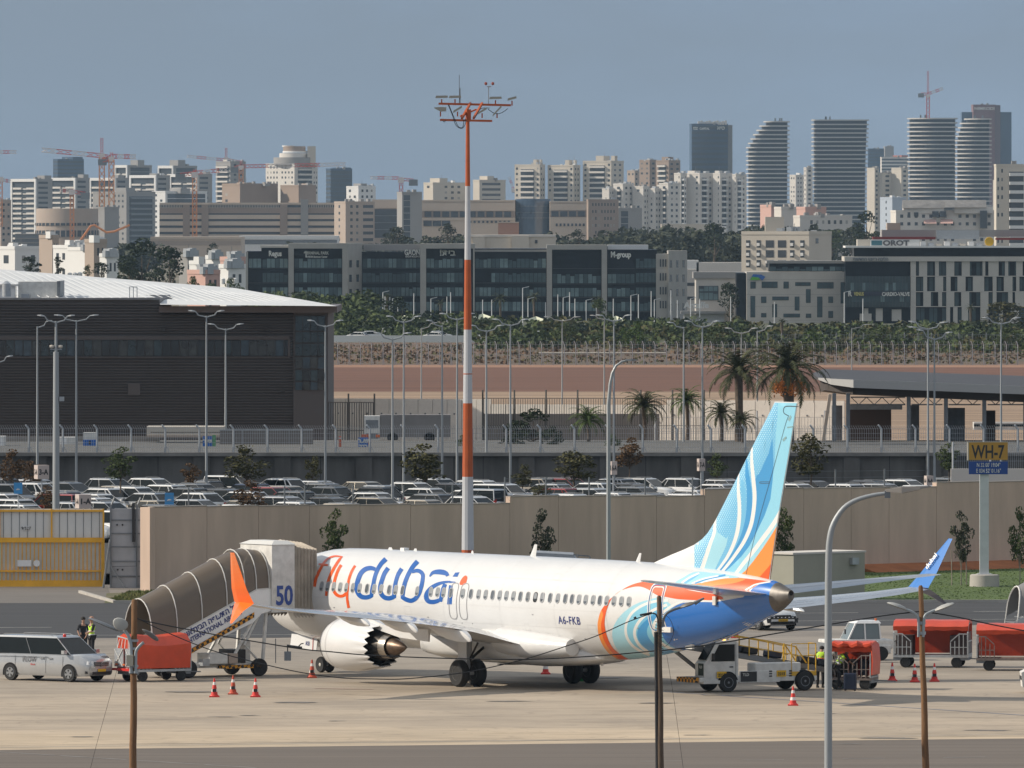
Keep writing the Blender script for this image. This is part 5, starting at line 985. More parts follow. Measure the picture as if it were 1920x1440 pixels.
mb=MB(); ce=(q[0]+q[2])/2; mb.loft([[ce+(p-ce)*1.03+Vector((0,0,H)) for p in q],[ce+(p-ce)*1.03+Vector((0,0,H+.10)) for p in q]]); mb.build('roof_slab',cream2,ub_)
mb=MB(); o_=dr*(wr*.83)+Vector((dr.y,-dr.x,0))*.12+Vector((0,0,2.0)); mb.box(o_,(.5,.2,.35),math.atan2(dr.y,dr.x)); mb.build('wall_lamp',galv,ub_)
mb=MB(); L0=wallpt(1000)-WD*0+WN*1.5; t_=thing('shelter_roof','small grey lean to shelter against the wall behind the airliner','shelter',(X(1040,560),560,0))
a=lambda px,py,Y=560:(X(px,Y)-X(1040,560),Y-560,Zp(py,Y)); mb.loft([[a(1005,1036),a(1075,1040),a(1085,1056),a(992,1052)],[Vector(v)+Vector((0,.4,.1)) for v in (a(1005,1036),a(1075,1040),a(1085,1056),a(992,1052))]]); mb.build('roof_sheet',galv,t_)
mb=MB();
for v in (a(1083,1040),a(1106,1043)): mb.tube([(v[0],v[1],0),v],.04,5)
mb.tube([a(1075,1040),a(1106,1043)],.04,4); mb.build('frame',galv_d,t_)
mb=MB()
for v in (a(1010,1045),a(1070,1048)): mb.tube([(v[0],v[1],0),v],.06,5)
mb.build('post',galv_d,t_)
YGt=Yg(1101); gx=lambda px:X(px,YGt); gz=lambda py:Zp(py,YGt)
gt=thing('sliding_gate','big yellow and white sliding gate with vertical bars at the left','gate',(gx(0),YGt,0)); ox=gx(0)
def gb(name,a,e,y0,y1,m,d0=0,d1=.1,par=None):
 mb=MB(); mb.bb(gx(a)-ox,gx(e)-ox,-d1,d0,gz(y1),gz(y0)); return mb.build(name,m,par or gt)
gw=M('gate_white_sheet',(.68,.68,.66),.6,var=.06,scale=.6); gy=M('gate_yellow',(.80,.42,.03),.5,var=.12,scale=1)
gb('sheet',-60,194,954,1008,gw,.06,-.02); gb('lower_sheet',-60,194,1016,1090,gw,.06,-.02)
for k in range(17): gb('sheet_rib',-54+k*15,-53+k*15,955,1008,galv_d,0,.01)
for y0,y1 in ((956,959.5),(1008,1017),(1088,1100)): gb('rail',-60,195,y0,y1,gy,0,.12)
gb('latch_rail',-60,190,1069,1072,gy,-.1,.16)
for k in range(34): gb('gate_bar',-58+k*7.6,-56.2+k*7.6,1017,1088,gy,0,.09)
for px in (-1,97,194): gb('gate_post',px-1.5,px+1.5,954,1008,gy,0,.13)
gb('gate_end_post',190,196,1010,1100,gy,.1,.16)
for px in (20,55,92,128,163): gb('bracket',px-5,px+5,1069,1073,gy,-.16,.22)
pl=gb('notice_plate',33,59,1050,1062,white_p,-.1,.14); gb('small_plate',42,56,986,994,white_p,-.02,.05)
text('plate_lettering','9/527',.22,black_p,gt,frame((gx(49)-ox,-.06,gz(993)),(1,0,0),(0,0,1)),.003,.005)
mb=MB(); mb.lathe([(.18,0),(.18,.02)],16,c=(gx(69)-ox,-.14,gz(1056)),axis='y'); mb.build('round_plate',white_p,gt)
mf=thing('metal_fence','grey metal sheet fence with steel props between gate and wall','fence',(gx(205),YGt-1,0)); ox2=gx(205)
def fb(name,a,e,y0,y1,m,d0=0,d1=.05): mb=MB(); mb.bb(gx(a)-ox2,gx(e)-ox2,-d1,d0,gz(y1),gz(y0)); return mb.build(name,m,mf)
shm=M('sheet_grey',(.38,.39,.41),.6,var=.12,scale=.8)
for k,(y0,y1) in enumerate(((953,973),(975,998),(1000,1023),(1026,1050),(1053,1078),(1081,1106))): fb('sheet_panel',208,284,y0,y1,shm); fb('panel_rail',208,284,y1,y1+2.5,galv_d,0,.09)
for a in (209,258):
 fb('steel_post',a-1.6,a+1.6,945,1112,galv_d,-.05,.2)
 mb=MB(); mb.tube([(gx(a)-ox2,-.12,gz(948)),(gx(a+7)-ox2,-.12,gz(932))],.05,5); mb.build('raked_top',galv_d,mf)
mb=MB(); mb.tube([(gx(208)-ox2,-.2,gz(1010)),(gx(194)-ox2,-.6,gz(1112))],.06,5); mb.tube([(gx(209)-ox2,-.2,gz(1060)),(gx(243)-ox2,-.4,gz(1110))],.04,5); mb.build('prop',galv_d,mf)
fb('black_cabinet_strip',249,254,942,1015,black_p,-.05,.3)
mb=MB(); mb.tube([(gx(252)-ox2,-.2,gz(1016)),(gx(254)-ox2,-.2,gz(1026)),(gx(258)-ox2,-.2,gz(1022)),(gx(257)-ox2,-.2,gz(1060)),(gx(212)-ox2,-.2,gz(1061))],.015,4); mb.build('cable',black_p,mf)
for px,py in ((221,983),(231,983),(272,983),(222,1067),(231,1067),(273,1067)): mb=MB(); mb.lathe([(.05,0),(.05,.06)],8,c=(gx(px)-ox2,-.1,gz(py)),axis='y'); mb.build('fixing',black_p,mf)
# ================================================================ lamp posts
lamp_w=M('lamp_head_white',(.55,.57,.58),.4);
def arm_head(mb,hb,c,side,L,rise):
 p=Vector(c); q=p+Vector((side*L*.45,0,rise*.35)); e=p+Vector((side*L*.62,0,rise)); f=p+Vector((side*L,0,rise*1.1))
 mb.tube([p,q,e],[.05,.045,.04],5); hb.append((e,f,side))
def lamp(label,px,ytop,Y,zb,L,sides,rise=.35,r0=.10,r1=.05,name='street_lamp',group='street lamps of the car park'):
 x=X(px,Y); h=Zp(ytop,Y)-zb; t=thing(name,label,'street lamp',(x,Y,zb),0,group); mb=MB(); mb.tube([(0,0,0),(0,0,h*.5),(0,0,h)],[r0,(r0+r1)/2,r1],8); mb.build('pole',lampgrey,t,True)
 for s,dy in sides:
  ma=MB(); hb=[]; arm_head(ma,hb,(0,0,h-.1),s,L,rise+dy); ma.build('arm',lampgrey,t)
  e,f,sd=hb[0]; mh=MB(); mh.loft([[e+Vector((0,-.10,.03)),e+Vector((0,.10,.03)),e+Vector((0,.10,-.03)),e+Vector((0,-.10,-.03))],[lerp(e,f,.5)+Vector((0,-.18,.06)),lerp(e,f,.5)+Vector((0,.18,.06)),lerp(e,f,.5)+Vector((0,.18,-.03)),lerp(e,f,.5)+Vector((0,-.18,-.03))],[f+Vector((0,-.12,.03)),f+Vector((0,.12,.03)),f+Vector((0,.12,-.02)),f+Vector((0,-.12,-.02))]]); mh.build('lamp_head',lamp_w,t)
 return t
D=((-1,.05),(1,0.05))
for px,yt,Y,zb,L,sd,lab in ((387,592,735,.6,1.2,D,'tall twin arm lamp post before the ribbed building, left of the thin one'),(423,616,800,3.5,1.3,D,'thin twin arm lamp post on the terrace before the ribbed building'),(70,612,745,.6,1.0,((1,.1),),'single arm lamp post at the left before the ribbed building'),(143,600,745,.6,1.5,D,'twin arm lamp post just right of the thick camera mast'),(-6,678,760,3.5,1.1,((1,.1),),'lamp head reaching in at the left edge'),(610,610,735,.6,1.2,D,'twin arm lamp post at the glass corner of the ribbed building'),(736,634,700,.6,1.2,D,'twin arm lamp post standing nearest the beige wall, left of the mast'),(757,602,748,.6,1.2,D,'twin arm lamp post in front of the first pair of shade sails'),(790,615,1050,-.5,1.5,((1,.2),),'thin far lamp post between two twin arm ones'),(829,610,748,.6,1.1,((-1,.05),),'single arm lamp post pointing left, left of the striped mast'),(857,597,750,.6,1.2,D,'twin arm lamp post partly touching the striped mast'),(912,619,760,3.5,1.2,D,'low twin arm lamp post just right of the striped mast'),(957,608,735,.6,1.2,D,'twin arm lamp post in front of the single shade sail'),(1054,600,1150,-.5,1.9,D,'far twin arm lamp post in the red field'),(1133,597,1000,0,1.3,((-1,0),),'pale post with a small camera left of the curved lamp'),(1151,600,735,.6,1.2,D,'twin arm lamp post right behind the curved lamp'),(1282,613,800,3.5,1.2,((-1,.05),),'single arm lamp post pointing left beside the slim palm'),(1317,611,735,.6,1.2,D,'twin arm lamp post carrying the 7-A column sign'),(1390,623,870,1.0,1.3,D,'twin arm lamp post rising out of the tall date palm'),(1420,620,900,.6,1.3,((1,.1),),'thin lamp post between the two date palms'),(1740,615,735,.6,1.3,((-1,.15),(1,.1),(-1,-.2)),'three headed lamp post before the station shelter'),(1752,634,735,.6,1.2,((-1,.25),(1,.1)),'shorter lamp post right beside the three headed one'),(1877,605,740,.6,1.3,D,'twin arm lamp post near the right edge before the station'),(1597,615,1500,-.8,2.6,((1,.2),),'far single arm lamp post above the station roof')):
 lamp(lab,px,yt,Y,zb,L,sd)
cm=lamp('thick camera mast with twin arm lamp before the ribbed building',105,602,648,.6,1.1,D,r0=.21,r1=.07,name='camera_mast')
zt=Zp(650,648)-.6
for s in (-1,1): mb=MB(); mb.lathe([(.08,-.12),(.11,0),(.08,.12)],10,c=(s*.26,0,zt),axis='x'); mb.build('flood_camera',cream,cm)
mb=MB(); mb.tube([(-.35,0,zt-.15),(.35,0,zt-.15)],.03,4); mb.build('bracket',galv,cm); mb=MB(); mb.box((.34,0,Zp(748,648)-.6),(.28,.2,.26)); mb.build('camera_box',galv,cm)
tb=MB(); tb.tube([(0,0,0),(0,0,Zp(660,648)-.6)],[.22,.16],10); tb.build('lower_tube',lampgrey,cm,True)
YL=572; cl=thing('curved_street_lamp','tall curved arm lamp post standing between airliner and beige wall','street lamp',(X(1141,YL),YL,0)); z=lambda py:Zp(py,YL); xx=lambda px:X(px,YL)-X(1141,YL)
mb=MB(); mb.tube([(0,0,0),(0,0,z(760)),(xx(1144),0,z(720)),(xx(1148),0,z(700)),(xx(1155),0,z(686)),(xx(1166),0,z(678)),(xx(1176),0,z(676))],[.13,.11,.09,.075,.065,.06,.05],8); mb.build('pole',lampgrey,cl,True)
mb=MB(); mb.loft([[(xx(1172),-.1,z(677)),(xx(1172),.1,z(677)),(xx(1172),.1,z(674)),(xx(1172),-.1,z(674))],[(xx(1184),-.17,z(677)),(xx(1184),.17,z(677)),(xx(1184),.17,z(673)),(xx(1184),-.17,z(673))],[(xx(1197),-.08,z(675.5)),(xx(1197),.08,z(675.5)),(xx(1197),.08,z(674.5)),(xx(1197),-.08,z(674.5))]]); mb.build('lamp_head',galv_d,cl)
for i,(px,y0,Y) in enumerate(((718,548,2250),(722,556,2200),(731,557,2250),(736,560,2260),(746,562,2240),(776,550,2300),(808,560,2280),(838,556,2300),(845,548,2260),(980,540,2250),(905,562,2280),(922,562,2300),(990,560,2260),(1023,567,2250),(1046,552,2280),(1056,558,2260),(1068,548,2250),(1078,560,2270),(1099,563,2280),(1118,566,2250),(1150,560,2260),(1183,554,2280),(1197,552,2250),(1221,546,2240),(1227,562,2300),(1258,544,2250),(1270,563,2270),(1295,560,2280),(1312,560,2250),(1370,556,2260),(1583,548,2200),(1618,560,2180),(1452,566,2200))):
 lb='thin pale pole before the offices, %s from the left'%ORD[i]; x=X(px,Y); z0=Zp(640,Y); t=thing('thin_pole',lb,'pole',(x,Y,z0),0,'thin poles before the offices'); mb=MB(); mb.tube([(0,0,0),(0,0,Zp(y0,Y)-z0)],[.13,.09],5); mb.build('shaft',lamp_w,t)
 if i%3==0: mb=MB(); mb.tube([(0,0,Zp(y0,Y)-z0),(1.3,0,Zp(y0,Y)-z0+.3)],.09,4); mb.build('arm',lamp_w,t)
YM=548; mz=lambda py:Zp(py,YM); mxx=lambda px:X(px,YM)-X(877,YM)
ms=thing('floodlight_mast','tall orange and white banded floodlight mast behind the airliner','mast',(X(877,YM),YM,0))
mo=M('mast_orange',(.42,.085,.018),.5,var=.1,scale=1.5); mw=M('mast_white',(.50,.51,.53),.4,var=.05,scale=1)
bands=[(208,349,mo),(349,487,mw),(487,618,mo),(618,756,mw),(756,894,mo),(894,1031,mw),(1031,1150,mo)]
for a,e,m in bands:
 ra,re=lerp(.085,.335,(a-208)/942),lerp(.085,.335,(e-208)/942); mb=MB(); mb.lathe([(re,mz(e)),(ra,mz(a))],12); mb.build('mast_band',m,ms)
for y in (560,872,702): mb=MB(); r_=lerp(.085,.335,(y-208)/942)+.006; mb.lathe([(r_,mz(y)),(r_,mz(y)+.05)],12); mb.build('flange',mo,ms)
mb=MB();
for y,x0,x1,dy in ((194,822,958,.9),(225,825,923,-.6)):
 mb.tube([(mxx(x0),dy,mz(y)),(mxx(x1),dy,mz(y+(3 if y<200 else 2)))],.075,4)
for x0 in (862,884): mb.tube([(mxx(x0+4),-.6,mz(222)),(mxx(x0+20),.9,mz(193))],.07,4)
mb.tube([(mxx(878),0,mz(228)),(mxx(878),0,mz(205))],.14,6); mb.tube([(mxx(863),-.2,mz(218)),(mxx(893),.3,mz(205))],.05,4); mb.build('head_frame',mo,ms)
mb=MB(); mb.tube([(mxx(862),.9,mz(194)),(mxx(862),.9,mz(165))],.05,4); mb.tube([(mxx(861),.9,mz(165)),(mxx(861),.9,mz(140))],.02,4); mb.build('aerial',galv_d,ms)
flm=M('flood_housing',(.30,.29,.25),.55)
for x0,y,k in ((828,181,0),(853,181,0),(929,183,1),(960,184,2),(826,205,3),(858,205,4),(904,208,4),(932,208,5)):
 fx=put('floodlight',None,ms,(mxx(x0),.9 if y<190 else -.6,mz(y))); fx.empty_display_size=.2
 mb=MB(); mb.tube([(0,0,-.12),(0,0,-.36)],.045,4); mb.build('bracket',mo,fx)
 w=.62 if k<2 else .45; mb=MB(); tl=(0,0,.05,.12,.12,.22)[k] if k<6 else 0
 mb.loft([[(-w*.5,-.2,-.07-tl),(-w*.5,.2,-.07-tl),(-w*.45,.2,.05-tl),(-w*.45,-.2,.05-tl)],[(w*.5,-.2,-.05+tl),(w*.5,.2,-.05+tl),(w*.48,.2,.06+tl),(w*.48,-.2,.06+tl)]]) if k!=3 else mb.loft([[(-.32,-.2,.05),(-.32,.2,.05),(-.30,.2,.09),(-.30,-.2,.09)],[(.0,-.2,-.12),(.0,.2,-.12),(0,.2,.11),(0,-.2,.11)],[(.28,-.2,-.10),(.28,.2,-.10),(.30,.2,.10),(.30,-.2,.10)]]); mb.build('housing',flm,fx)
mb=MB();
for pts in (((840,196),(848,215),(855,235),(866,241),(873,232),(873,222)),((842,197),(852,222),(860,238),(868,238),(870,224)),((890,222),(898,208),(905,203),(918,203)),((915,205),(928,213),(940,212),(952,204)),((836,226),(833,229),(830,226))): mb.tube([(p.x,-.7,p.y) for p in bez([(mxx(a_),mz(b_)) for a_,b_ in pts],4)],.022,4)
mb.build('cables',black_p,ms)
mb=MB(); mb.tube([(mxx(916),.9,mz(194)),(mxx(916),.9,mz(162))],.03,4); mb.box((mxx(917),.9,mz(162)),(.22,.1,.06)); mb.build('camera_mount',galv,ms)
for x0 in (911,924): mb=MB(); mb.lathe([(.0,-.1),(.07,-.05),(.07,.04),(0,.08)],8,c=(mxx(x0),.9,mz(156)),axis='z'); mb.build('dome_camera',M('camera_red',(.25,.05,.03),.5),ms)
YW=Yg(1100); wz_=lambda py:Zp(py,YW); wxx=lambda px:X(px,YW)-X(1846,YW)
wh=thing('stand_sign','white post with yellow WH-7 board above a blue coordinates board','sign',(X(1846,YW),YW,0))
mb=MB(); mb.lathe([(.80,0),(.78,.62),(.70,.66)],22); mb.build('concrete_foot',concrete,wh,True)
mb=MB(); mb.bb(-.26,.22,-.24,.24,.64,wz_(885)); mb.bb(-.4,.36,-.38,.38,.64,.70); mb.build('post',M('post_white',(.55,.57,.58),.4,var=.08,scale=1.5),wh)
for dx in (-.3,.25):
 mb=MB(); mb.loft([[(dx,-.02,.70),(dx*.7,-.02,.70),(dx*.72,-.02,1.15)],[(dx,.02,.70),(dx*.7,.02,.70),(dx*.72,.02,1.15)]]); mb.build('gusset',galv,wh)
mb=MB(); mb.bb(wxx(1815),wxx(1889),-.34,-.28,wz_(862),wz_(829)); b1_=mb.build('yellow_board',M('board_amber',(.46,.25,.04),.6,var=.06,scale=1),wh)
mb=MB(); mb.bb(wxx(1813.5),wxx(1816),-.36,.1,wz_(863),wz_(828)); mb.bb(wxx(1813.5),wxx(1889),-.36,-.25,wz_(829),wz_(828)); mb.build('board_frame',cream,wh)
mb=MB(); mb.bb(wxx(1816),wxx(1889),-.34,-.28,wz_(889),wz_(865)); b2_=mb.build('blue_board',M('board_blue',(.015,.06,.26),.6),wh)
text('sign_lettering','WH-7',.98,black_p,b1_,frame((wxx(1852),-.345,wz_(858.5)),(1,0,0),(0,0,1)),.003,.022,width=62*YW/FPX)
text('sign_lettering',"N 32 00' 19.04\"",.30,white_l,b2_,frame((wxx(1853),-.345,wz_(875)),(1,0,0),(0,0,1)),.003,.004,width=44*YW/FPX)
text('sign_lettering',"E 034 52' 01.16\"",.30,white_l,b2_,frame((wxx(1853),-.345,wz_(886)),(1,0,0),(0,0,1)),.003,.004,width=46*YW/FPX)
# ================================================================ airliner
PX,PY,PT=.5425,463.56,.58485
sT,cT=math.sin(PT),math.cos(PT)
def BW(a,l,z):  # aircraft station a (m aft of the nose), l (m to port), z above ground -> world
 d=a-19.6; return Vector((PX+d*sT-l*cT, PY-d*cT-l*sT, z))
def BL(a,l,z): return Vector((a-19.6,-l,z))         # -> local frame of the airliner empty
def ray(px,py):
 """ray through photo pixel in the local frame (a,l,z)"""
 o=Vector((0,0,EYE)); d=Vector(((px-960)/FPX,1,-(py-HOR)/FPX))
 def loc(v,pt):
  x,y=(v.x-PX,v.y-PY) if pt else (v.x,v.y)
  return Vector((x*sT-y*cT+(19.6 if pt else 0), -x*cT-y*sT, v.z))
 return loc(o,True),loc(d,False)
def on_l(px,py,l):   # pixel -> (a,z) on the plane of lateral l
 o,d=ray(px,py); t=(l-o.y)/d.y; p=o+d*t; return p.x,p.z
def on_a(px,py,a):   # pixel -> (l,z) on the plane of station a
 o,d=ray(px,py); t=(a-o.x)/d.x; p=o+d*t; return p.y,p.z
ZT=smoothtab([(0,2.72),(.25,3.08),(.8,3.48),(1.5,3.86),(2.3,4.42),(3.1,4.95),(4.2,5.25),(5.6,5.40),(7.5,5.44),(12,5.44),(20,5.44),(27,5.42),(31,5.36),(34,5.25),(36,5.1),(37.6,4.93),(39.0,4.62),(39.52,4.52)])
ZB=smoothtab([(0,2.66),(.25,2.34),(.8,2.0),(1.8,1.70),(3.2,1.46),(5,1.32),(7,1.27),(12,1.27),(20,1.27),(24.5,1.27),(26,1.28),(28,1.38),(30,1.63),(31.85,1.93),(34.1,2.36),(35.3,2.66),(36.2,2.98),(37.45,3.36),(39.1,3.94),(39.52,4.12)])
HW=smoothtab([(0,.03),(.25,.38),(.8,.78),(1.8,1.22),(3.2,1.60),(5,1.81),(7,1.88),(12,1.88),(20,1.88),(24.5,1.88),(27,1.84),(29.5,1.68),(32,1.40),(34.5,1.06),(37,.66),(38.6,.38),(39.52,.14)])
def sec(a):
 t,b,w=interp(ZT,a),interp(ZB,a),interp(HW,a); return (t+b)/2,(t-b)/2,w
def fus(a,phi,off=0):   # phi: 0 = widest point port side, 90 = top
 zc,h,w=sec(a); c,s=math.cos(phi),math.sin(phi)
 n=Vector((c/w,s/h)).normalized(); return BL(a,w*c+n.x*off,zc+h*s+n.y*off)
def hit(px,py):
 """pixel -> (a, phi) on the port side; grazing misses snap to the outline"""
 o,d=ray(px,py); best=None;
 def f(t):
  p=o+d*t;
  if p.x<.05 or p.x>39.5: return 9+abs(p.x-20)
  zc,h,w=sec(p.x); return math.sqrt((p.y/w)**2+((p.z-zc)/h)**2)-1
 t0=(3.2-o.y)/d.y; t1=(-1.5-o.y)/d.y; N=60; pt=t0; pv=f(t0); bt,bv=pt,pv
 for i in range(1,N+1):
  t=t0+(t1-t0)*i/N; v=f(t)
  if v<bv: bt,bv=t,v
  if v<=0<pv:
   lo,hi=pt,t
   for _ in range(24):
    m=(lo+hi)/2
    if f(m)>0: lo=m
    else: hi=m
   bt=hi; break
  pt,pv=t,v
 p=o+d*bt; a=min(39.45,max(.1,p.x)); zc,h,w=sec(a)
 return a,math.atan2((p.z-zc)/h,p.y/w)
airliner=thing('airliner','white twin-engine passenger jet with blue and orange swirl tail parked on the stand','airliner',(PX,PY,0),math.atan2(-cT,sT))
wht=M('aircraft_white',(.68,.68,.675),.30,var=.035,scale=.7,coat=.5)
tail_blue=M('livery_royal_blue',(.012,.145,.50),.26,coat=.6)
text_blue=M('livery_blue',(.010,.10,.38),.3,coat=.4)
lv_or=M('livery_orange_red',(.74,.10,.012),.3,coat=.4)
lv_ol=M('livery_light_orange',(.82,.27,.05),.3,coat=.4)
lv_lb=M('livery_pale_blue',(.34,.63,.74),.3,coat=.4)
lv_mb=M('livery_sky_blue',(.16,.46,.70),.3,coat=.4)
lv_db=M('livery_mid_blue',(.055,.30,.60),.3,coat=.4)
lv_tl=M('livery_aqua',(.22,.55,.72),.3,coat=.4)
lv_cr=M('livery_white',(.76,.76,.74),.3,coat=.4)
metal=M('brushed_metal',(.36,.34,.32),.38,metal=.9,var=.2,scale=6)
hotm=M('heat_tinted_metal',(.21,.145,.10),.42,metal=.85,var=.5,col2=(.08,.065,.06),scale=2.5)
seam=M('panel_seam',(.30,.30,.31),.6)
wingm=M('wing_grey_metal',(.44,.46,.49),.22,metal=.35,coat=.6,var=.08,scale=1)
wing_u=M('wing_underside_grey',(.50,.50,.50),.4,var=.12,scale=.8)
mb=MB(); rings=[]; NS=48
st=[0,.08,.25,.5,.8,1.2,1.6,2.1,2.6,3.2,4,5,6,7.5]+[7.5+i*1.0 for i in range(1,18)]+[25,26,27,28,29,30,31,32,33,34,35,36,36.8,37.5,38.0,38.2]
for a in st: rings.append([fus(a,2*PI*k/NS) for k in range(NS)])
mb.loft(rings); mb.build('fuselage',wht,airliner,smooth=True)
mb=MB(); ap=[38.21,38.45,38.7,38.95,39.12]; mb.loft([[fus(38.2+(a-38.2)*1.41,2*PI*k/24,.012)-Vector(((a-38.2)*.41,0,0)) for k in range(24)] for a in ap]+[[BL(39.12,.10*math.cos(2*PI*k/24),4.40+.10*math.sin(2*PI*k/24)) for k in range(24)],[BL(38.9,.08*math.cos(2*PI*k/24),4.40+.08*math.sin(2*PI*k/24)) for k in range(24)]]); mb.build('tail_exhaust_cone',M('cone_metal',(.15,.14,.13),.5,metal=.7,var=.2,scale=4),airliner,smooth=True)
mb=MB(); mb.lathe([(.085,0),(.085,.012)],16,c=tuple(BL(39.122,0,4.40)),axis='x'); mb.build('exhaust_opening',black_g,airliner)
def inside(p,poly):
 x,y=p; c=False; n=len(poly); j=n-1
 for i in range(n):
  xi,yi=poly[i]; xj,yj=poly[j]
  if (yi>y)!=(yj>y) and x<(xj-xi)*(y-yi)/(yj-yi)+xi: c=not c
  j=i
 return c
def paint(name,layers,fn,step,parent,off,base=None):
 """layers=[(material, polygon 2D)], later ones win; fn(u,v,off)->point. material None erases"""
 verts=[];edges=[]
 us=[p[0] for _,q in layers for p in q]; vs_=[p[1] for _,q in layers for p in q]
 for m_,q in layers:
  n0=len(verts); verts+=[Vector((p[0],p[1])) for p in q]; n=len(q); edges+=[(n0+i,n0+(i+1)%n) for i in range(n)]
 u=min(us)+step*.37
 while u<max(us):
  v=min(vs_)+step*.41
  while v<max(vs_):
   if any(m_ is not None and inside((u,v),q) for m_,q in layers): verts.append(Vector((u,v)))
   v+=step
  u+=step
 cv,ce,cf,_,_,_=delaunay_2d_cdt(verts,edges,[],0,1e-5)
 bbx=[(min(p[0] for p in q),max(p[0] for p in q),min(p[1] for p in q),max(p[1] for p in q)) for _,q in layers]
 mats=[]; mb=MB(); mb.v=[tuple(fn(v[0],v[1],off)) for v in cv]
 for f in cf:
  c=(sum(cv[i][0] for i in f)/3,sum(cv[i][1] for i in f)/3); m=None
  for k in range(len(layers)-1,-1,-1):
   b=bbx[k]
   if b[0]<=c[0]<=b[1] and b[2]<=c[1]<=b[3] and inside(c,layers[k][1]): m=layers[k][0]; break
  if m is None: continue
  if m not in mats: mats.append(m)
  mb.f.append(tuple(f)); mb.m.append(mats.index(m))
 me=bpy.data.meshes.new(name); me.from_pydata(mb.v,[],mb.f); me.polygons.foreach_set('material_index',mb.m)
 for m in mats: me.materials.append(m)
 b=bmesh.new(); b.from_mesh(me); bmesh.ops.delete(b,geom=[v for v in b.verts if not v.link_faces],context='VERTS'); bmesh.ops.recalc_face_normals(b,faces=b.faces[:]); b.to_mesh(me); b.free()
 shade(me,60); return put(name,me,parent)
def stroke(pts,w,sm=5):
 """polygon round a path; w = full width or list of widths"""
 n=len(pts); ws=w if isinstance(w,(list,tuple)) else [w]*n
 if len(ws)!=n: ws=[interp([(i/(len(ws)-1),x) for i,x in enumerate(ws)],k/(n-1)) for k in range(n)]
 q=[Vector((p[0],p[1],ws[i])) for i,p in enumerate(pts)]; q=bez(q,sm); L=[];R=[]
 for i,p in enumerate(q):
  d=(q[min(i+1,len(q)-1)]-q[max(i-1,0)]); d=Vector((d.x,d.y)).normalized(); nrm=Vector((-d.y,d.x))*p.z/2
  L.append((p.x+nrm.x,p.y+nrm.y)); R.append((p.x-nrm.x,p.y-nrm.y))
 return L+R[::-1]
def crop(ox,oy,s): return lambda pts:[(ox+x/s,oy+y/s) for x,y in pts]
def loopc(pts,n=5): return [(p.x,p.y) for p in bez([(x,y) for x,y in pts],n,True)]
def to_fus(poly,skip=False):
 out=[]
 for x,y in poly:
  a,ph=hit(x,y); out.append((a,ph*1.95))
 return out
fusfn=lambda u,v,off:fus(u,v/1.95,off)
c1=crop(560,1000,8); c2=crop(780,1010,8); c3=crop(1100,1040,4.571)
T=[]
def S(mat,cr,pts,w): T.append((mat,to_fus(cr(stroke(pts,w)))))
S(lv_or,c1,[(235,800),(258,690),(290,610),(330,530),(385,435),(450,375),(530,345),(600,345),(662,354)],[48,46,44,40,35,31,25,22,14])
S(lv_or,c1,[(300,462),(372,470),(442,477)],[22,34,26])
S(lv_or,c1,[(652,350),(612,395),(560,475),(505,570),(462,665),(438,745),(422,840),(414,938)],[14,38,42,44,42,40,38,38])
S(lv_or,c1,[(640,474),(595,548),(560,640),(535,730),(518,800),(530,865),(570,920),(625,943),(680,930),(722,885)],[44,44,44,44,44,46,48,46,44,40])
S(lv_or,c1,[(848,484),(800,565),(765,655),(745,740),(736,830),(728,920),(732,1010),(752,1118)],[36,40,40,38,38,38,38,42])
S(text_blue,c1,[(1150,540),(1080,522),(1000,540),(935,600),(895,690),(872,790),(885,880),(935,945),(1010,962),(1075,945),(1110,925)],[56,66,70,72,72,70,70,70,66,62,40])
S(text_blue,c1,[(1310,385),(1240,455),(1185,545),(1145,650),(1122,760),(1100,860),(1092,955)],[72,66,62,60,60,58,50])
S(text_blue,c1,[(1345,520),(1290,600),(1252,700),(1225,800),(1232,890),(1280,955),(1350,975),(1420,955),(1450,925)],[66,66,66,66,68,68,68,62,40])
S(text_blue,c1,[(1548,530),(1498,610),(1465,700),(1447,790),(1436,880),(1430,970)],[64,62,60,60,60,62])
S(text_blue,c1,[(1785,420),(1715,500),(1655,600),(1610,700),(1580,800),(1562,900),(1565,980)],[70,66,64,64,64,64,60])
S(text_blue,c1,[(1560,960),(1620,995),(1690,1010),(1755,975),(1805,900),(1840,800),(1860,700),(1862,620),(1820,572),(1760,562),(1700,590)],[60,66,66,66,66,62,60,60,60,56,30])
S(text_blue,c2,[(205,570),(250,515),(320,500),(400,505),(455,525),(478,560)],[20,50,72,78,66,50])
S(text_blue,c2,[(520,645),(420,655),(320,685),(230,740),(170,810),(155,880),(185,935),(250,950),(320,935),(380,905)],[26,40,52,60,66,70,68,66,62,40])
S(text_blue,c2,[(440,680),(405,760),(385,850),(365,945)],[60,58,56,56])
T.append((text_blue,to_fus(c2([(590,510),(655,505),(622,572),(550,570)]))))
T.append((text_blue,to_fus(c2([(497,698),(552,703),(550,850),(538,985),(468,985),(480,830)]))))
T.append((text_blue,to_fus(c2([(492,655),(520,640),(590,645),(600,662),(560,658),(505,668)]))))
T.append((lv_or,to_fus(c2(loopc([(660,690),(665,640),(700,585),(745,552),(770,580),(762,630),(735,685)],4)))))
paint('title_lettering',T,fusfn,.16,airliner,.008)
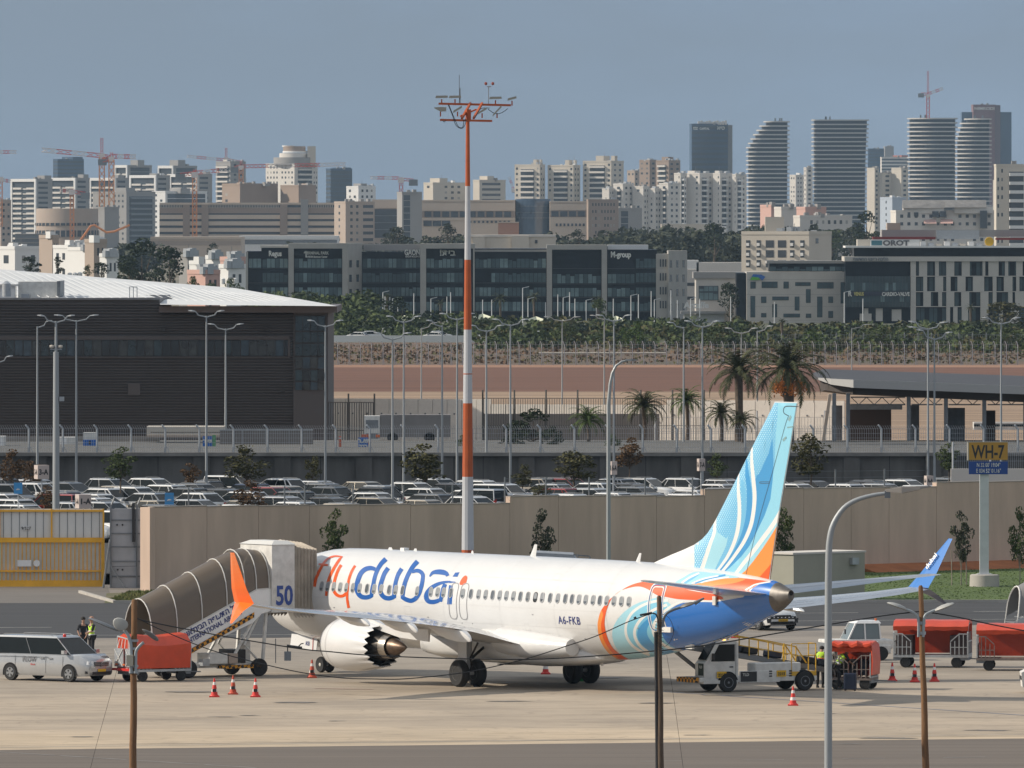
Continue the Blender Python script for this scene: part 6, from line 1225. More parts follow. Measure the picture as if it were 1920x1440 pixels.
def fus_text(name,txt,px,py,size,mat,shear=0,bold=0,space=1):
 me=text_mesh(txt,size,0,bold,'CENTER',shear,space); a0,ph0=hit(px,py); z0=sec(a0); zz=z0[0]+z0[1]*math.sin(ph0)
 bm=bmesh.new(); bm.from_mesh(me); bmesh.ops.triangulate(bm,faces=bm.faces[:]); bmesh.ops.subdivide_edges(bm,edges=[e for e in bm.edges if e.calc_length()>.12],cuts=2); bm.to_mesh(me); bm.free()
 for v in me.vertices:
  a=a0+v.co.x; z=zz+v.co.y-size*.35; zc,h,w=sec(a); s=max(-.99,min(.99,(z-zc)/h)); v.co=fus(a,math.asin(s),.009)
 me.materials.append(mat); return put(name,me,airliner)
navy=M('navy_lettering',(.03,.045,.19),.4)
fus_text('registration_lettering','A6-FKB',1067,1163,.46,navy,bold=.006,space=1.12)
R=[]
def RP(mat,pts,smooth=True): R.append((mat,to_fus(c3(loopc(pts) if smooth else pts))))
def RS(mat,pts,w): R.append((mat,to_fus(c3(stroke(pts,w)))))
RP(lv_lb,[(640,372),(540,385),(430,420),(330,485),(262,560),(224,640),(224,720),(255,800),(330,875),(440,905),(560,895),(660,870),(760,850),(800,700),(760,480)])
RP(lv_tl,[(640,395),(520,430),(420,490),(360,560),(338,640),(345,720),(390,790),(470,845),(560,880),(680,870),(760,800),(720,520)])
RS(lv_cr,[(700,392),(600,398),(500,425),(410,478),(358,545),(335,625),(345,705),(390,775),(455,822),(540,862)],22)
RP(lv_mb,[(640,470),(560,490),(480,560),(440,640),(440,720),(490,790),(560,840),(680,850),(760,780),(720,560)])
RS(lv_cr,[(690,430),(600,462),(510,515),(445,580),(412,650),(420,720),(462,785),(535,840)],24)
RP(lv_db,[(660,470),(580,510),(490,580),(438,650),(440,720),(480,775),(560,832),(690,850),(780,780),(760,560)])
RP(lv_tl,[(660,530),(580,560),(530,610),(518,670),(545,730),(610,790),(700,800),(740,640)])
RS(lv_cr,[(830,400),(740,435),(650,500),(592,570),(570,640),(590,705),(650,765),(735,808),(830,818)],[16,20,24,26,26,26,26,24,14])
ub=[(990,405),(930,405),(820,416),(745,450),(690,495),(655,560),(645,640),(655,700),(695,758),(770,802),(835,818)]
u1=to_fus(c3([(p.x,p.y) for p in bez(ub,5)]))
bot=-PI/2*1.95
lastu=u1[-1]
u2=to_fus(c3([(1560,237),(1480,255),(1425,285),(1400,315),(1340,365),(1240,382),(1100,400)]))
blue=u1+[(lastu[0]-.15,lerp(lastu[1],bot,.5)),(lastu[0]-.2,bot),(38.21,bot),(38.21,PI/2*1.95),(u2[0][0],PI/2*1.95)]+u2
RP(lv_or,[(650,236),(560,228),(470,235),(370,265),(280,318),(200,383),(150,440),(115,500),(97,590),(108,700),(150,790),(210,858),(300,905),(392,912),(330,880),(240,815),(190,740),(160,640),(155,560),(178,455),(220,370),(290,310),(380,280),(460,274),(530,300),(600,345),(680,362),(780,380),(900,388),(1050,390),(1170,378),(1120,345),(1000,325),(860,300),(760,268)])
RP(lv_ol,[(128,478),(108,530),(94,600),(106,700),(148,792),(208,860),(290,905),(230,850),(175,780),(138,700),(124,600),(140,520)])
RP(lv_or,[(700,262),(860,262),(1000,232),(1120,205),(1230,196),(1350,203),(1570,232),(1480,252),(1420,285),(1350,318),(1240,330),(1100,320),(940,306),(800,290)])
RP(lv_ol,[(740,258),(900,250),(1040,222),(1160,200),(1290,200),(1360,212),(1260,245),(1120,262),(980,285),(840,285)])
RP(lv_lb,[(760,240),(830,195),(930,148),(1060,155),(1190,170),(1310,196),(1180,205),(1060,228),(940,248),(840,255)])
RS(lv_mb,[(840,246),(900,206),(960,165)],20)
RS(lv_cr,[(815,242),(880,198),(965,158)],16)
RS(lv_db,[(930,246),(1020,212),(1120,190),(1190,175)],16)
RS(lv_cr,[(900,246),(1000,208),(1130,180)],[8,14,12])
RS(lv_cr,[(980,242),(1080,212),(1220,192)],[8,12,10])
R.append((tail_blue,blue))
RS(lv_cr,[(1345,312),(1395,284),(1450,255),(1575,232)],12)
RS(lv_cr,[(905,404),(1000,398),(1100,398),(1240,380)],[6,16,14,4])
Rl=[(m,q) for m,q in R]
paint('tail_swirl_livery',Rl,fusfn,.22,airliner,.006)
def mirf(u,v,off):
 p=fus(u,v/1.95,off); p.y=-p.y; return p
paint('tail_swirl_livery',Rl,mirf,.3,airliner,.006)
wx=[(560+x/8,) for x in (355,445,535,630,725,820,920,1030,1135,1240,1360,1455,1560,1780)]
wx=[w[0] for w in wx]+[780+x/8 for x in (225,325,415,525,705,825,940,1045,1150,1255,1355,1460,1565,1675,1790,1890)]+[900+x/3.2 for x in (374,420,466,511,551,592,633,677,718,759,802,847,892)]
wx=sorted(wx+[900+x/3.2 for x in (287,332)])
def rrect(w,h,r,n=4):
 out=[]
 for cx,cy,a0 in ((w/2-r,h/2-r,0),(-w/2+r,h/2-r,90),(-w/2+r,-h/2+r,180),(w/2-r,-h/2+r,270)):
  for k in range(n+1):
   t=math.radians(a0+90*k/n); out.append((cx+r*math.cos(t),cy+r*math.sin(t)))
 return out
fr,pn=rrect(.285,.43,.13),rrect(.235,.375,.115)
mb=MB(); n=len(fr)
mb.add([(x,0,z) for x,z in fr]+[(x,-.012,z) for x,z in fr]+[(x,-.012,z) for x,z in pn]+[(x,-.002,z) for x,z in pn],[(i,(i+1)%n,n+(i+1)%n,n+i) for i in range(n)]+[(n+i,n+(i+1)%n,2*n+(i+1)%n,2*n+i) for i in range(n)]+[(2*n+i,2*n+(i+1)%n,3*n+(i+1)%n,3*n+i) for i in range(n)])
wf=mb.mesh('window'); wf.materials.append(M('window_surround',(.42,.43,.44),.4,metal=.4))
mb=MB(); mb.add([(x,-.004,z) for x,z in pn],[tuple(range(n))]); wp=mb.mesh('pane'); wp.materials.append(M('cabin_pane',(.10,.115,.13),.12,spec=.8))
mb=MB(); ps=[(x,z) for x,z in pn if z>-.06]; mb.add([(x,-.0035,max(z,-.07)) for x,z in [(.1175,-.07)]+ps+[(-.1175,-.07)]],[tuple(range(len(ps)+2))]); wsb=mb.mesh('blind'); wsb.materials.append(M('window_blind',(.24,.26,.28),.7))
rnd=random.Random(3)
for x in wx:
 ly=interp([(602,1092.5),(700,1101),(765,1107),(868,1111),(945,1117),(1060,1124),(1178,1131.5)],x); a,ph=hit(x,ly)
 for side in (1,-1):
  w=put('window',wf,airliner); p=fus(a,math.asin(max(-.9,min(.9,(3.83-sec(a)[0])/sec(a)[1]))),.004); zc,h,hw=sec(a)
  nrm=Vector((-(interp(HW,a+.2)-interp(HW,a-.2))/.4, -1, (p.z-zc)/h**2*hw**2/hw)).normalized()
  if side<0: p=Vector((p.x,-p.y,p.z)); nrm=Vector((nrm.x,-nrm.y,nrm.z))
  xd=Vector((0,0,1)).cross(-nrm).normalized()*-1
  w.matrix_local=Matrix.Translation(p)@Matrix(((1,0,0),(0,1,0),(0,0,1))).to_4x4()
  q=(-nrm).to_track_quat('Y','Z'); w.rotation_mode='QUATERNION'; w.rotation_quaternion=q
  if side>0:
   put('pane',wp,w)
   if rnd.random()<.72: put('blind',wsb,w,(0,-.003,0))
  else: put('pane',wp,w)
def door(name,a0,a1,z0,z1,r,w=.035,mat=seam,off=.012,lab=None,inner=None):
 pts=rrect(a1-a0,z1-z0,r,5); cx,cz=(a0+a1)/2,(z0+z1)/2
 def F(x,z,o):
  a=cx+x; zz=cz+z; zc,h,hw=sec(a); return fus(a,math.asin(max(-.995,min(.995,(zz-zc)/h))),o)
 P1=[]; q=pts+[pts[0]]
 for (x0,z0_),(x1,z1_) in zip(q,q[1:]):
  k=max(1,int(math.hypot(x1-x0,z1_-z0_)/.15))
  for i in range(k): P1.append((lerp(x0,x1,i/k),lerp(z0_,z1_,i/k)))
 n=len(P1); sc=lambda p,d:(p[0]*(1-2*d/(a1-a0)),p[1]*(1-2*d/(z1-z0)))
 mb=MB(); mb.add([F(*p,off) for p in P1]+[F(*sc(p,w),off) for p in P1],[(i,(i+1)%n,n+(i+1)%n,n+i) for i in range(n)]); return mb.build(name,mat,airliner,smooth=True)
for a in (16.93,17.72):
 d=door('overwing_exit',a-.30,a+.30,2.72,4.26,.22);
 mb=MB(); mb.lathe([(.03,0),(.03,.02)],8,c=tuple(fus(a+.52,-.38,.0)),axis='y'); mb.build('latch',black_p,airliner)
a0_,z0_=31.05,2.75
d1=door('aft_door',31.0,31.98,2.62,4.62,.2,.05,lv_cr,.014); d2=door('door_outline',31.06,31.92,2.68,4.56,.17,.03,text_blue,.017); d3=door('door_outline',31.13,31.85,2.75,4.49,.13,.04,lv_cr,.014)
d2.parent=d1; d3.parent=d1
door('forward_door',3.6,4.5,2.66,4.55,.2,.04,seam,.012)
door('cargo_hatch',8.6,9.8,1.75,2.35,.15,.015,seam,.008)
for a_ in (12.1,16.2,20.5,24.6,28.3):     # skin joints
 mb=MB(); n=20; mb.add([fus(a_,lerp(-1.0,1.45,i/n),.003) for i in range(n+1)]+[fus(a_+.018,lerp(-1.0,1.45,i/n),.003) for i in range(n+1)],[(i,i+1,n+2+i,n+1+i) for i in range(n)]); mb.build('skin_joint',M('skin_joint_grey',(.60,.60,.60),.5),airliner)
for z_ in (4.55,3.35,2.6):
 mb=MB(); n=24
 def q_(a,z):
  zc,h,w=sec(a); return fus(a,math.asin(max(-.99,min(.99,(z-zc)/h))),.003)
 mb.add([q_(lerp(6,28.5,i/n),z_) for i in range(n+1)]+[q_(lerp(6,28.5,i/n),z_+.014) for i in range(n+1)],[(i,i+1,n+2+i,n+1+i) for i in range(n)]); mb.build('skin_joint',MATS['skin_joint_grey'],airliner)
for a_,z_,w_,h_ in ((13.4,3.0,.5,.35),(22.4,2.55,.35,.3),(27.2,2.6,.6,.4),(29.2,2.9,.3,.5),(10.9,2.35,.4,.3),(24.2,4.7,.5,.25)): door('access_panel',a_-w_/2,a_+w_/2,z_-h_/2,z_+h_/2,.04,.012,MATS['skin_joint_grey'],.005)
for a_,z_ in ((7.6,2.95),(14.9,2.75),(23.0,3.1),(26.4,2.2),(30.2,2.75),(9.9,2.7)):
 q__=fus(a_,math.asin((z_-sec(a_)[0])/sec(a_)[1]),.008); mb=MB(); mb.box(q__,(.10,.01,.04)); mb.build('small_marking',seam,airliner)
ck=[(1.75,.42),(2.35,.36),(3.05,.50),(3.1,.86),(2.6,1.02),(2.15,.86)]
mb=MB(); mb.add([fus(a,p,.01) for a,p in ck],[tuple(range(6))]); mb.build('cockpit_window',dglass,airliner)
mb=MB(); mb.add([Vector((v.x,-v.y,v.z)) for v in [fus(a,p,.01) for a,p in ck]],[tuple(range(6))]); mb.build('cockpit_window',dglass,airliner)
def blade(name,a,z,h,c,sweep,mat=wht):
 mb=MB(); mb.loft([[BL(a,.03,z-.05),BL(a+c*.5,.045,z-.05),BL(a+c,0,z-.05),BL(a+c*.5,-.045,z-.05)],[BL(a+sweep,.012,z+h),BL(a+sweep+c*.25,.016,z+h),BL(a+sweep+c*.45,0,z+h),BL(a+sweep+c*.25,-.016,z+h)]]); mb.build(name,mat,airliner)
blade('blade_antenna',20.0,5.43,.50,.42,.35); blade('blade_antenna',27.9,5.40,.36,.30,.28); blade('blade_antenna',11.0,5.43,.10,.30,.1); blade('blade_antenna',9.0,5.43,.10,.4,.1)
blade('blade_antenna',15.5,5.43,.12,.2,.05)
blade('belly_antenna',25.1,1.45,-.45,.35,.25); blade('belly_antenna',22.0,1.30,-.42,.35,.22)
mb=MB(); mb.box(BL(10.3,0,5.47),(.3,.25,.14)); mb.build('beacon',white_p,airliner)
hh=hit(*c3([(885,778)])[0]); mb=MB(); mb.box(fus(hh[0],hh[1],.03),(.5,.12,.22)); mb.build('tail_light',M('lamp_glass',(.7,.7,.66),.2),airliner)
hh=hit(*c3([(690,640)])[0]); mb=MB(); mb.box(fus(hh[0],hh[1],.02),(.7,.12,.22)); mb.build('door_scuff_plate',white_d,airliner)
mb=MB(); rings=[]
for a,w,zb,zt in ((13.2,.9,1.45,2.0),(14.2,1.75,1.12,2.2),(15.6,2.02,.97,2.45),(18,2.10,.92,2.5),(21,2.10,.90,2.45),(22.8,2.04,.90,2.25),(24.2,1.75,.98,2.0),(25.6,1.2,1.12,1.8),(26.4,.6,1.25,1.6)):
 r=[]
 for k in range(24):
  t=2*PI*k/24; c,s=math.cos(t),math.sin(t); e=.62
  r.append(BL(a,w*math.copysign(abs(c)**e,c),(zb+zt)/2+(zt-zb)/2*math.copysign(abs(s)**e,s)))
 rings.append(r)
mb.loft(rings); mb.build('belly_fairing',wht,airliner,smooth=True)
mb=MB(); rings=[]
for a,w,zc,hh in ((20.6,2.35,1.95,.55),(22,2.5,1.86,.58),(23.2,2.48,1.82,.56),(24.4,2.25,1.80,.48),(25.5,1.9,1.80,.35)):
 rings.append([BL(a,(1.2+(w-1.2)*(.5+.5*math.cos(2*PI*k/16))),zc+hh*math.sin(2*PI*k/16)) for k in range(16)])
mb.loft(rings); f1=mb.build('wing_root_fairing',wht,airliner,smooth=True)
mb2=MB(); mb2.v=[(v[0],-v[1],v[2]) for v in mb.v]; mb2.f=mb.f; mb2.m=mb.m; mb2.build('wing_root_fairing',wht,airliner,smooth=True)
LE=[(1.2,14.0),(1.9,14.9),(3.2,16.3),(4.8,17.35),(16.94,23.6)]
TE=[(1.2,22.95),(5.9,22.95),(16.94,25.08)]
WZ=[(1.2,1.62),(1.9,1.72),(3.06,2.0),(4.5,2.38),(6,2.64),(8,2.88),(10,3.08),(12.8,3.33),(15.4,3.62),(17.35,3.92)]
def wz(l): return interp(WZ,l)      # height of the trailing edge
def inc(l): return lerp(.060,.028,min(1,l/17))
def up_z(l,t):
 c=interp(TE,l)-interp(LE,l); th=lerp(.135,.10,min(1,l/17))*c; y=5*th*(.2969*math.sqrt(t)-.126*t-.3516*t*t+.2843*t**3-.1015*t**4)
 return wz(l)+y*.62+.016*c*math.sin(PI*t)+inc(l)*c*(1-t)
def dn_z(l,t):
 c=interp(TE,l)-interp(LE,l); th=lerp(.135,.10,min(1,l/17))*c; y=5*th*(.2969*math.sqrt(t)-.126*t-.3516*t*t+.2843*t**3-.1015*t**4)
 return wz(l)-y*.42+.006*c*math.sin(PI*t)+inc(l)*c*(1-t)
def foil(l,s,n=9):
 le,te=interp(LE,l),interp(TE,l); c=te-le; ts=[.5-.5*math.cos(PI*k/n) for k in range(n+1)]
 return [BL(le+t*c,s*l,up_z(l,t)) for t in ts]+[BL(le+t*c,s*l,dn_z(l,t)) for t in ts[::-1][1:-1]]
for s in (1,-1):
 mb=MB(); mb.loft([foil(l,s) for l in (1.2,1.9,2.5,3.2,4,4.8,5.9,7.5,9.5,11.5,13.5,15.5,16.5,16.94)]);
 w=mb.build('wing',[wingm,wing_u],airliner,smooth=True)
 for p in w.data.polygons:
  if p.normal.z<-.2: p.material_index=1
 def U(l,f,o=.008):
  return BL(lerp(interp(LE,l),interp(TE,l),f),s*l,up_z(l,f)+o)
 for f0,l0,l1 in ((.72,2.2,12.2),(.76,12.4,16.6),(.60,3,12.2),(.14,5.5,16.8),(.86,2.2,12)):
  mb=MB(); n=14; L=[lerp(l0,l1,i/n) for i in range(n+1)]; mb.add([U(l,f0) for l in L]+[U(l,f0+.006) for l in L],[(i,i+1,n+2+i,n+1+i) for i in range(n)]); g=mb.build('flap_gap',M('flap_gap_grey',(.16,.165,.17),.6),w)
 wm=M('winglet_orange',(.92,.17,.012),.35,coat=.3) if s>0 else M('winglet_blue',(.02,.17,.52),.3,coat=.4)
 up=[(16.90,23.6,25.08,3.90,.16),(17.28,23.98,25.14,4.5,.10),(17.66,24.52,25.24,5.3,.07),(18.0,25.04,25.33,6.0,.03)]
 if s>0: wmx=bpy.data.materials.new('winglet_orange_dots')
 mats_=wm
 mb=MB(); rr=[]
 for l,a,b,z,t in up: rr.append([BL(a,s*l,z),BL(lerp(a,b,.3),s*(l+t*.5),z),BL(b,s*l,z),BL(lerp(a,b,.3),s*(l-t*.5),z)])
 mb.loft(rr); wg=mb.build('winglet',wm,airliner)
 if s>0:
  mbd=MB()
  for r_ in range(26):
   z=5.95-r_*.055; f=(z-4.6)/1.4; l=interp([(c_[3],c_[0]) for c_ in up],z)
   a,b,th=[interp([(c_[3],c_[j_]) for c_ in up],z) for j_ in (1,2,4)]
   x=a+.06+(r_%2)*.035
   rad=.004+.013*max(0,f)
   while x<b-.04:
    u=(x-a)/(b-a); off=th*.5*(u/.3 if u<.3 else (1-u)/.7)
    c=BL(x,l+off+.004,z); mbd.add([c+Vector((rad*math.cos(k*PI/3),0,rad*math.sin(k*PI/3))) for k in range(6)],[(0,1,2,3,4,5)])
    x+=.07
  mbd.build('winglet_dots',M('pale_dots',(.86,.62,.38),.5),wg,fix=False)
 lo=[(16.88,23.6,25.08,3.92,.16),(17.4,24.25,25.1,3.62,.08),(18.0,25.0,25.15,3.12,.03)]
 mb=MB(); mb.loft([[BL(a,s*l,z),BL(lerp(a,b,.35),s*(l+t*.3),z+t*.5),BL(b,s*l,z),BL(lerp(a,b,.35),s*(l-t*.3),z-t*.5)] for l,a,b,z,t in lo]); mb.build('lower_winglet',wm if s>0 else M('livery_deep_blue',(.02,.05,.16),.3,coat=.3),airliner)
 for l,ln,d in ((5.4,3.4,.50),(8.3,3.0,.42),(10.9,2.5,.34)):
  te=interp(TE,l); z=wz(l); mb=MB(); rr=[]; d*=1 if s>0 else .5
  for t,w_,tp,bt in ((0,.03,.10,.02),(.25,.15,.06,-.55),(.5,.21,.04,-.9),(.70,.20,.0,-1.0),(.86,.16,-.12,-1.0),(.95,.10,-.42,-.98),(1,.04,-.75,-.92)):
   a_=te-ln*.80+ln*1.02*t; zz=z+inc(l)*(te-a_) if a_<te else z
   rr.append([BL(a_,s*(l+w_*.8),zz+tp*d),BL(a_,s*(l+w_),zz+(tp+bt)/2*d),BL(a_,s*(l+w_*.45),zz+bt*d),BL(a_,s*(l-w_*.45),zz+bt*d),BL(a_,s*(l-w_),zz+(tp+bt)/2*d),BL(a_,s*(l-w_*.8),zz+tp*d)])
  mb.loft(rr); mb.build('flap_track_fairing',wht,airliner,smooth=True)
 el,ez=4.83,1.62
 e=put('engine',None,airliner,BL(12.25,s*el,ez)); e.empty_display_size=.3
 NS2=36
 def ring(x,r,dz=0,n=NS2,flat=True,ch=0):
  out=[]
  for k in range(n):
   t=2*PI*k/n; c,s_=math.cos(t),math.sin(t); rz=r*s_*(.965 if (s_<0 and flat) else 1)
   out.append((x+(ch*(abs((k%(n//18 if n>=36 else 2))-(n//36))) if ch else 0),r*c,rz+dz))
  return out
 NC=72
 def r2(x,r,ch=0,flatb=True):
  out=[]
  for k in range(NC):
   t=2*PI*k/NC; u=(k%4)/4; tri=1-abs(2*u-1); c,s_=math.cos(t),math.sin(t)
   out.append((x+ch*tri,r*c,r*s_*(.965 if s_<0 and flatb else 1)))
  return out
 mb=MB(); mb.loft([r2(.85,.80),r2(.55,.86),r2(.42,.93),r2(.50,1.0),r2(.75,1.09),r2(1.25,1.155),r2(1.8,1.17),r2(2.4,1.13),r2(3.0,1.05),r2(3.40,.97,.28),r2(3.68,.91,.36),r2(3.63,.87,.32),r2(3.0,.93)],cap=False); nac=mb.build('nacelle',wht,e,smooth=True)
 mb=MB(); mb.loft([r2(3.03,.932),r2(3.64,.866,.33)],cap=False); mb.build('chevron_lining',M('dark_exhaust_metal',(.05,.045,.042),.5,metal=.6,var=.4,scale=5),e,smooth=True)
 mb=MB(); mb.loft([r2(.416,.925),r2(.40,.95),r2(.42,.985),r2(.52,1.02)],cap=False); mb.build('inlet_lip',M('polished_lip',(.6,.6,.6),.2,metal=.9),e,smooth=True)
 mb=MB(); mb.lathe([(.78,1.1),(.78,1.12)],32,axis='x'); mb.build('fan_disc',black_p,e)
 mb=MB(); mb.lathe([(.90,3.05),(.90,3.06),(.56,3.07)],36,axis='x',cap=False); mb.build('bypass_duct',M('duct_dark',(.02,.02,.02),.7),e)
 core=M('core_cowl_metal',(.06,.055,.05),.40,metal=.85,var=.3,scale=5)
 mb=MB(); mb.lathe([(.70,2.9),(.69,3.3),(.62,3.8),(.53,4.2)],40,axis='x',cap=False); mb.build('core_cowl',core,e,smooth=True)
 mb=MB(); mb.lathe([(.53,4.2),(.50,4.5),(.47,4.62),(.45,4.60),(.46,4.3)],40,axis='x',cap=False); mb.build('core_nozzle',M('nozzle_metal',(.42,.38,.33),.32,metal=.95,var=.15,scale=8),e,smooth=True)
 mb=MB(); mb.lathe([(.40,4.25),(.39,4.6),(.33,4.95),(.20,5.3),(.05,5.62),(.0,5.66)],32,axis='x',cap=False); mb.build('exhaust_plug',hotm,e,smooth=True)
 for u in (1.12,2.25):
  mb=MB(); rr=1.158 if u<2 else 1.132; mb.loft([r2(u,rr+.003),r2(u+.02,rr+.003)],cap=False); mb.build('cowl_seam',seam,e)
 mb=MB(); mb.lathe([(.05,0),(.05,.015)],10,c=(1.75,-s*1.155*.9,.45),axis='y'); mb.build('cowl_latch',seam,e)
 mb=MB(); mb.box((1.45,0,1.155),(.2,.02,.02));
 mb=MB(); zt=wz(el)-ez
 mb.loft([[(.9,.02,1.10),(.9,-.02,1.10),(.95,-.02,1.14),(.95,.02,1.14)],[(2.4,.16,.90),(2.4,-.16,.90),(2.4,-.16,1.30),(2.4,.16,1.30)],[(4.2,.20,.62),(4.2,-.20,.62),(4.2,-.22,zt+.1),(4.2,.22,zt+.1)],[(5.4,.18,.42),(5.4,-.18,.42),(5.4,-.2,zt),(5.4,.2,zt)],[(7.4,.03,.30),(7.4,-.03,.30),(7.4,-.06,zt),(7.4,.06,zt)]]); mb.build('pylon',wht,e)
 g=put('main_landing_gear',None,airliner,BL(19.6,s*2.86,0)); g.empty_display_size=.3
 for dy in (-.43,.43):
  mb=MB(); mb.lathe([(.30,-.17),(.50,-.19),(.56,-.12),(.565,0),(.56,.12),(.50,.19),(.30,.17)],28,c=(0,dy,.565),axis='y'); mb.build('tyre',black_r,g,smooth=True)
  mb=MB(); mb.lathe([(.29,-.175),(.27,-.10),(.10,-.13),(.0,-.15)],20,c=(0,dy,.565),axis='y',cap=False); mb.lathe([(.29,.175),(.27,.10),(.10,.13),(.0,.15)],20,c=(0,dy,.565),axis='y',cap=False); mb.build('wheel_hub',M('hub_grey',(.52,.50,.46),.5),g,smooth=True)
 mb=MB(); mb.tube([(0,-.4,.565),(0,.4,.565)],.09); mb.tube([(0,0,.5),(0,0,1.1)],.10); mb.tube([(0,0,1.05),(0,s*.06,2.1)],.14); mb.build('gear_strut',M('gear_grey',(.45,.45,.45),.4),g)
 mb=MB(); mb.tube([(0,0,1.05),(0,s*.95,1.75)],.06); mb.tube([(0,0,1.0),(.6,s*.1,1.85)],.045); mb.tube([(.14,0,.65),(.30,0,.95),(.14,0,1.2)],.035); mb.build('side_brace',MATS['dark_exhaust_metal'],g)
 mb=MB(); mb.box((-.05,-s*.24,1.55),(.62,.04,1.05)); mb.build('gear_door',wht,g)
 mb=MB(); mb.loft([[(-1.0,-s*.1,.98),(-1.0,-s*.1,1.02),(-.95,s*.1,1.02),(-.95,s*.1,.98)],[(-.5,-s*.1,1.18),(-.5,-s*.1,1.30),(-.45,s*.1,1.30),(-.45,s*.1,1.18)],[(-.1,-s*.1,1.12),(-.1,-s*.1,1.3),(-.1,s*.1,1.3),(-.1,s*.1,1.12)]]); mb.build('gear_fairing',white_d,g)
for s in (1,-1):
 mb=MB(); mb.lathe([(.60,0),(.60,.02)],24,c=tuple(BL(19.7,s*.75,.89)),axis='z'); mb.build('wheel_well',black_g,airliner)
g=put('nose_landing_gear',None,airliner,BL(4.0,0,0)); g.empty_display_size=.3
for dy in (-.2,.2):
 mb=MB(); mb.lathe([(.18,-.08),(.31,-.10),(.345,-.04),(.345,.04),(.31,.10),(.18,.08)],24,c=(0,dy,.345),axis='y'); mb.build('tyre',black_r,g,smooth=True)
 mb=MB(); mb.lathe([(.17,-.075),(.12,-.05),(.06,-.09),(0,-.09)],16,c=(0,dy,.345),axis='y',cap=False); mb.lathe([(.17,.075),(.12,.05),(.06,.09),(0,.09)],16,c=(0,dy,.345),axis='y',cap=False); mb.build('wheel_hub',MATS['hub_grey'],g,smooth=True)
mb=MB(); mb.tube([(0,-.2,.345),(0,.2,.345)],.05); mb.tube([(0,0,.3),(-.05,0,1.7)],.075); mb.tube([(-.05,0,.9),(-.8,0,1.6)],.04); mb.tube([(.1,0,.45),(.25,0,.7),(.05,0,.95)],.03); mb.build('gear_strut',MATS['gear_grey'],g)
for dy in (-.42,.42):
 mb=MB(); mb.loft([[(-2.0,dy,1.62),(-2.0,dy*1.06,1.62),(-2.0,dy*1.25,1.10),(-2.0,dy*1.2,1.10)],[(.1,dy,1.55),(.1,dy*1.06,1.55),(.1,dy*1.25,.95),(.1,dy*1.2,.95)]]); dd=mb.build('nose_gear_door',wht,g)
 if dy<0:
  text('door_lettering','KB',.26,navy,dd,frame((-.62,dy*1.16-.04,1.16),(1,0,0),(0,.16,1)),.004)
  mb=MB(); mb.tube([(-.16,dy*1.27-.01,.98),(-.22,dy*1.1-.02,1.5)],.015,4); mb.build('red_stripe',red_p,dd)
for s in (1,-1):
 mb=MB(); rr=[]
 for l,a,b,z,t in ((.55,34.35,38.3,4.36,.36),(1.2,34.85,38.45,4.42,.34),(4,36.7,39.0,4.72,.2),(7.0,38.55,39.55,5.02,.10),(7.18,38.9,39.6,5.04,.05)):
  c=b-a; rr.append([BL(a,s*l,z),BL(a+.08*c,s*l,z+t*.33),BL(a+.3*c,s*l,z+t*.5),BL(a+.65*c,s*l,z+t*.32),BL(b,s*l,z),BL(a+.65*c,s*l,z-t*.32),BL(a+.3*c,s*l,z-t*.5),BL(a+.08*c,s*l,z-t*.33)])
 mb.loft(rr); hs=mb.build('horizontal_stabiliser',M('stab_metal',(.40,.41,.43),.3,metal=.45,coat=.4,var=.1,scale=1.5),airliner,smooth=True)
 mb=MB();
 for f in (.66,):
  Ls=[(1.0,),(7.0,)]
  q=[]
  for l in (1.0,3,5,6.9):
   a=interp([(.55,34.35),(7.0,38.55)],l); b=interp([(.55,38.3),(7,39.55)],l); z=interp([(.55,4.36),(7,5.02)],l); t=interp([(.55,.36),(7,.1)],l)
   q.append((BL(a+f*(b-a),s*l,z+t*.33+.004),BL(a+(f+.012)*(b-a),s*l,z+t*.32+.006)))
  for (p0,p1),(p2,p3) in zip(q,q[1:]): mb.quad(p0,p1,p3,p2)
 mb.build('elevator_gap',MATS['flap_gap_grey'],hs)
hh=hit(*c3([(1105,395)])[0]); mb=MB(); mb.box(fus(hh[0],hh[1],.06),(.22,.06,.36)); mb.build('stab_fitting',white_d,airliner)
c4=crop(1200,740,3.8906)
def fp(p): return on_l(*c4([p])[0],0)
LEp=[fp(p) for p in ((70,1243),(200,1180),(300,1140),(380,1105),(430,1078),(470,1040),(505,1000),(560,905),(700,628),(850,325),(985,58))]
TEp=[fp(p) for p in ((945,1366),(1020,860),(1090,440),(1150,58))]
zl=sorted((z,a) for a,z in LEp); zt_=sorted((z,a) for a,z in TEp)
ZF0=4.6; ZF1=TEp[-1][1]
def fle(z): return interp(zl,z)
def fte(z): return interp(zt_,z)
def fth(a,z):   # half thickness
 le,te=fle(z),fte(z); c=te-le; t=min(1,max(0,(a-le)/c)); mt=min(.20,lerp(.21,.075,(z-5)/7.3));
 x=min(1,(a-le)/max(.25*c,.3)); x=max(0,min(1,(a-le)/(.22*min(c,6)))); f=math.sqrt(x)*(1 if t<.4 else 1-(t-.4)/.6*.88)
 return max(.012,mt*f)
mb=MB(); rr=[]
for i in range(26):
 z=lerp(5.02,ZF1+.02,i/25) if i else 4.7
 le,te=fle(z),fte(z); ts=[0,.015,.05,.12,.25,.4,.6,.8,1]
 rr.append([BL(le+(te-le)*t,fth(le+(te-le)*t,z),z) for t in ts]+[BL(le+(te-le)*t,-fth(le+(te-le)*t,z),z) for t in ts[::-1][1:-1]]+[BL(le,-.012,z)])
mb.loft(rr); mb.build('fin',wht,airliner,smooth=True)
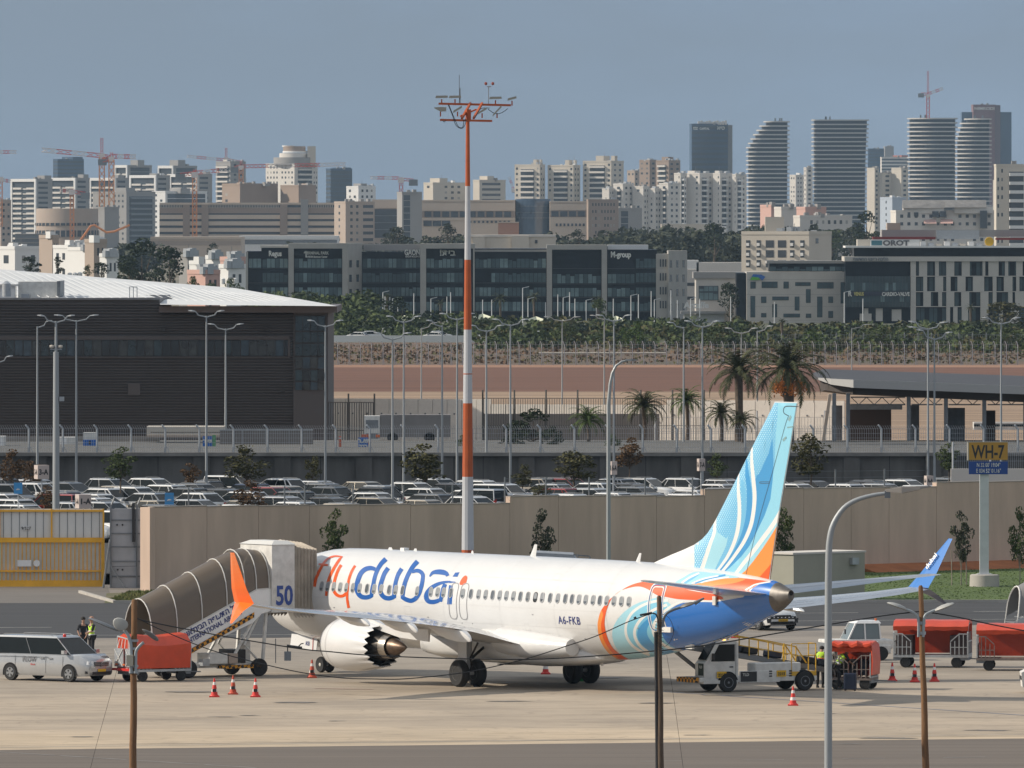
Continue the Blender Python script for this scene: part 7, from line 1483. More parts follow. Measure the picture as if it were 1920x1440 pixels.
def dotmat():
 m=bpy.data.materials.new('livery_halftone_blue'); m.use_nodes=True; n=m.node_tree.nodes; l=m.node_tree.links; b=n['Principled BSDF']; b.inputs['Roughness'].default_value=.3; b.inputs['Coat Weight'].default_value=.4
 t=n.new('ShaderNodeTexCoord'); mp=n.new('ShaderNodeMapping'); mp.inputs['Scale'].default_value=(1,0,1); l.new(t.outputs['Object'],mp.inputs['Vector'])
 mp.inputs['Rotation'].default_value=(0,.785,0)
 v=n.new('ShaderNodeTexVoronoi'); v.inputs['Scale'].default_value=8.5; v.inputs['Randomness'].default_value=0; l.new(mp.outputs[0],v.inputs['Vector'])
 s=n.new('ShaderNodeSeparateXYZ'); l.new(t.outputs['Object'],s.inputs[0])
 k=n.new('ShaderNodeMath'); k.operation='MULTIPLY_ADD'; k.inputs[1].default_value=-.80; l.new(s.outputs['Z'],k.inputs[0]); l.new(s.outputs['X'],k.inputs[2])
 mr=n.new('ShaderNodeMapRange'); mr.inputs['From Min'].default_value=8.1; mr.inputs['From Max'].default_value=10.6; mr.inputs['To Min'].default_value=.40; mr.inputs['To Max'].default_value=.05; l.new(k.outputs[0],mr.inputs['Value'])
 c=n.new('ShaderNodeMath'); c.operation='LESS_THAN'; l.new(v.outputs['Distance'],c.inputs[0]); l.new(mr.outputs[0],c.inputs[1])
 mx=n.new('ShaderNodeMix'); mx.data_type='RGBA'; mx.inputs['A'].default_value=(*lv_mb.node_tree.nodes['Principled BSDF'].inputs['Base Color'].default_value[:3],1); mx.inputs['B'].default_value=(.50,.74,.82,1)
 l.new(c.outputs[0],mx.inputs['Factor']); l.new(mx.outputs['Result'],b.inputs['Base Color']); return m
dots=dotmat()
Fl=[]
def FPn(mat,pts,sm=True): Fl.append((mat,[on_l(x,y,.12) for x,y in c4(loopc(pts) if sm else pts)]))
def FSn(mat,pts,w): Fl.append((mat,[on_l(x,y,.12) for x,y in c4(stroke(pts,w))]))
outl=[(fle(z)+.03,z) for z in [lerp(ZF0+.45,ZF1-.02,i/30) for i in range(31)]]+[(fte(z)-.03,z) for z in [lerp(ZF1-.02,ZF0+.25,i/20) for i in range(21)]]
Fl.append((lv_lb,outl))
lv_tb=M('livery_light_sky',(.27,.60,.76),.3,coat=.4)
FPn(lv_tb,[(990,40),(1160,40),(1120,300),(1080,560),(1010,860),(940,1020),(860,1130),(760,1240),(640,1320),(560,1320),(700,1150),(820,900),(940,500)],False)
FPn(dots,[(960,40),(1000,40),(1000,160),(985,300),(975,520),(950,680),(880,900),(800,1050),(700,1180),(600,1290),(560,1310),(440,1310),(410,1230),(400,1150),(380,1090),(500,960),(700,600),(850,280)],False)
FPn(lv_lb,[(560,905),(640,900),(660,1000),(640,1100),(590,1200),(540,1310),(440,1310),(500,1150),(560,1000)],False)
FPn(dots,[(560,880),(700,620),(720,700),(730,800),(700,960),(640,1050),(570,1000),(545,930)],False)
FPn(lv_db,[(942,235),(965,330),(968,480),(962,620),(945,760),(905,880),(850,1000),(800,1100),(740,1180),(660,1260),(600,1312),(585,1312),(640,1250),(705,1165),(765,1075),(805,985),(828,900),(842,760),(838,640),(900,450)],False)
FPn(dots,[(800,420),(945,215),(962,320),(940,420),(905,500),(870,580),(835,600),(820,500)],False)
FSn(lv_db,[(770,470),(785,580),(802,700),(800,850),(780,960),(742,1055),(682,1155),(610,1245),(560,1305)],[14,30,34,38,40,40,38,32,24])
FSn(lv_mb,[(745,620),(762,720),(765,850),(745,960),(705,1070),(645,1170),(570,1275)],[16,28,30,32,34,34,26])
FSn(lv_cr,[(806,385),(818,500),(833,640),(838,760),(822,900),(798,990),(757,1080),(697,1170),(640,1245),(578,1318)],[18,24,26,26,26,26,24,22,20,16])
FSn(lv_cr,[(708,565),(722,700),(732,800),(732,900),(718,1000),(690,1090),(645,1180),(600,1245),(545,1318)],[14,24,26,26,26,24,22,18,14])
FSn(lv_cr,[(538,900),(546,1000),(525,1080),(495,1180),(450,1305)],[24,28,28,28,26])
FPn(lv_ol,[(1040,815),(1005,925),(945,1030),(885,1125),(825,1210),(765,1285),(690,1345),(765,1370),(850,1375),(960,1380),(1060,900),(1060,800)],False)
FPn(lv_or,[(980,1185),(925,1258),(845,1352),(845,1385),(960,1400),(1000,1200)],False)
FSn(lv_cr,[(1052,690),(1022,830),(965,940),(890,1050),(822,1145),(750,1235),(680,1330)],[12,28,30,30,28,26,20])
FPn(lv_cr,[(0,1270),(200,1165),(385,1085),(408,1150),(412,1220),(400,1320),(200,1320)],False)
def fin_paint(name,side):
 lay=Fl; verts=[];edges=[]
 for m_,q in lay:
  n0=len(verts); verts+=[Vector(p) for p in q]; n=len(q); edges+=[(n0+i,n0+(i+1)%n) for i in range(n)]
 cv,ce,cf,_,_,_=delaunay_2d_cdt(verts+[Vector((lerp(28,40,i/90),lerp(5,12.3,j/34))) for i in range(91) for j in range(35)],edges,[],0,1e-5)
 mats=[];fs=[];ms=[]
 for f in cf:
  c=(sum(cv[i][0] for i in f)/3,sum(cv[i][1] for i in f)/3)
  if not inside(c,outl): continue
  m=None
  for mm,q in lay[::-1]:
   if inside(c,q): m=mm; break
  if m not in mats: mats.append(m)
  fs.append(tuple(f)); ms.append(mats.index(m))
 me=bpy.data.meshes.new(name); me.from_pydata([tuple(BL(v[0],side*(fth(v[0],v[1])+.016),v[1])) for v in cv],[],fs); me.polygons.foreach_set('material_index',ms)
 for m in mats: me.materials.append(m)
 b=bmesh.new(); b.from_mesh(me); bmesh.ops.delete(b,geom=[v for v in b.verts if not v.link_faces],context='VERTS'); bmesh.ops.recalc_face_normals(b,faces=b.faces[:]); b.to_mesh(me); b.free(); shade(me,60)
 put(name,me,airliner)
fin_paint('fin_livery',1); fin_paint('fin_livery',-1)
def finline(name,pts,w=.03,m=None):
 q=[on_l(x,y,.12) for x,y in c4(pts)]; mb=MB();
 st_=stroke(q,w,3); n=len(st_)//2; L,Rr=st_[:n],st_[n:][::-1]
 mb.add([BL(a,fth(a,z)+.024,z) for a,z in L]+[BL(a,fth(a,z)+.024,z) for a,z in Rr],[(i,i+1,n+i+1,n+i) for i in range(n-1)]); mb.build(name,m or M('gap_line',(.05,.07,.09),.7),airliner)
finline('rudder_gap',[(1075,155),(1055,210),(1010,380),(960,570),(880,860),(800,1180),(765,1340)],.022)
finline('rudder_gap',[(1145,88),(1060,85),(1042,110),(1045,135),(1075,155)],.035)
finline('rudder_gap',[(765,1340),(850,1350),(942,1362)],.03)
finline('fin_fitting',[(942,636),(880,636),(880,646),(942,646)],.02)
finline('rudder_smudge',[(1090,155),(1075,190)],.12,M('oil_smudge',(.22,.36,.38),.7,var=.3,scale=9)); finline('rudder_smudge',[(1058,310),(1035,335)],.10,MATS['oil_smudge'])
finline('rudder_smudge',[(1065,240),(1110,232)],.05,MATS['oil_smudge'])
text('winglet_lettering','dubai',.38,lv_cr,airliner,frame(BL(24.72,-17.38,5.0),BL(25.15,-17.85,5.9)-BL(24.45,-17.20,4.55),Vector((-1,0,.15))),.004,.008,'CENTER',space=.95)
# ================================================================ cars
carglass=M('car_glass',(.012,.016,.018),.12,spec=.15)
rimm=M('alloy_rim',(.32,.33,.34),.35,metal=.7)
def paint_m(n,c,met=0): return M('car_'+n,c,.28,metal=met,coat=.8,var=.04,scale=2)
PAINTS={'white':paint_m('white',(.72,.72,.71)),'silver':paint_m('silver',(.42,.43,.44),.5),'grey':paint_m('grey',(.14,.145,.15),.4),'black':paint_m('black',(.018,.018,.02)),'dark blue':paint_m('blue',(.02,.035,.075),.2),'red':paint_m('red',(.25,.02,.015)),'beige':paint_m('beige',(.36,.32,.26),.3)}
BODY=PAINTS['white']
plate=M('plate_yellow',(.70,.42,.02),.5); tail_r=M('tail_lamp_red',(.35,.01,.01),.25,coat=.5); head_l=M('head_lamp',(.62,.64,.66),.12,coat=.5)
def car(label,kind,L=4.4,Wd=1.8,H=1.6,hood=.98,belt=.98,front=1.05,rear=.35,wb=None,rails=False,van=False,cat='car',name='parked_car',detail=False,wr=.33,group='cars in the car park'):
 """x forward; front = hood length, rear = boot length behind the glass"""
 wb=wb or L*.60; w=Wd/2; t=thing(name,label,cat,(0,0,0),0,group); zs=.24; belt+=.05; hood+=.03
 st=[(-L/2,.80,.42,belt*.80),(-L/2+.06,.90,.32,belt*.93),(-L/2+.35,.98,zs,belt),(-wb/2,1,zs,belt),(0,1,zs,belt),(wb/2-.1,1,zs,belt*.995),(L/2-front,.99,zs,belt*.99),(L/2-front*.5,.96,zs,hood*.955),(L/2-.22,.88,.26,hood*.84),(L/2-.05,.80,.30,hood*.72),(L/2,.68,.36,hood*.58)]
 mb=MB(); rings=[]
 for x,f,zb,zt in st:
  y=w*f; rings.append([(x,-y*.93,zb),(x,-y,zb+.14),(x,-y*1.0,zb+(zt-zb)*.60),(x,-y*.965,zt-.07),(x,-y*.86,zt),(x,y*.86,zt),(x,y*.965,zt-.07),(x,y,zb+(zt-zb)*.60),(x,y,zb+.14),(x,y*.93,zb)])
 mb.loft(rings); mb.build('body',BODY,t,True)
 a,b=-L/2+rear,L/2-front; slope_r=.46 if not van else .12; c_,d_=a+slope_r*1.2,b-(H-belt)*(1.5 if not van else 1.15)
 gb,gt_=w*.90,w*.74; z0,z1=belt-.03,H-.07
 mb=MB(); mb.loft([[(a,-gb,z0),(b,-gb,z0),(b,gb,z0),(a,gb,z0)],[(c_,-gt_,z1),(d_,-gt_,z1),(d_,gt_,z1),(c_,gt_,z1)]]); mb.build('windows',carglass,t)
 mb=MB(); mb.loft([[(c_-.06,-gt_-.03,z1-.02),(d_+.05,-gt_-.03,z1-.02),(d_+.05,gt_+.03,z1-.02),(c_-.06,gt_+.03,z1-.02)],[(c_,-gt_*.97,H-.015),(d_-.05,-gt_*.97,H-.02),(d_-.05,gt_*.97,H-.02),(c_,gt_*.97,H-.015)],[(c_+.2,-gt_*.7,H),(d_-.3,-gt_*.7,H+.005),(d_-.3,gt_*.7,H+.005),(c_+.2,gt_*.7,H)]])
 for s in (-1,1):
  for (x0,x1,r) in ((a,c_,.05),(b,d_,.026),(lerp(a,b,.48),lerp(c_,d_,.46),.016))+(((lerp(a,b,.16),lerp(c_,d_,.14),.055),) if not van else ()): mb.tube([(x0,s*(gb+.003),z0),(x1,s*(gt_+.012),z1)],r,4,flat=.6)
 mb.build('roof',BODY,t)
 for x in (wb/2,-wb/2):
  for s in (-1,1):
   mb=MB(); n=14; mb.add([(x+(wr+.065)*math.cos(PI*k/n),s*(w+.004),wr+(wr+.065)*math.sin(PI*k/n)) for k in range(n+1)]+[(x-(wr+.065),s*(w+.004),zs-.02),(x+(wr+.065),s*(w+.004),zs-.02)],[tuple(range(n+3))]); mb.build('wheel_arch',black_g,t,fix=False)
   mb=MB(); mb.lathe([(wr*.62,-.10),(wr*.94,-.11),(wr,-.07),(wr,.07),(wr*.94,.11),(wr*.62,.10)],18,c=(x,s*(w-.085),wr),axis='y'); o=mb.build('wheel',black_r,t,True)
   mb=MB(); mb.lathe([(wr*.60,0),(wr*.57,.012),(0,.012)] if s>0 else [(wr*.60,0),(wr*.57,-.012),(0,-.012)],18,c=(x,s*(w+.018),wr),axis='y',cap=False); r_=mb.build('rim',rimm,o)
   if detail:
    mb=MB()
    for k in range(5):
     t_=2*PI*k/5+.9;
     for q in (-.16,.16):
      a0=t_+.63; mb.add([(x+wr*.54*math.cos(a0+u),s*(w+.034),wr+wr*.54*math.sin(a0+u)) for u in (-.26,.26)]+[(x+wr*.17*math.cos(a0),s*(w+.034),wr+wr*.17*math.sin(a0))],[(0,1,2)])
    mb.build('spoke_gap',black_r,o,fix=False)
 for s in (-1,1):
  mb=MB(); mb.loft([[(L/2-.50,s*w*.90,hood*.80),(L/2-.50,s*w*.62,hood*.83),(L/2-.50,s*w*.62,hood*.70),(L/2-.50,s*w*.90,hood*.66)],[(L/2-.07,s*w*.80,hood*.72),(L/2-.02,s*w*.52,hood*.72),(L/2-.0,s*w*.52,hood*.60),(L/2-.05,s*w*.82,hood*.60)]]); mb.build('headlight',head_l,t)
  mb=MB(); mb.box((-L/2+.045,s*w*.76,belt*.78),(.10,.22,.30 if not van else .6)); mb.build('tail_light',tail_r,t)
  mb=MB(); mb.box((b-.18,s*(w+.10),belt+.08),(.14,.22,.15)); mb.build('wing_mirror',BODY,t)
 mb=MB(); mb.box((L/2-.01,0,hood*.62),(.06,Wd*.46,.18)); mb.build('grille',black_p,t)
 mb=MB(); mb.box((L/2+.005,0,.38),(.05,Wd*.6,.12)); mb.build('lower_grille',black_p,t)
 mb=MB(); mb.box((L/2+.03,0,.50),(.02,.50,.11)); mb.box((-L/2-.005,0,belt*.62),(.02,.50,.11)); mb.build('number_plate',plate,t)
 if rails:
  mb=MB()
  for s in (-1,1): mb.tube([(c_+.15,s*gt_*.92,H-.01),(c_+.25,s*gt_*.92,H+.05),(d_-.45,s*gt_*.92,H+.05),(d_-.3,s*gt_*.92,H-.01)],.018,4)
  mb.build('roof_rails',rimm,t)
 return t
protos={'SUV':car('p','SUV',4.5,1.86,1.68,1.08,1.08,1.15,.20,rails=True,wr=.36),'hatchback':car('p','hatchback',4.05,1.76,1.50,.96,.98,1.0,.12),'saloon':car('p','saloon',4.6,1.8,1.46,.94,.96,1.15,.62),'van':car('p','van',4.4,1.82,1.86,1.12,1.12,.95,.03,van=True),'estate':car('p','estate',4.6,1.8,1.53,.95,.98,1.12,.12,rails=True),'crossover':car('p','crossover',4.25,1.82,1.60,1.02,1.03,1.05,.15,rails=True,wr=.35)}
used=set(); rc=random.Random(77); rows=[(650,'nearest',-33,-19.5),(664,'next nearest',-34,-17),(678,'front',-35,34),(691,'second',-36,36),(704,'third',-37,37),(716,'fourth',-37,37),(728,'fifth',-37,37),(740,'back',-38,38)]
lands=((60,'below the taller white column sign'),(150,'behind the 1-A column sign'),(226,'around the full green tree'),(315,'by the lower blue sign'),(387,'by the tall double lamp'),(470,'left of the gap in the brown trees'),(540,'near the middle of the left half'),(610,'by the corner lamp pole'),(670,'right of the corner lamp pole'),(736,'by the nearest lamp pole'),(800,'under the airy olive tree'),(850,'just left of the striped mast'),(905,'just right of the striped mast'),(957,'by the lamp right of the mast'),(1010,'near the ragged shrub'),(1075,'under the wide yellow green tree'),(1145,'by the curved lamp'),(1210,'right of the curved lamp'),(1270,'left of the 7-A sign'),(1317,'at the 7-A sign'),(1370,'just left of the tail fin'),(1420,'behind the tail fin'),(1500,'right behind the tail fin'),(1560,'right of the brownish olive tree'),(1620,'in the open stretch right of the fin'),(1690,'left of the three headed lamp'),(1760,'by the three headed lamp'))
cols=['white']*15+['silver']*5+['grey']*5+['black']*3+['dark blue']*2+['red','beige']; kinds=['SUV','SUV','SUV','hatchback','saloon','van','estate','crossover','crossover']
NC_=0; lastrow={}
for Y,rn,x0,x1 in rows:
 x=x0+rc.uniform(0,2); k=0
 while x<x1:
  px=960+x*FPX/Y; kd=rc.choice(kinds); cl_=rc.choice(cols)
  if -40<px<1790 and not (px>1090 and Y<690):
   if Y>wallpt(px).y+14:
    lm_=min(lands,key=lambda q:abs(q[0]-px))[1]; k+=1; base=f'{cl_} {kd} in the {rn} row, {lm_}'; lab=base
    n_=0
    while lab in used:
     n_+=1; lab=f'{cl_} {kd} in the {rn} row {lm_}, {("right","farther right","farthest right")[min(n_-1,2)]} one'
     if n_>3: break
    used.add(lab); p=protos[kd]; o=p if kd not in lastrow else None
    if o is None: o=copytree(p,None,{'car_white':PAINTS[cl_]})
    else:
     lastrow[kd]=1
     for ch in o.children:
      for sl in ch.material_slots:
       if sl.material.name=='car_white': sl.link='OBJECT'; sl.material=PAINTS[cl_]
    lastrow[kd]=1
    o['label']=lab; o.location=(x,Y+rc.uniform(-.6,.6),.6); o.rotation_euler[2]=math.radians(rc.choice((-38,-35,-42,142,145))+rc.uniform(-3,3)); NC_+=1
  x+=rc.uniform(2.6,3.2) if rc.random()<.96 else 5
for kd,p in protos.items():
 if kd not in lastrow:
  for c_ in list(p.children): bpy.data.objects.remove(c_)
  bpy.data.objects.remove(p)
for i,px in enumerate((668,700,812,826,905,1010)):
 o=copytree(protos['SUV' if i%2 else 'hatchback'],None,None); Y=1985+i*3; o.location=(X(px,Y),Y,Zp(638,Y)); o.rotation_euler[2]=.2 if i%2 else PI-.3; o['label']='distant car behind the low white wall, %s from the left'%ORD[i]; o['group']='distant cars of the business park'
sgw=M('sign_pinkish_white',(.52,.44,.40),.7)
def colsign(label,px0,px1,y0,y1,Y,txt,two=False):
 x0,x1=X(px0,Y),X(px1,Y); t=thing('column_sign',label,'sign',((x0+x1)/2,Y,.6),.35); z0,z1=Zp(y1,Y)-.6,Zp(y0,Y)-.6; w=(x1-x0)/2
 mb=MB(); mb.bb(-w*.8,w*.8,-w*.8,w*.8,z0,z1); b=mb.build('sign_box',sgw,t); mb=MB(); mb.tube([(0,0,0),(0,0,z0)],.05,6); mb.build('post',galv,t)
 text('sign_lettering',txt,(z1-z0)*.55,black_p,b,frame((0,-w*.8-.01,z0+(z1-z0)*.32),(1,0,0),(0,0,1)),.004,.015,width=w*1.3)
 text('sign_lettering',txt,(z1-z0)*.55,black_p,b,frame((-w*.8-.01,0,z0+(z1-z0)*.32),(0,-1,0),(0,0,1)),.004,.015,width=w*1.2)
 return t
colsign('pinkish column sign reading 3-A on its post, upper left',64,92,872,898,700,'3-A'); colsign('pinkish column sign reading 1-A just above the yellow gate',141,171,927,953,632,'1-A')
colsign('narrow column sign ending in A behind the curved lamp',1143,1157,865,890,706,'6-A'); colsign('column sign reading 7-A on a lamp pole left of the fin',1307,1322,860,883,722,'7-A'); colsign('column sign reading A-A beside the three headed lamp',1733,1750,892,910,690,'A-A')
bl_m=M('sky_blue_sign',(.06,.30,.62),.5)
for lab,px0,px1,y0,y1,Y,s_ in (('small sky blue sign on a post at the left edge',26,42,905,926,650,'P'),('small sky blue sign on a post right of the gate fence',309,326,924,946,630,'P')):
 x0,x1=X(px0,Y),X(px1,Y); t=thing('parking_sign',lab,'sign',((x0+x1)/2,Y,.6)); w=(x1-x0)/2; z0,z1=Zp(y1,Y)-.6,Zp(y0,Y)-.6; mb=MB(); mb.bb(-w,w,-.03,.03,z0,z1); mb.build('board',bl_m,t); mb=MB(); mb.tube([(0,.05,0),(0,.05,z1)],.03,5); mb.build('post',galv,t)
 mb=MB(); mb.loft([[(-w*.5,-.035,z0+.25),(-w*.1,-.035,z0+.32),(w*.5,-.035,z0+.28)],[(-w*.5,-.04,z0+.22),(-w*.1,-.04,z0+.28),(w*.5,-.04,z0+.25)]]); mb.build('pictogram',white_l,t)
# ================================================================ mobile passenger stairs at the forward door
canopy_m=bpy.data.materials.new('smoked_canopy'); canopy_m.use_nodes=True
_n=canopy_m.node_tree.nodes; _b=_n['Principled BSDF']; _b.inputs['Base Color'].default_value=(.15,.115,.082,1); _b.inputs['Roughness'].default_value=.4; _b.inputs['Coat Weight'].default_value=.3
_t=_n.new('ShaderNodeBsdfTransparent'); _t.inputs['Color'].default_value=(.42,.36,.28,1); _mx=_n.new('ShaderNodeMixShader'); _mx.inputs[0].default_value=.16
canopy_m.node_tree.links.new(_b.outputs[0],_mx.inputs[1]); canopy_m.node_tree.links.new(_t.outputs[0],_mx.inputs[2]); canopy_m.node_tree.links.new(_mx.outputs[0],_n['Material Output'].inputs['Surface'])
chk=bpy.data.materials.new('warning_checks'); chk.use_nodes=True; _n=chk.node_tree.nodes; _b=_n['Principled BSDF']; _b.inputs['Roughness'].default_value=.6
_c=_n.new('ShaderNodeTexChecker'); _c.inputs['Scale'].default_value=7; _c.inputs['Color1'].default_value=(.62,.27,.02,1); _c.inputs['Color2'].default_value=(.02,.02,.02,1); _tc=_n.new('ShaderNodeTexCoord'); _mp=_n.new('ShaderNodeMapping'); _mp.inputs['Rotation'].default_value=(0,.42,0)
chk.node_tree.links.new(_tc.outputs['Object'],_mp.inputs[0]); chk.node_tree.links.new(_mp.outputs[0],_c.inputs['Vector']); chk.node_tree.links.new(_c.outputs['Color'],_b.inputs['Base Color'])
AST=4.6; og_=BW(AST,6.5,0)
def SL(l,z,a): return Vector((-(l-6.5),-( a-AST),z))   # local frame: x = towards the fuselage, y = away from the camera (forward on the aircraft)
stair=thing('passenger_stairs','mobile passenger stairs with smoked canopy and white side panel reaching the forward door','stairs',og_,math.atan2(sT,cT))
A0,A1=AST-1.15,AST+1.15
def son(px,py,a=A1): return on_a(px,py,a)
def arch(l,z0,w,h,n=10,lean=0):
 return [SL(l+lean*(math.sin(PI*k/n)),z0+h*math.sin(PI*k/n)**.8,AST+w*math.cos(PI*k/n)) for k in range(n+1)]
b0=son(310,1210); pth=[(son(275,1218)),(son(345,1188)),(son(412,1158)),(son(470,1130)),(son(505,1104)),(son(530,1100))]
stn=[(9.75,2.02,1.72),(9.0,2.02+.42,1.78),(7.6,3.22-.02,1.80),(6.2,3.98,1.80),(5.0,4.62-.42,1.9),(4.55,4.3,1.75),(3.95,4.3,1.55)]
def sill(l): return interp([(3.9,3.75),(4.6,3.72),(9.9,1.30)],l)
def htop(l): return interp([(3.9,1.62),(4.6,1.72),(5.2,1.95),(9.9,2.05)],l)
ls=[9.85,8.9,7.9,6.9,5.9,5.0,4.6,3.95]
mb=MB(); mb.loft([arch(l,sill(l),1.15,htop(l)) for l in ls],cap=False,close=False); mb.build('canopy',canopy_m,stair,True)
ribw=M('canopy_rib_white',(.62,.61,.58),.5)
for l in (9.85,8.6,7.35,6.1,5.2,4.62,3.97): mb=MB(); mb.tube(arch(l,sill(l),1.17,htop(l)+.02,14),.026,5); mb.build('canopy_rib',ribw,stair)
mb=MB();
for a_ in (A0-.02,A1+.02): mb.tube([SL(l,sill(l),a_) for l in ls],.035,4)
mb.build('canopy_rail',ribw,stair)
def spanel(a_):
 mb=MB(); mb.loft([[SL(9.9,.35,a_),SL(9.9,1.32,a_),SL(4.6,3.74,a_),SL(3.9,3.74,a_),SL(3.9,2.78,a_),SL(4.35,2.68,a_),SL(4.8,2.30,a_)],[SL(9.9,.35,a_+.06),SL(9.9,1.32,a_+.06),SL(4.6,3.74,a_+.06),SL(3.9,3.74,a_+.06),SL(3.9,2.78,a_+.06),SL(4.35,2.68,a_+.06),SL(4.8,2.30,a_+.06)]]); return mb.build('side_panel',white_p,stair)
sp1=spanel(A1-.03); sp2=spanel(A0-.03)
sl_=math.atan2(3.74-1.32,5.3); dx,dz=math.cos(sl_),math.sin(sl_)
cx_=lambda f,off:SL(9.9-5.3*f,1.32+2.42*f+off,A1+.045)
text('panel_lettering','BEN GURION INTERNATIONAL AIRPORT',.30,navy,sp1,frame(cx_(.47,-.70),(dx,0,dz),(0,0,1)),.004,.006,width=4.6)
text('panel_lettering','ןוירוג ןב ימואלניבה הפועתה למנ',.34,navy,sp1,frame(cx_(.47,-.36),(dx,0,dz),(0,0,1)),.004,.010,width=4.4)
mb=MB(); mb.loft([[cx_(.13,-.98)+Vector((0,-d,0)),cx_(.97,-.92)+Vector((0,-d,0)),cx_(.97,-1.14)+Vector((0,-d,0)),cx_(.13,-1.20)+Vector((0,-d,0))] for d in (0,.02)]); mb.build('warning_stripe',chk,sp1)
for k in range(14): l=9.6-k*.39; mb=MB(); mb.box(SL(l,.55+k*.19,AST),(.32,2.2,.05)); mb.build('step',galv,stair)
mb=MB(); mb.box(SL(4.0,2.74,AST),(1.3,2.2,.1)); mb.build('platform',galv,stair)
mb=MB(); mb.loft([[SL(3.9,2.72,A1+.12),SL(2.75,2.72,A1+.12),SL(2.75,2.72,A0-.12),SL(3.9,2.72,A0-.12)],[SL(3.9,5.62,A1+.12),SL(2.75,5.62,A1+.12),SL(2.75,5.62,A0-.12),SL(3.9,5.62,A0-.12)]]); cabm=mb.build('cabin',white_d,stair)
mb=MB(); mb.loft([[SL(3.95,5.62,A1+.17),SL(2.70,5.62,A1+.17),SL(2.70,5.62,A0-.17),SL(3.95,5.62,A0-.17)],[SL(3.6,5.78,A1-.2),SL(2.9,5.78,A1-.2),SL(2.9,5.78,A0+.2),SL(3.6,5.78,A0+.2)]]); mb.build('cabin_roof',ribw,stair)
text('panel_lettering','50',1.15,M('number_navy',(.03,.075,.30),.5),cabm,frame(SL(3.28,3.05,A1+.135),(1,0,0),(0,0,1)),.005,.03,width=.85)
bel=M('bellows_canvas',(.42,.37,.31),.95,var=.2,scale=1.5); mb=MB(); rr=[]
for k in range(15):
 l=2.75-.085*k; g=.10 if k%2 else -.02; q=.5*k/14; rr.append([SL(l,2.55-g,A1+.05+g),SL(l,5.45+g-q*.3,A1+.05+g),SL(l,5.72+g-q*.3,AST),SL(l,5.45+g-q*.3,A0-.05-g),SL(l,2.55-g,A0-.05-g)])
mb.loft(rr,cap=False,close=False); mb.build('bellows',bel,stair)
def sb(name,l0,l1,z0,z1,a0,a1,m):
 mb=MB(); p,q=SL(l0,z0,a1),SL(l1,z1,a0); mb.bb(p.x,q.x,p.y,q.y,z0,z1); return mb.build(name,m,stair)
sb('chassis_beam',8.6,4.2,.40,.58,AST-.9,AST+.9,white_d); sb('front_sill',6.4,4.4,.36,.50,A1-.35,A1+.08,chk); sb('engine_box',7.0,6.1,.58,1.02,AST+.2,A1+.05,white_d); sb('battery_box',6.0,5.55,.58,1.0,AST+.1,A1,tan); sb('motor',5.6,5.0,.55,1.15,AST-.3,AST+.9,black_p); sb('pump',5.0,4.7,.6,1.5,AST+.3,AST+.8,white_d); sb('control_box',7.35,7.0,.5,.8,A1-.3,A1+.05,galv)
for l,a_ in ((8.0,A1-.05),(8.0,A0+.05),(4.45,A1-.05),(4.45,A0+.05)):
 mb=MB(); p=SL(l,.38,a_); mb.lathe([(.20,-.13),(.36,-.13),(.385,-.06),(.385,.06),(.36,.13),(.20,.13)],18,c=tuple(p),axis='y'); mb.build('wheel',black_r,stair,True)
mb=MB();
for a_ in (A1-.1,A0+.1): mb.tube([SL(4.3,.5,a_),SL(5.15,1.35,a_),SL(4.2,3.0,a_)],.06,5); mb.tube([SL(5.9,.55,a_),SL(4.75,2.35,a_)],.07,5); mb.tube([SL(4.25,.5,a_),SL(4.05,2.75,a_)],.08,4)
mb.build('lift_frame',white_d,stair)
for l0,l1 in ((9.9,9.9),):
 mb=MB(); mb.tube([SL(9.95,.4,A1),SL(9.95,1.4,A1+.02),SL(9.85,1.5,A1)],.04,4); mb.tube([SL(9.95,.4,A0),SL(9.85,1.5,A0)],.04,4); mb.build('handrail',galv,stair)
mb=MB(); mb.tube([SL(3.7,.55,A1+.1),SL(3.7,1.6,A1+.1)],.02,4); mb.build('whip_marker',galv_d,stair)
tarp=M('orange_tarpaulin',(.56,.058,.018),.42,var=.12,scale=1.2,bump=.35,bscale=3,coat=.15); cartg=M('cart_grey',(.38,.40,.41),.5,var=.12,scale=3); cartb=M('cart_bed_rust',(.20,.16,.14),.8,var=.3,scale=3)
def wheel(par,x,y,r=.24,w=.16,nm='wheel'):
 mb=MB(); mb.lathe([(r*.55,-w/2),(r*.93,-w/2),(r,-w/4),(r,w/4),(r*.93,w/2),(r*.55,w/2)],16,c=(x,y,r),axis='y'); o=mb.build(nm,black_r,par,True); mb=MB(); mb.lathe([(r*.52,-w/2-.004),(r*.5,-w/2+.02),(0,-w/2)],12,c=(x,y,r),axis='y',cap=False); mb.build('hub',galv,o); return o
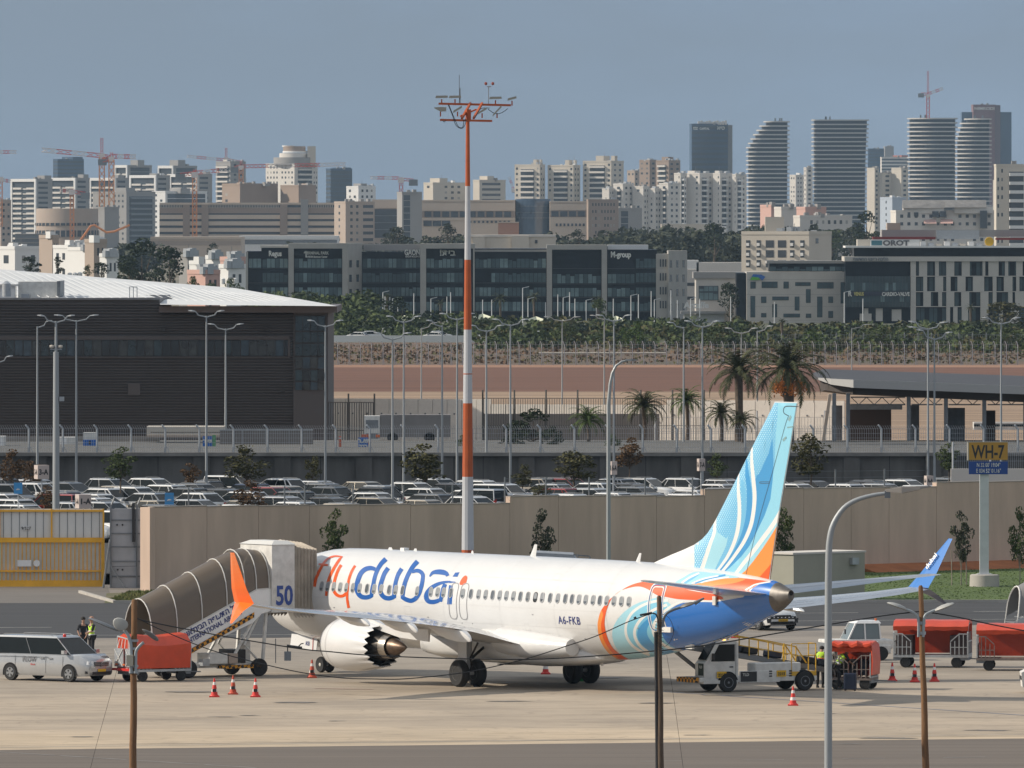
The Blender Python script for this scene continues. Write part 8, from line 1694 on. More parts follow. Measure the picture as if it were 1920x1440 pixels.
def cart(label,loc,rz,L=3.3,W=1.6,Hd=.52,Ht=2.05,mode='open',name='baggage_cart',group='baggage carts'):
 """x along the cart, -y faces the viewer"""
 t=thing(name,label,'baggage cart',loc,rz,group); x=L/2; y=W/2
 mb=MB(); mb.bb(-x,x,-y,y,Hd-.10,Hd); mb.build('bed',cartg if mode!='rust' else cartb,t)
 mb=MB(); mb.bb(-x,-x+.5,-y+.05,y-.05,Hd-.22,Hd-.10); mb.bb(x-.5,x,-y+.05,y-.05,Hd-.22,Hd-.10); mb.tube([(x,0,.38),(x+.9,0,.34)],.035,4); mb.build('subframe',galv_d,t)
 for xx_ in (-x*.68,x*.68):
  for yy_ in (-y+.12,y-.12): wheel(t,xx_,yy_)
 for s in (-1,1):    # end gates
  mb=MB(); ex=s*(x-.03)
  for (p,q) in (((ex,-y,Hd),(ex,-y,Hd+.95)),((ex,y,Hd),(ex,y,Ht)),((ex,-y,Hd+.95),(ex,-y*.45,Ht-.12)),((ex,-y*.45,Ht-.12),(ex,y,Ht)),((ex,-y,Hd+.03),(ex,y,Hd+.03)),((ex,-y,Hd+.6),(ex,y,Hd+.6))): mb.tube([p,q],.035,4)
  for k in range(1,7): u=lerp(-y,y,k/7); mb.tube([(ex,u,Hd),(ex,u,Hd+.6 if k%2 else Hd+1.0)],.02,4)
  mb.build('end_gate',cartg,t)
  if mode=='rust': mb=MB(); mb.bb(ex-.02,ex+.02,-y*.8,y*.8,Hd+.05,Hd+.56); mb.build('gate_plate',cartb,t)
  mb=MB(); x2=ex-s*.75
  for k in range(5): u=lerp(ex,x2,k/4); mb.tube([(u,-y,Hd),(u,-y,Hd+(.95 if k<3 else .8-.06*k))],.026,4)
  mb.tube([(ex,-y,Hd+.93),(lerp(ex,x2,.5),-y,Hd+.93),(x2,-y,Hd+.6)],.03,4); mb.tube([(ex,-y,Hd+.35),(x2,-y,Hd+.35)],.022,4); mb.build('front_grille',cartg if mode!='rust' else cartb,t)
  if mode=='open': mb=MB(); mb.bb(ex-s*.08,ex-s*.8,-y*.75,y*.7,Hd+.02,Hd+.85); mb.build('dark_locker',M('locker_dark',(.05,.035,.035),.8),t)
 if mode=='closed':
  rr=[]; mb=MB()
  for xx_ in (-x*.98,-x*.55,-x*.2,x*.2,x*.6,x*.98):
   sgn=-.05*math.cos(xx_*2.2); rr.append([(xx_,-y*1.03,Hd+.04),(xx_,-y*1.04,Ht-.35+sgn),(xx_,-y*.55,Ht+.03+sgn),(xx_,y*.3,Ht+.08+sgn),(xx_,y*1.03,Ht-.05),(xx_,y*1.03,Hd+.04)])
  mb.loft(rr); mb.build('tarpaulin',tarp,t)
 else:
  mb=MB(); rr=[]; rn=random.Random(int(L*100)+len(label))
  for k in range(13):
   xx_=lerp(-x*1.0,x*1.0,k/12); sg=.03*rn.random(); rr.append([(xx_,-y*.95,Ht-.38+rn.uniform(-.05,.03)),(xx_,-y*1.02,Ht-.20-sg),(xx_,-y*.55,Ht+.02-sg),(xx_,y*.3,Ht+.08-sg),(xx_,y*1.02,Ht-.06),(xx_,y*1.03,Hd+.04),(xx_,y*.98,Hd+.04),(xx_,y*.96,Ht-.14),(xx_,-y*.5,Ht-.06-sg)])
  mb.loft(rr); mb.build('tarpaulin',tarp,t,True)
  mb=MB(); mb.tube([(-x,-y*.5,Ht-.05),(x,-y*.5,Ht-.05)],.03,4); mb.build('roof_bar',cartg,t)
 return t
c1_=G(285,1268); ca=cart('baggage cart under a closed orange red tarpaulin beside the wooden pole',(c1_.x+.25,467.8,0),math.radians(33),2.8,1.45,.52,1.9,'closed')
mb=MB(); mb.bb(-1.6,-1.38,-.85,.85,.46,.56); mb.build('red_bumper',red_p,ca)
for u in (-.45,.45): mb=MB(); mb.bb(-1.48,-1.43,u-.36,u+.36,.62,1.40); mb.build('end_panel',galv,ca)
mb=MB();
for u in (-.6,-.3,0,.3,.6): mb.tube([(-1.46,u,1.4),(-1.42,u*.8,1.78)],.02,4)
for u in (-.45,.45): mb.tube([(-1.50,u-.33,.66),(-1.50,u+.33,1.36)],.02,4); mb.tube([(-1.50,u+.33,.66),(-1.50,u-.33,1.36)],.02,4)
mb.build('end_bracing',ribw,ca)
for u in (-.6,.0,.6): mb=MB(); mb.box((-1.51,u,.72),(.02,.16,.06)); mb.build('reflector',orange_p,ca)
g_=G(1750,1252); cart('open baggage cart with rolled up red tarpaulin, grey end gates, middle right',(g_.x,g_.y+.8,0),math.radians(-8),3.3,1.7,.55,2.02,'open')
g_=G(1905,1258); cart('open baggage cart with slumped red tarpaulin and rusty gates at the right edge',(g_.x,g_.y+.8,0),math.radians(-5),3.3,1.7,.55,1.98,'rust')
g_=G(1603,1294); c3_=cart('baggage cart with folded back orange cover being loaded by two workers',(g_.x,g_.y+1.0,0),math.radians(-14),1.75,1.5,.50,1.95,'rust')
mb=MB(); mb.loft([[(.92,-.78,.62),(.96,-.8,1.2),(.90,-.76,1.88),(.90,.78,1.88),(.95,.8,1.2),(.92,.78,.62)],[(.86,-.74,.62),(.90,-.76,1.2),(.84,-.72,1.85),(.84,.74,1.85),(.89,.76,1.2),(.86,.74,.62)]]); mb.build('side_curtain',tarp,c3_)
mb=MB();
mb.tube([(-.9+k*.2,-.72+.04*math.sin(k*1.9),1.86+.05*math.sin(k*2.3)) for k in range(10)],[.09,.14,.11,.15,.10,.13,.15,.10,.14,.08],7)
mb.build('folded_tarpaulin',tarp,c3_,True)
def suitcase(label,loc,d,m,rz=0,group=None,stand=True):
 t=thing('suitcase',label,'suitcase',loc,rz,group); w,dp,h=d; mb=MB(); mb.box((0,0,h/2+.03),(w,dp,h-.02)); mb.box((0,0,h/2+.03),(w*.94,dp*1.12,h*.92)); o=mb.build('shell',m,t)
 b=o.modifiers.new('b','BEVEL'); b.width=.03; b.segments=2
 mb=MB(); mb.tube([(-w*.2,0,h),(-w*.2,0,h+.10),(w*.2,0,h+.10),(w*.2,0,h)],.015,4); mb.build('handle',black_p,t)
 for s in (-1,1): mb=MB(); mb.box((s*w*.38,0,.03),(.06,dp*.8,.06)); mb.build('wheel',black_p,t)
 for k in (-.3,0,.3): mb=MB(); mb.box((w*k,-dp*.57,h/2+.03),(.02,.01,h*.8)); mb.build('rib',m,t)
 return t
s_navy=M('suitcase_navy',(.012,.02,.045),.45,var=.2,scale=5); s_blk=M('suitcase_black',(.014,.014,.016),.5,var=.2,scale=5); s_teal=M('suitcase_teal',(.02,.09,.09),.5)
q=G(1594,1295); suitcase('upright dark navy suitcase standing on the apron before the loaded cart',(q.x,q.y-.1,0),(.52,.30,.72),s_navy,-.15)
for i,(dx,dy,z,m,w,lab) in enumerate(((-.45,.1,.53,s_blk,.38,'black suitcase on the half loaded cart, left one'),(0,.15,.53,s_blk,.36,'black suitcase on the half loaded cart, middle one'),(.42,.1,.53,s_navy,.34,'navy suitcase on the half loaded cart next to the curtain'))):
 o=c3_.location; suitcase(lab,(o.x+dx,o.y+dy,z),(w,.5,.70),m,-.2)
q=G(1573,1292); bag=thing('bag','small turquoise bag hanging by the legs of the yellow vested loader','bag',(q.x+.02,q.y-.35,0)); mb=MB(); mb.box((0,0,.22),(.28,.16,.34)); o=mb.build('bag_body',s_teal,bag); b=o.modifiers.new('b','BEVEL'); b.width=.05; b.segments=2; mb=MB(); mb.tube([(-.08,0,.38),(-.06,0,.5),(.06,0,.5),(.08,0,.38)],.012,4); mb.build('strap',s_teal,bag)
cone_r=M('cone_red',(.62,.035,.025),.5); cone_w=M('cone_white',(.72,.70,.68),.4); cone_o=M('cone_orange',(.50,.07,.03),.55)
def cone(label,px,py,h=.78,m=cone_r,bag=False,rz=0):
 p=G(px,py); t=thing('traffic_cone',label,'traffic cone',(p.x,p.y,0),rz,'traffic cones'); R=lambda z:lerp(.155,.028,z/h)
 mb=MB(); mb.box((0,0,.025),(.42,.42,.05)); mb.lathe([(.19,.05),(.165,.09),(.155,.1)],12); mb.build('base',m,t)
 zs=[.06,.22,.34,.50,.62,h];
 for k,mm in enumerate((m,cone_w,m,cone_w,m)): mb=MB(); mb.lathe([(R(zs[k]),zs[k]),(R(zs[k+1]),zs[k+1])],14,cap=(k==4)); mb.build('white_band' if mm is cone_w else 'red_band',mm,t,True)
 if bag: mb=MB(); mb.box((0,-.12,.28),(.16,.06,.12)); mb.build('black_marking',black_p,t)
 return t
for lab,px,py,bg_ in (('red and white cone, left one of the three in front of the stairs',402,1307,True),('red and white cone, middle and farthest of the three in front of the stairs',437,1302,True),('red and white cone, right one of the three in front of the stairs',479,1307,True),('duller red cone alone beside the engine, near the nose wheel',585,1271,True),('red cone half hidden behind the belly between the main wheels',1023,1264,False),('bright red cone in front of the belt loader rear wheel',1487,1323,False),('cone left of the wooden pole, first of the right hand three',1673,1277,True),('cone touching the wooden pole, middle of the right hand three',1715,1279,True),('cone right of the wooden pole, last of the right hand three',1752,1278,True),('cone partly hidden under the tail beside the white car',1379,1196,False)):
 cone(lab,px,py,.78,cone_o if py==1271 or px==437 else cone_r,bg_)
q=G(1085,1277); ch=thing('wheel_chock','green chock between the tyres of the far main wheels','chock',(q.x,q.y-.3,0)); mb=MB(); mb.loft([[(-.45,-.1,0),(-.45,.1,0),(-.45,0,.16)],[(.45,-.1,0),(.45,.1,0),(.45,0,.16)]]); mb.build('chock_body',M('chock_green',(.02,.30,.08),.5),ch)
van_s=M('van_silver',(.46,.47,.48),.25,metal=.45,coat=.9,var=.03,scale=2)
def swap(t,m,frm='car_white'):
 for ch in t.children:
  for i,sl in enumerate(ch.material_slots):
   if sl.material and sl.material.name.startswith(frm): ch.data.materials[i]=m
vv=car('silver people carrier van with tinted side windows and a small red beacon','van',5.25,1.93,1.92,1.20,1.13,.98,.05,wb=3.25,van=True,cat='van',name='passenger_van',detail=True,wr=.35,group=None,rails=True)
swap(vv,van_s); vv.location=(X(66,467)+.75,468.2,0); vv.rotation_euler[2]=math.radians(-38)
if 'group' in vv: del vv['group']
hb=[c for c in vv.children if c.name.startswith('body')][0]
text('door_lettering','FLOW',.34,M('van_lettering',(.16,.16,.17),.4),vv,frame((-.55,-.985,.82),(1,0,0),(0,0,1)),.003,.002,width=.75)
text('door_lettering','fleet',.11,red_p,vv,frame((-.35,-.985,.68),(1,0,0),(0,0,1)),.003,.0,width=.26)
mb=MB(); mb.lathe([(.07,0),(.07,.10),(.05,.14)],10,c=(1.05,-.55,1.88)); mb.build('red_beacon',red_p,vv)
for k in range(3): mb=MB(); mb.box((2.655,0,.68+k*.065),(.03,.90,.022)); mb.build('grille_bar',rimm,vv)
mb=MB();
for k in range(3): t_=PI/2+k*2*PI/3; mb.tube([(2.70,0,.745),(2.70,.085*math.cos(t_),.745+.085*math.sin(t_))],.01,4)
for k in range(16): t_=2*PI*k/16; t2=2*PI*(k+1)/16; mb.tube([(2.70,.095*math.cos(t_),.745+.095*math.sin(t_)),(2.70,.095*math.cos(t2),.745+.095*math.sin(t2))],.010,4)
mb.build('star_emblem',rimm,vv)
for s in (-1,1): mb=MB(); mb.box((2.50,s*.74,.42),(.10,.26,.10),s*.5); mb.build('fog_lamp_recess',black_p,vv)
for x_ in (-1.35,.35,1.30): mb=MB(); mb.bb(x_,x_+.012,-.972,-.966,.35,1.08); mb.build('door_gap',black_g,vv)
mb=MB(); mb.bb(-2.3,.5,-.976,-.968,1.02,1.045); mb.build('slide_rail',galv_d,vv)
for x_ in (.15,.62): mb=MB(); mb.box((x_,-.985,.98),(.20,.03,.05)); mb.build('door_handle',rimm,vv)
q=G(1462,1182); dc=car('white crossover car facing the camera behind the tail of the airliner','crossover',4.1,1.82,1.50,1.02,1.0,1.0,.12,cat='car',name='white_car',detail=True,wr=.35,group=None,rails=True)
if 'group' in dc: del dc['group']
dc.location=(q.x-.75,q.y+1.5,0); dc.rotation_euler[2]=math.radians(-64)
mb=MB(); mb.box((2.07,0,.62),(.05,1.35,.13)); mb.box((2.05,0,.36),(.06,1.3,.14)); mb.build('black_front_bar',black_p,dc)
for s in (-1,1): mb=MB(); mb.loft([[(2.02,s*.62,.55),(1.96,s*.84,.60),(1.98,s*.80,.36),(2.02,s*.64,.38)],[(2.05,s*.62,.55),(1.99,s*.86,.60),(2.01,s*.82,.36),(2.05,s*.64,.38)]]); mb.build('side_vent',black_p,dc)
for k in range(6): mb=MB(); mb.box((2.105,-.5+k*.2,.63),(.012,.06,.04)); mb.build('grille_mark',white_p,dc)
text('plate_lettering','78-342-03',.085,black_p,dc,frame((2.10,0,.47),(0,1,0),(0,0,1)),.002,.001,width=.42)
q=G(1421,1297); bl=thing('belt_loader','white belt loader truck with yellow rails and suitcases on its sloping belt','belt loader',(q.x-.35,q.y+.95,0),math.atan2(-.45,-.89))
def bb_(name,x0,x1,y0,y1,z0,z1,m,par=None,bev=0):
 mb=MB(); mb.bb(x0,x1,y0,y1,z0,z1); o=mb.build(name,m,par or bl)
 if bev: b=o.modifiers.new('b','BEVEL'); b.width=bev; b.segments=2
 return o
Wv=.85
bb_('chassis',-2.75,2.75,-Wv,Wv,.42,.62,white_d,bev=.02); bb_('bonnet_box',-2.0,.15,.10,Wv,.62,1.18,white_d,bev=.05); bb_('side_skirt',-1.0,.9,Wv-.02,Wv+.03,.38,.86,white_d,bev=.02)
mb=MB(); mb.prism([(.95,.55),(.95,2.02),(1.10,2.12),(1.95,2.12),(2.42,1.32),(2.55,1.20),(2.55,.55)],0.05,Wv,'y'); mb.build('cab_shell',white_d,bl)
mb=MB(); mb.prism([(1.12,1.28),(1.12,1.98),(1.86,1.98),(2.22,1.32),(2.22,1.28)],Wv+.004,Wv+.012,'y'); mb.build('side_window',carglass,bl)
mb=MB(); mb.loft([[(1.97,.12,2.06),(1.97,Wv-.06,2.06),(2.43,Wv-.06,1.34),(2.43,.12,1.34)],[(2.0,.12,2.09),(2.0,Wv-.06,2.09),(2.46,Wv-.06,1.37),(2.46,.12,1.37)]]); mb.build('windscreen',carglass,bl)
bb_('door_gap',1.06,1.075,Wv,Wv+.008,.62,2.0,black_g); bb_('door_handle',1.2,1.36,Wv,Wv+.03,1.02,1.07,black_p)
bb_('logo_panel',.10,.86,Wv+.03,Wv+.045,.42,.84,black_p); bb_('front_logo_panel',2.55,2.57,.35,.80,.70,1.2,M('panel_dark_green',(.01,.03,.025),.5))
text('truck_lettering','TLD',.16,white_l,bl,frame((.62,Wv+.05,.66),(-1,0,0),(0,0,1)),.003,.006); text('truck_lettering','TLD',.15,white_l,bl,frame((2.575,.57,1.0),(0,1,0),(0,0,1)),.003,.004)
for x_ in (1.75,-1.05): pl_=bb_('number_board',x_-.22,x_+.22,Wv+.03,Wv+.05,.60,.86,plate); text('truck_lettering','2215',.17,black_p,pl_,frame((x_,Wv+.055,.66),(-1,0,0),(0,0,1)),.003,.006,width=.34)
for x_ in (-.55,-1.5,-2.0):
 for k in range(3): bb_('louvre',x_-.07,x_+.07,Wv+.0,Wv+.012 if x_<-1.1 else Wv+.035,.60+k*.1,.66+k*.1,black_p)
bb_('front_bumper',2.55,3.0,-.75,.75,.42,.62,chk); bb_('step_bumper',1.0,2.6,-Wv,Wv+.06,.36,.50,white_d)
for x_ in (1.45,-2.15):
 for y_ in (Wv-.10,-Wv+.10):
  mb=MB(); n=14; s_=1 if y_>0 else -1; mb.add([(x_+.48*math.cos(PI*k/n),s_*(Wv+.034),.38+.48*math.sin(PI*k/n)) for k in range(n+1)],[tuple(range(n+1))]); mb.build('wheel_arch',black_g,bl,fix=False)
  mb=MB(); mb.lathe([(.22,-.12),(.38,-.12),(.40,-.06),(.40,.06),(.38,.12),(.22,.12)],20,c=(x_,y_+s_*.02+s_*.06,.40),axis='y'); o=mb.build('wheel',black_r,bl,True); mb=MB(); mb.lathe([(.22,s_*.125),(.10,s_*.10),(0,s_*.14)],14,c=(x_,y_+s_*.08,.40),axis='y',cap=False); mb.build('hub',galv_d,o)
bel_m=M('conveyor_frame',(.20,.20,.20),.5,metal=.3);
def bz(x): return lerp(.78,2.18,(x+4.1)/8.6)
mb=MB(); mb.loft([[(-4.2,-.80,bz(-4.2)-.14),(-4.2,-.02,bz(-4.2)-.14),(-4.2,-.02,bz(-4.2)+.06),(-4.2,-.80,bz(-4.2)+.06)],[(4.5,-.80,bz(4.5)-.14),(4.5,-.02,bz(4.5)-.14),(4.5,-.02,bz(4.5)+.06),(4.5,-.80,bz(4.5)+.06)]]); mb.build('conveyor_frame',bel_m,bl)
mb=MB(); mb.loft([[(-4.15,-.72,bz(-4.15)+.06),(-4.15,-.10,bz(-4.15)+.06),(-4.15,-.10,bz(-4.15)+.085),(-4.15,-.72,bz(-4.15)+.085)],[(4.45,-.72,bz(4.45)+.06),(4.45,-.10,bz(4.45)+.06),(4.45,-.10,bz(4.45)+.085),(4.45,-.72,bz(4.45)+.085)]]); mb.build('conveyor_belt',black_r,bl)
mb=MB(); mb.tube([(1.9,-.4,.7),(3.6,-.4,bz(3.6)-.1)],.09,5); mb.tube([(-2.2,-.4,.65),(-2.9,-.4,bz(-2.9)-.1)],.07,5); mb.build('lift_arm',bel_m,bl)
for pts in (((.75,.0),(-1.5,.0)),):
 for s_y in (-.86,.02):
  mb=MB();
  mb.tube([(1.0,s_y,bz(1)+.75),(-.9,s_y,bz(-.9)+.75),(-2.2,s_y,bz(-2.2)+.70),(-2.7,s_y,bz(-2.7)+.1)],.032,4); mb.tube([(1.0,s_y,bz(1)+.38),(-2.3,s_y,bz(-2.3)+.36)],.024,4)
  for x_ in (1.0,.0,-.9,-1.6,-2.2): mb.tube([(x_,s_y,bz(x_)),(x_,s_y,bz(x_)+.75)],.028,4)
  mb.build('yellow_rail',yellow_p,bl)
mb=MB();
for x_ in (-1.55,-2.7): mb.tube([(x_,.84,.62),(x_,.84,1.95)],.025,4); mb.tube([(x_,.2,.8),(x_,.2,1.95)],.025,4)
for z_ in (1.95,1.45): mb.tube([(-1.55,.84,z_),(-2.7,.84,z_)],.025,4); mb.tube([(-2.7,.84,z_),(-2.7,.2,z_)],.025,4)
mb.build('yellow_cage',yellow_p,bl); bb_('yellow_step',-2.7,-1.5,.3,.86,.62,.80,yellow_p)
mb=MB(); mb.lathe([(.06,0),(.06,.10),(.03,.13)],10,c=(1.35,.35,2.12)); mb.build('amber_beacon',M('amber_lamp',(1,.45,.12),.3,emit=3),bl)
bb_('mirror',2.15,2.22,Wv+.05,Wv+.2,1.35,1.62,black_p); bb_('steering_wheel_hub',1.9,1.95,.4,.6,1.35,1.5,black_p)
mtx=Matrix.Translation(bl.location)@Matrix.Rotation(bl.rotation_euler[2],4,'Z')
for i,(x_,w,m) in enumerate(((.6,.65,s_navy),(-.15,.7,s_blk),(-1.3,.7,s_navy),(-2.9,.75,s_blk),(-3.6,.6,s_navy))):
 p=mtx@Vector((x_,-.40,bz(x_)+.095)); t=thing('suitcase','dark suitcase lying on the sloping belt, %s from the aircraft end'%ORD[i],'suitcase',p,bl.rotation_euler[2],'suitcases on the belt'); t.rotation_euler[1]=-math.atan2(1.4,8.6)
 mb=MB(); mb.box((0,0,.15),(w,.46,.28)); o=mb.build('shell',m,t); b=o.modifiers.new('b','BEVEL'); b.width=.05; b.segments=2; mb=MB(); mb.tube([(-.1,-.24,.16),(-.08,-.30,.16),(.08,-.30,.16),(.1,-.24,.16)],.015,4); mb.build('handle',black_p,t)
q=G(1612,1240); tg=thing('baggage_tractor','white heavy tow tractor with glazed cab behind the loaded cart','tow tractor',(q.x,q.y+1.4,0),math.radians(180+14)); tg.scale=(.86,.86,.84)
bt=lambda *a_,**k_:bb_(*a_,par=tg,**k_)
bt('chassis',-1.5,1.7,-.9,.9,.35,.85,white_d,bev=.08); bt('front_deck',.55,1.95,-.85,.85,.8,1.12,white_d,bev=.06); bt('rear_counterweight',-1.62,-.45,-.85,.85,.6,1.12,white_d,bev=.1)
mb=MB(); mb.loft([[(-.95,-.72,1.1),(.78,-.72,1.1),(.78,.72,1.1),(-.95,.72,1.1)],[(-.88,-.64,1.98),(.32,-.64,1.98),(.32,.64,1.98),(-.88,.64,1.98)]]); mb.build('cab_glass',M('clear_cab_glass',(.16,.19,.19),.08,spec=.8,coat=.3),tg)
mb=MB(); mb.loft([[(-1.0,-.72,1.96),(.36,-.72,1.96),(.36,.72,1.96),(-1.0,.72,1.96)],[(-.9,-.62,2.10),(.22,-.62,2.10),(.22,.62,2.10),(-.9,.62,2.10)]]); mb.build('cab_roof',white_p,tg)
mb=MB()
for s in (-1,1):
 for x0,x1 in ((-.97,-.9),(.80,.34),(-.15,-.12)): mb.tube([(x0,s*.74,1.05),(x1,s*.66,1.98)],.05,4)
 mb.tube([(-.97,s*.74,1.1),(.8,s*.74,1.1)],.04,4)
 mb.tube([(-.97,-.74,1.1),(-.97,.74,1.1)],.04,4)
mb.build('cab_frame',white_p,tg)
mb=MB();
for k in range(12): t_=2*PI*k/12; t2=2*PI*(k+1)/12; mb.tube([(.50+.02*math.sin(t_),.30+.17*math.cos(t_),1.38+.15*math.sin(t_)),(.50,.30+.17*math.cos(t2),1.38+.15*math.sin(t2))],.016,4)
mb.build('steering_wheel',black_p,tg)
for x_ in (-.95,1.2):
 for s in (-1,1): mb=MB(); mb.lathe([(.2,-.12),(.36,-.12),(.38,0),(.36,.12),(.2,.12)],18,c=(x_,s*.86,.38),axis='y'); mb.build('wheel',black_r,tg,True)
mb=MB(); mb.box((1.0,.95,1.55),(.05,.16,.26)); mb.build('mirror',black_p,tg); mb=MB(); mb.lathe([(.06,0),(.06,.12)],8,c=(-.8,.4,2.1)); mb.build('orange_beacon',orange_p,tg); mb=MB(); mb.lathe([(.05,0),(.05,.12)],8,c=(1.75,.75,1.12)); mb.build('orange_marker',orange_p,tg)
bt('tow_grille',1.90,2.0,-.7,.7,.5,.95,galv_d)
q=G(1922,1300); bt2=thing('ground_vehicle','white vehicle corner cut off by the right edge of the picture','vehicle',(q.x+1.0,q.y+.8,0)); mb=MB(); mb.prism([(-1.1,.25),(-1.15,.85),(-.95,.95),(-.9,1.2),(2,1.2),(2,.25)],-.8,.8,'y'); mb.build('body',white_d,bt2); mb=MB(); mb.bb(-1.17,-1.12,-.6,.6,.55,.7); mb.build('vent',black_p,bt2); mb=MB(); mb.lathe([(.2,-.12),(.33,-.12),(.33,.12),(.2,.12)],16,c=(-.55,-.78,.33),axis='y'); mb.build('wheel',black_r,bt2)
q=G(1935,1178); s2=thing('passenger_stairs','grey canopy end of another set of stairs at the right edge','stairs',(q.x,q.y,0),.25)
def ar2(x,z,w,h): return [Vector((x+.25*math.sin(PI*k/10),w*math.cos(PI*k/10),z+h*math.sin(PI*k/10)**.7)) for k in range(11)]
mb=MB(); mb.loft([ar2(-1.0,.55,1.0,1.45),ar2(.5,1.3,1.0,1.5),ar2(3,2.5,1.0,1.5)],cap=False,close=False); mb.build('canopy',M('grey_canopy',(.20,.195,.19),.4),s2,True)
mb=MB(); mb.tube(ar2(-1.0,.55,1.02,1.47),.04,5); mb.tube([(-1,-1,.55),(-1.15,-1,0)],.03,4); mb.tube([(-1,1,.55),(-1.1,1,0)],.03,4); mb.tube([(-.8,-1,.6),(.2,-1,0)],.03,4); mb.build('frame',ribw,s2)
mb=MB(); mb.loft([[(-1.2,-1,.0),(-1.2,-.95,0),(-1.2,-.95,.35),(-1.2,-1,.35)],[(3,-1,1.6),(3,-.95,1.6),(3,-.95,2.5),(3,-1,2.5)]]); mb.build('side_panel',galv,s2)
for k in range(8): mb=MB(); mb.box((-.9+k*.45,0,.3+k*.24),(.35,1.8,.05)); mb.build('step',galv_d,s2)
# ================================================================ people (skinned bodies)
skin_m=M('skin',(.36,.20,.135),.6); hair_m=M('hair',(.02,.016,.013),.8); vest_y=M('hi_vis_yellow',(.50,.80,.04),.6,var=.08,scale=8); vest_o=M('hi_vis_orange',(.85,.16,.03),.6); cloth_b=M('dark_clothes',(.018,.018,.022),.9,var=.3,scale=6); cloth_w=M('grey_shirt',(.30,.30,.30),.9); cap_m=M('red_cap',(.30,.03,.03),.7); refl=M('reflective_tape',(.62,.63,.60),.35)
def skinned(name,verts,edges,root,mat,parent,sub=1):
 me=bpy.data.meshes.new(name); me.from_pydata([v[0] for v in verts],edges,[]); o=put(name,me,parent)
 m=o.modifiers.new('s','SKIN'); m.use_smooth_shade=True;
 for i,v in enumerate(verts):
  sv=me.skin_vertices[0].data[i]; sv.radius=(v[1],v[2] if len(v)>2 else v[1]); sv.use_root=(i==root)
 if sub: s=o.modifiers.new('u','SUBSURF'); s.levels=sub; s.render_levels=sub
 dg=bpy.context.evaluated_depsgraph_get(); dg.update(); me2=bpy.data.meshes.new_from_object(o.evaluated_get(dg)); par=o.parent; bpy.data.objects.remove(o); me2.materials.clear(); me2.materials.append(mat); me2.polygons.foreach_set('use_smooth',[True]*len(me2.polygons)); return put(name,me2,par)
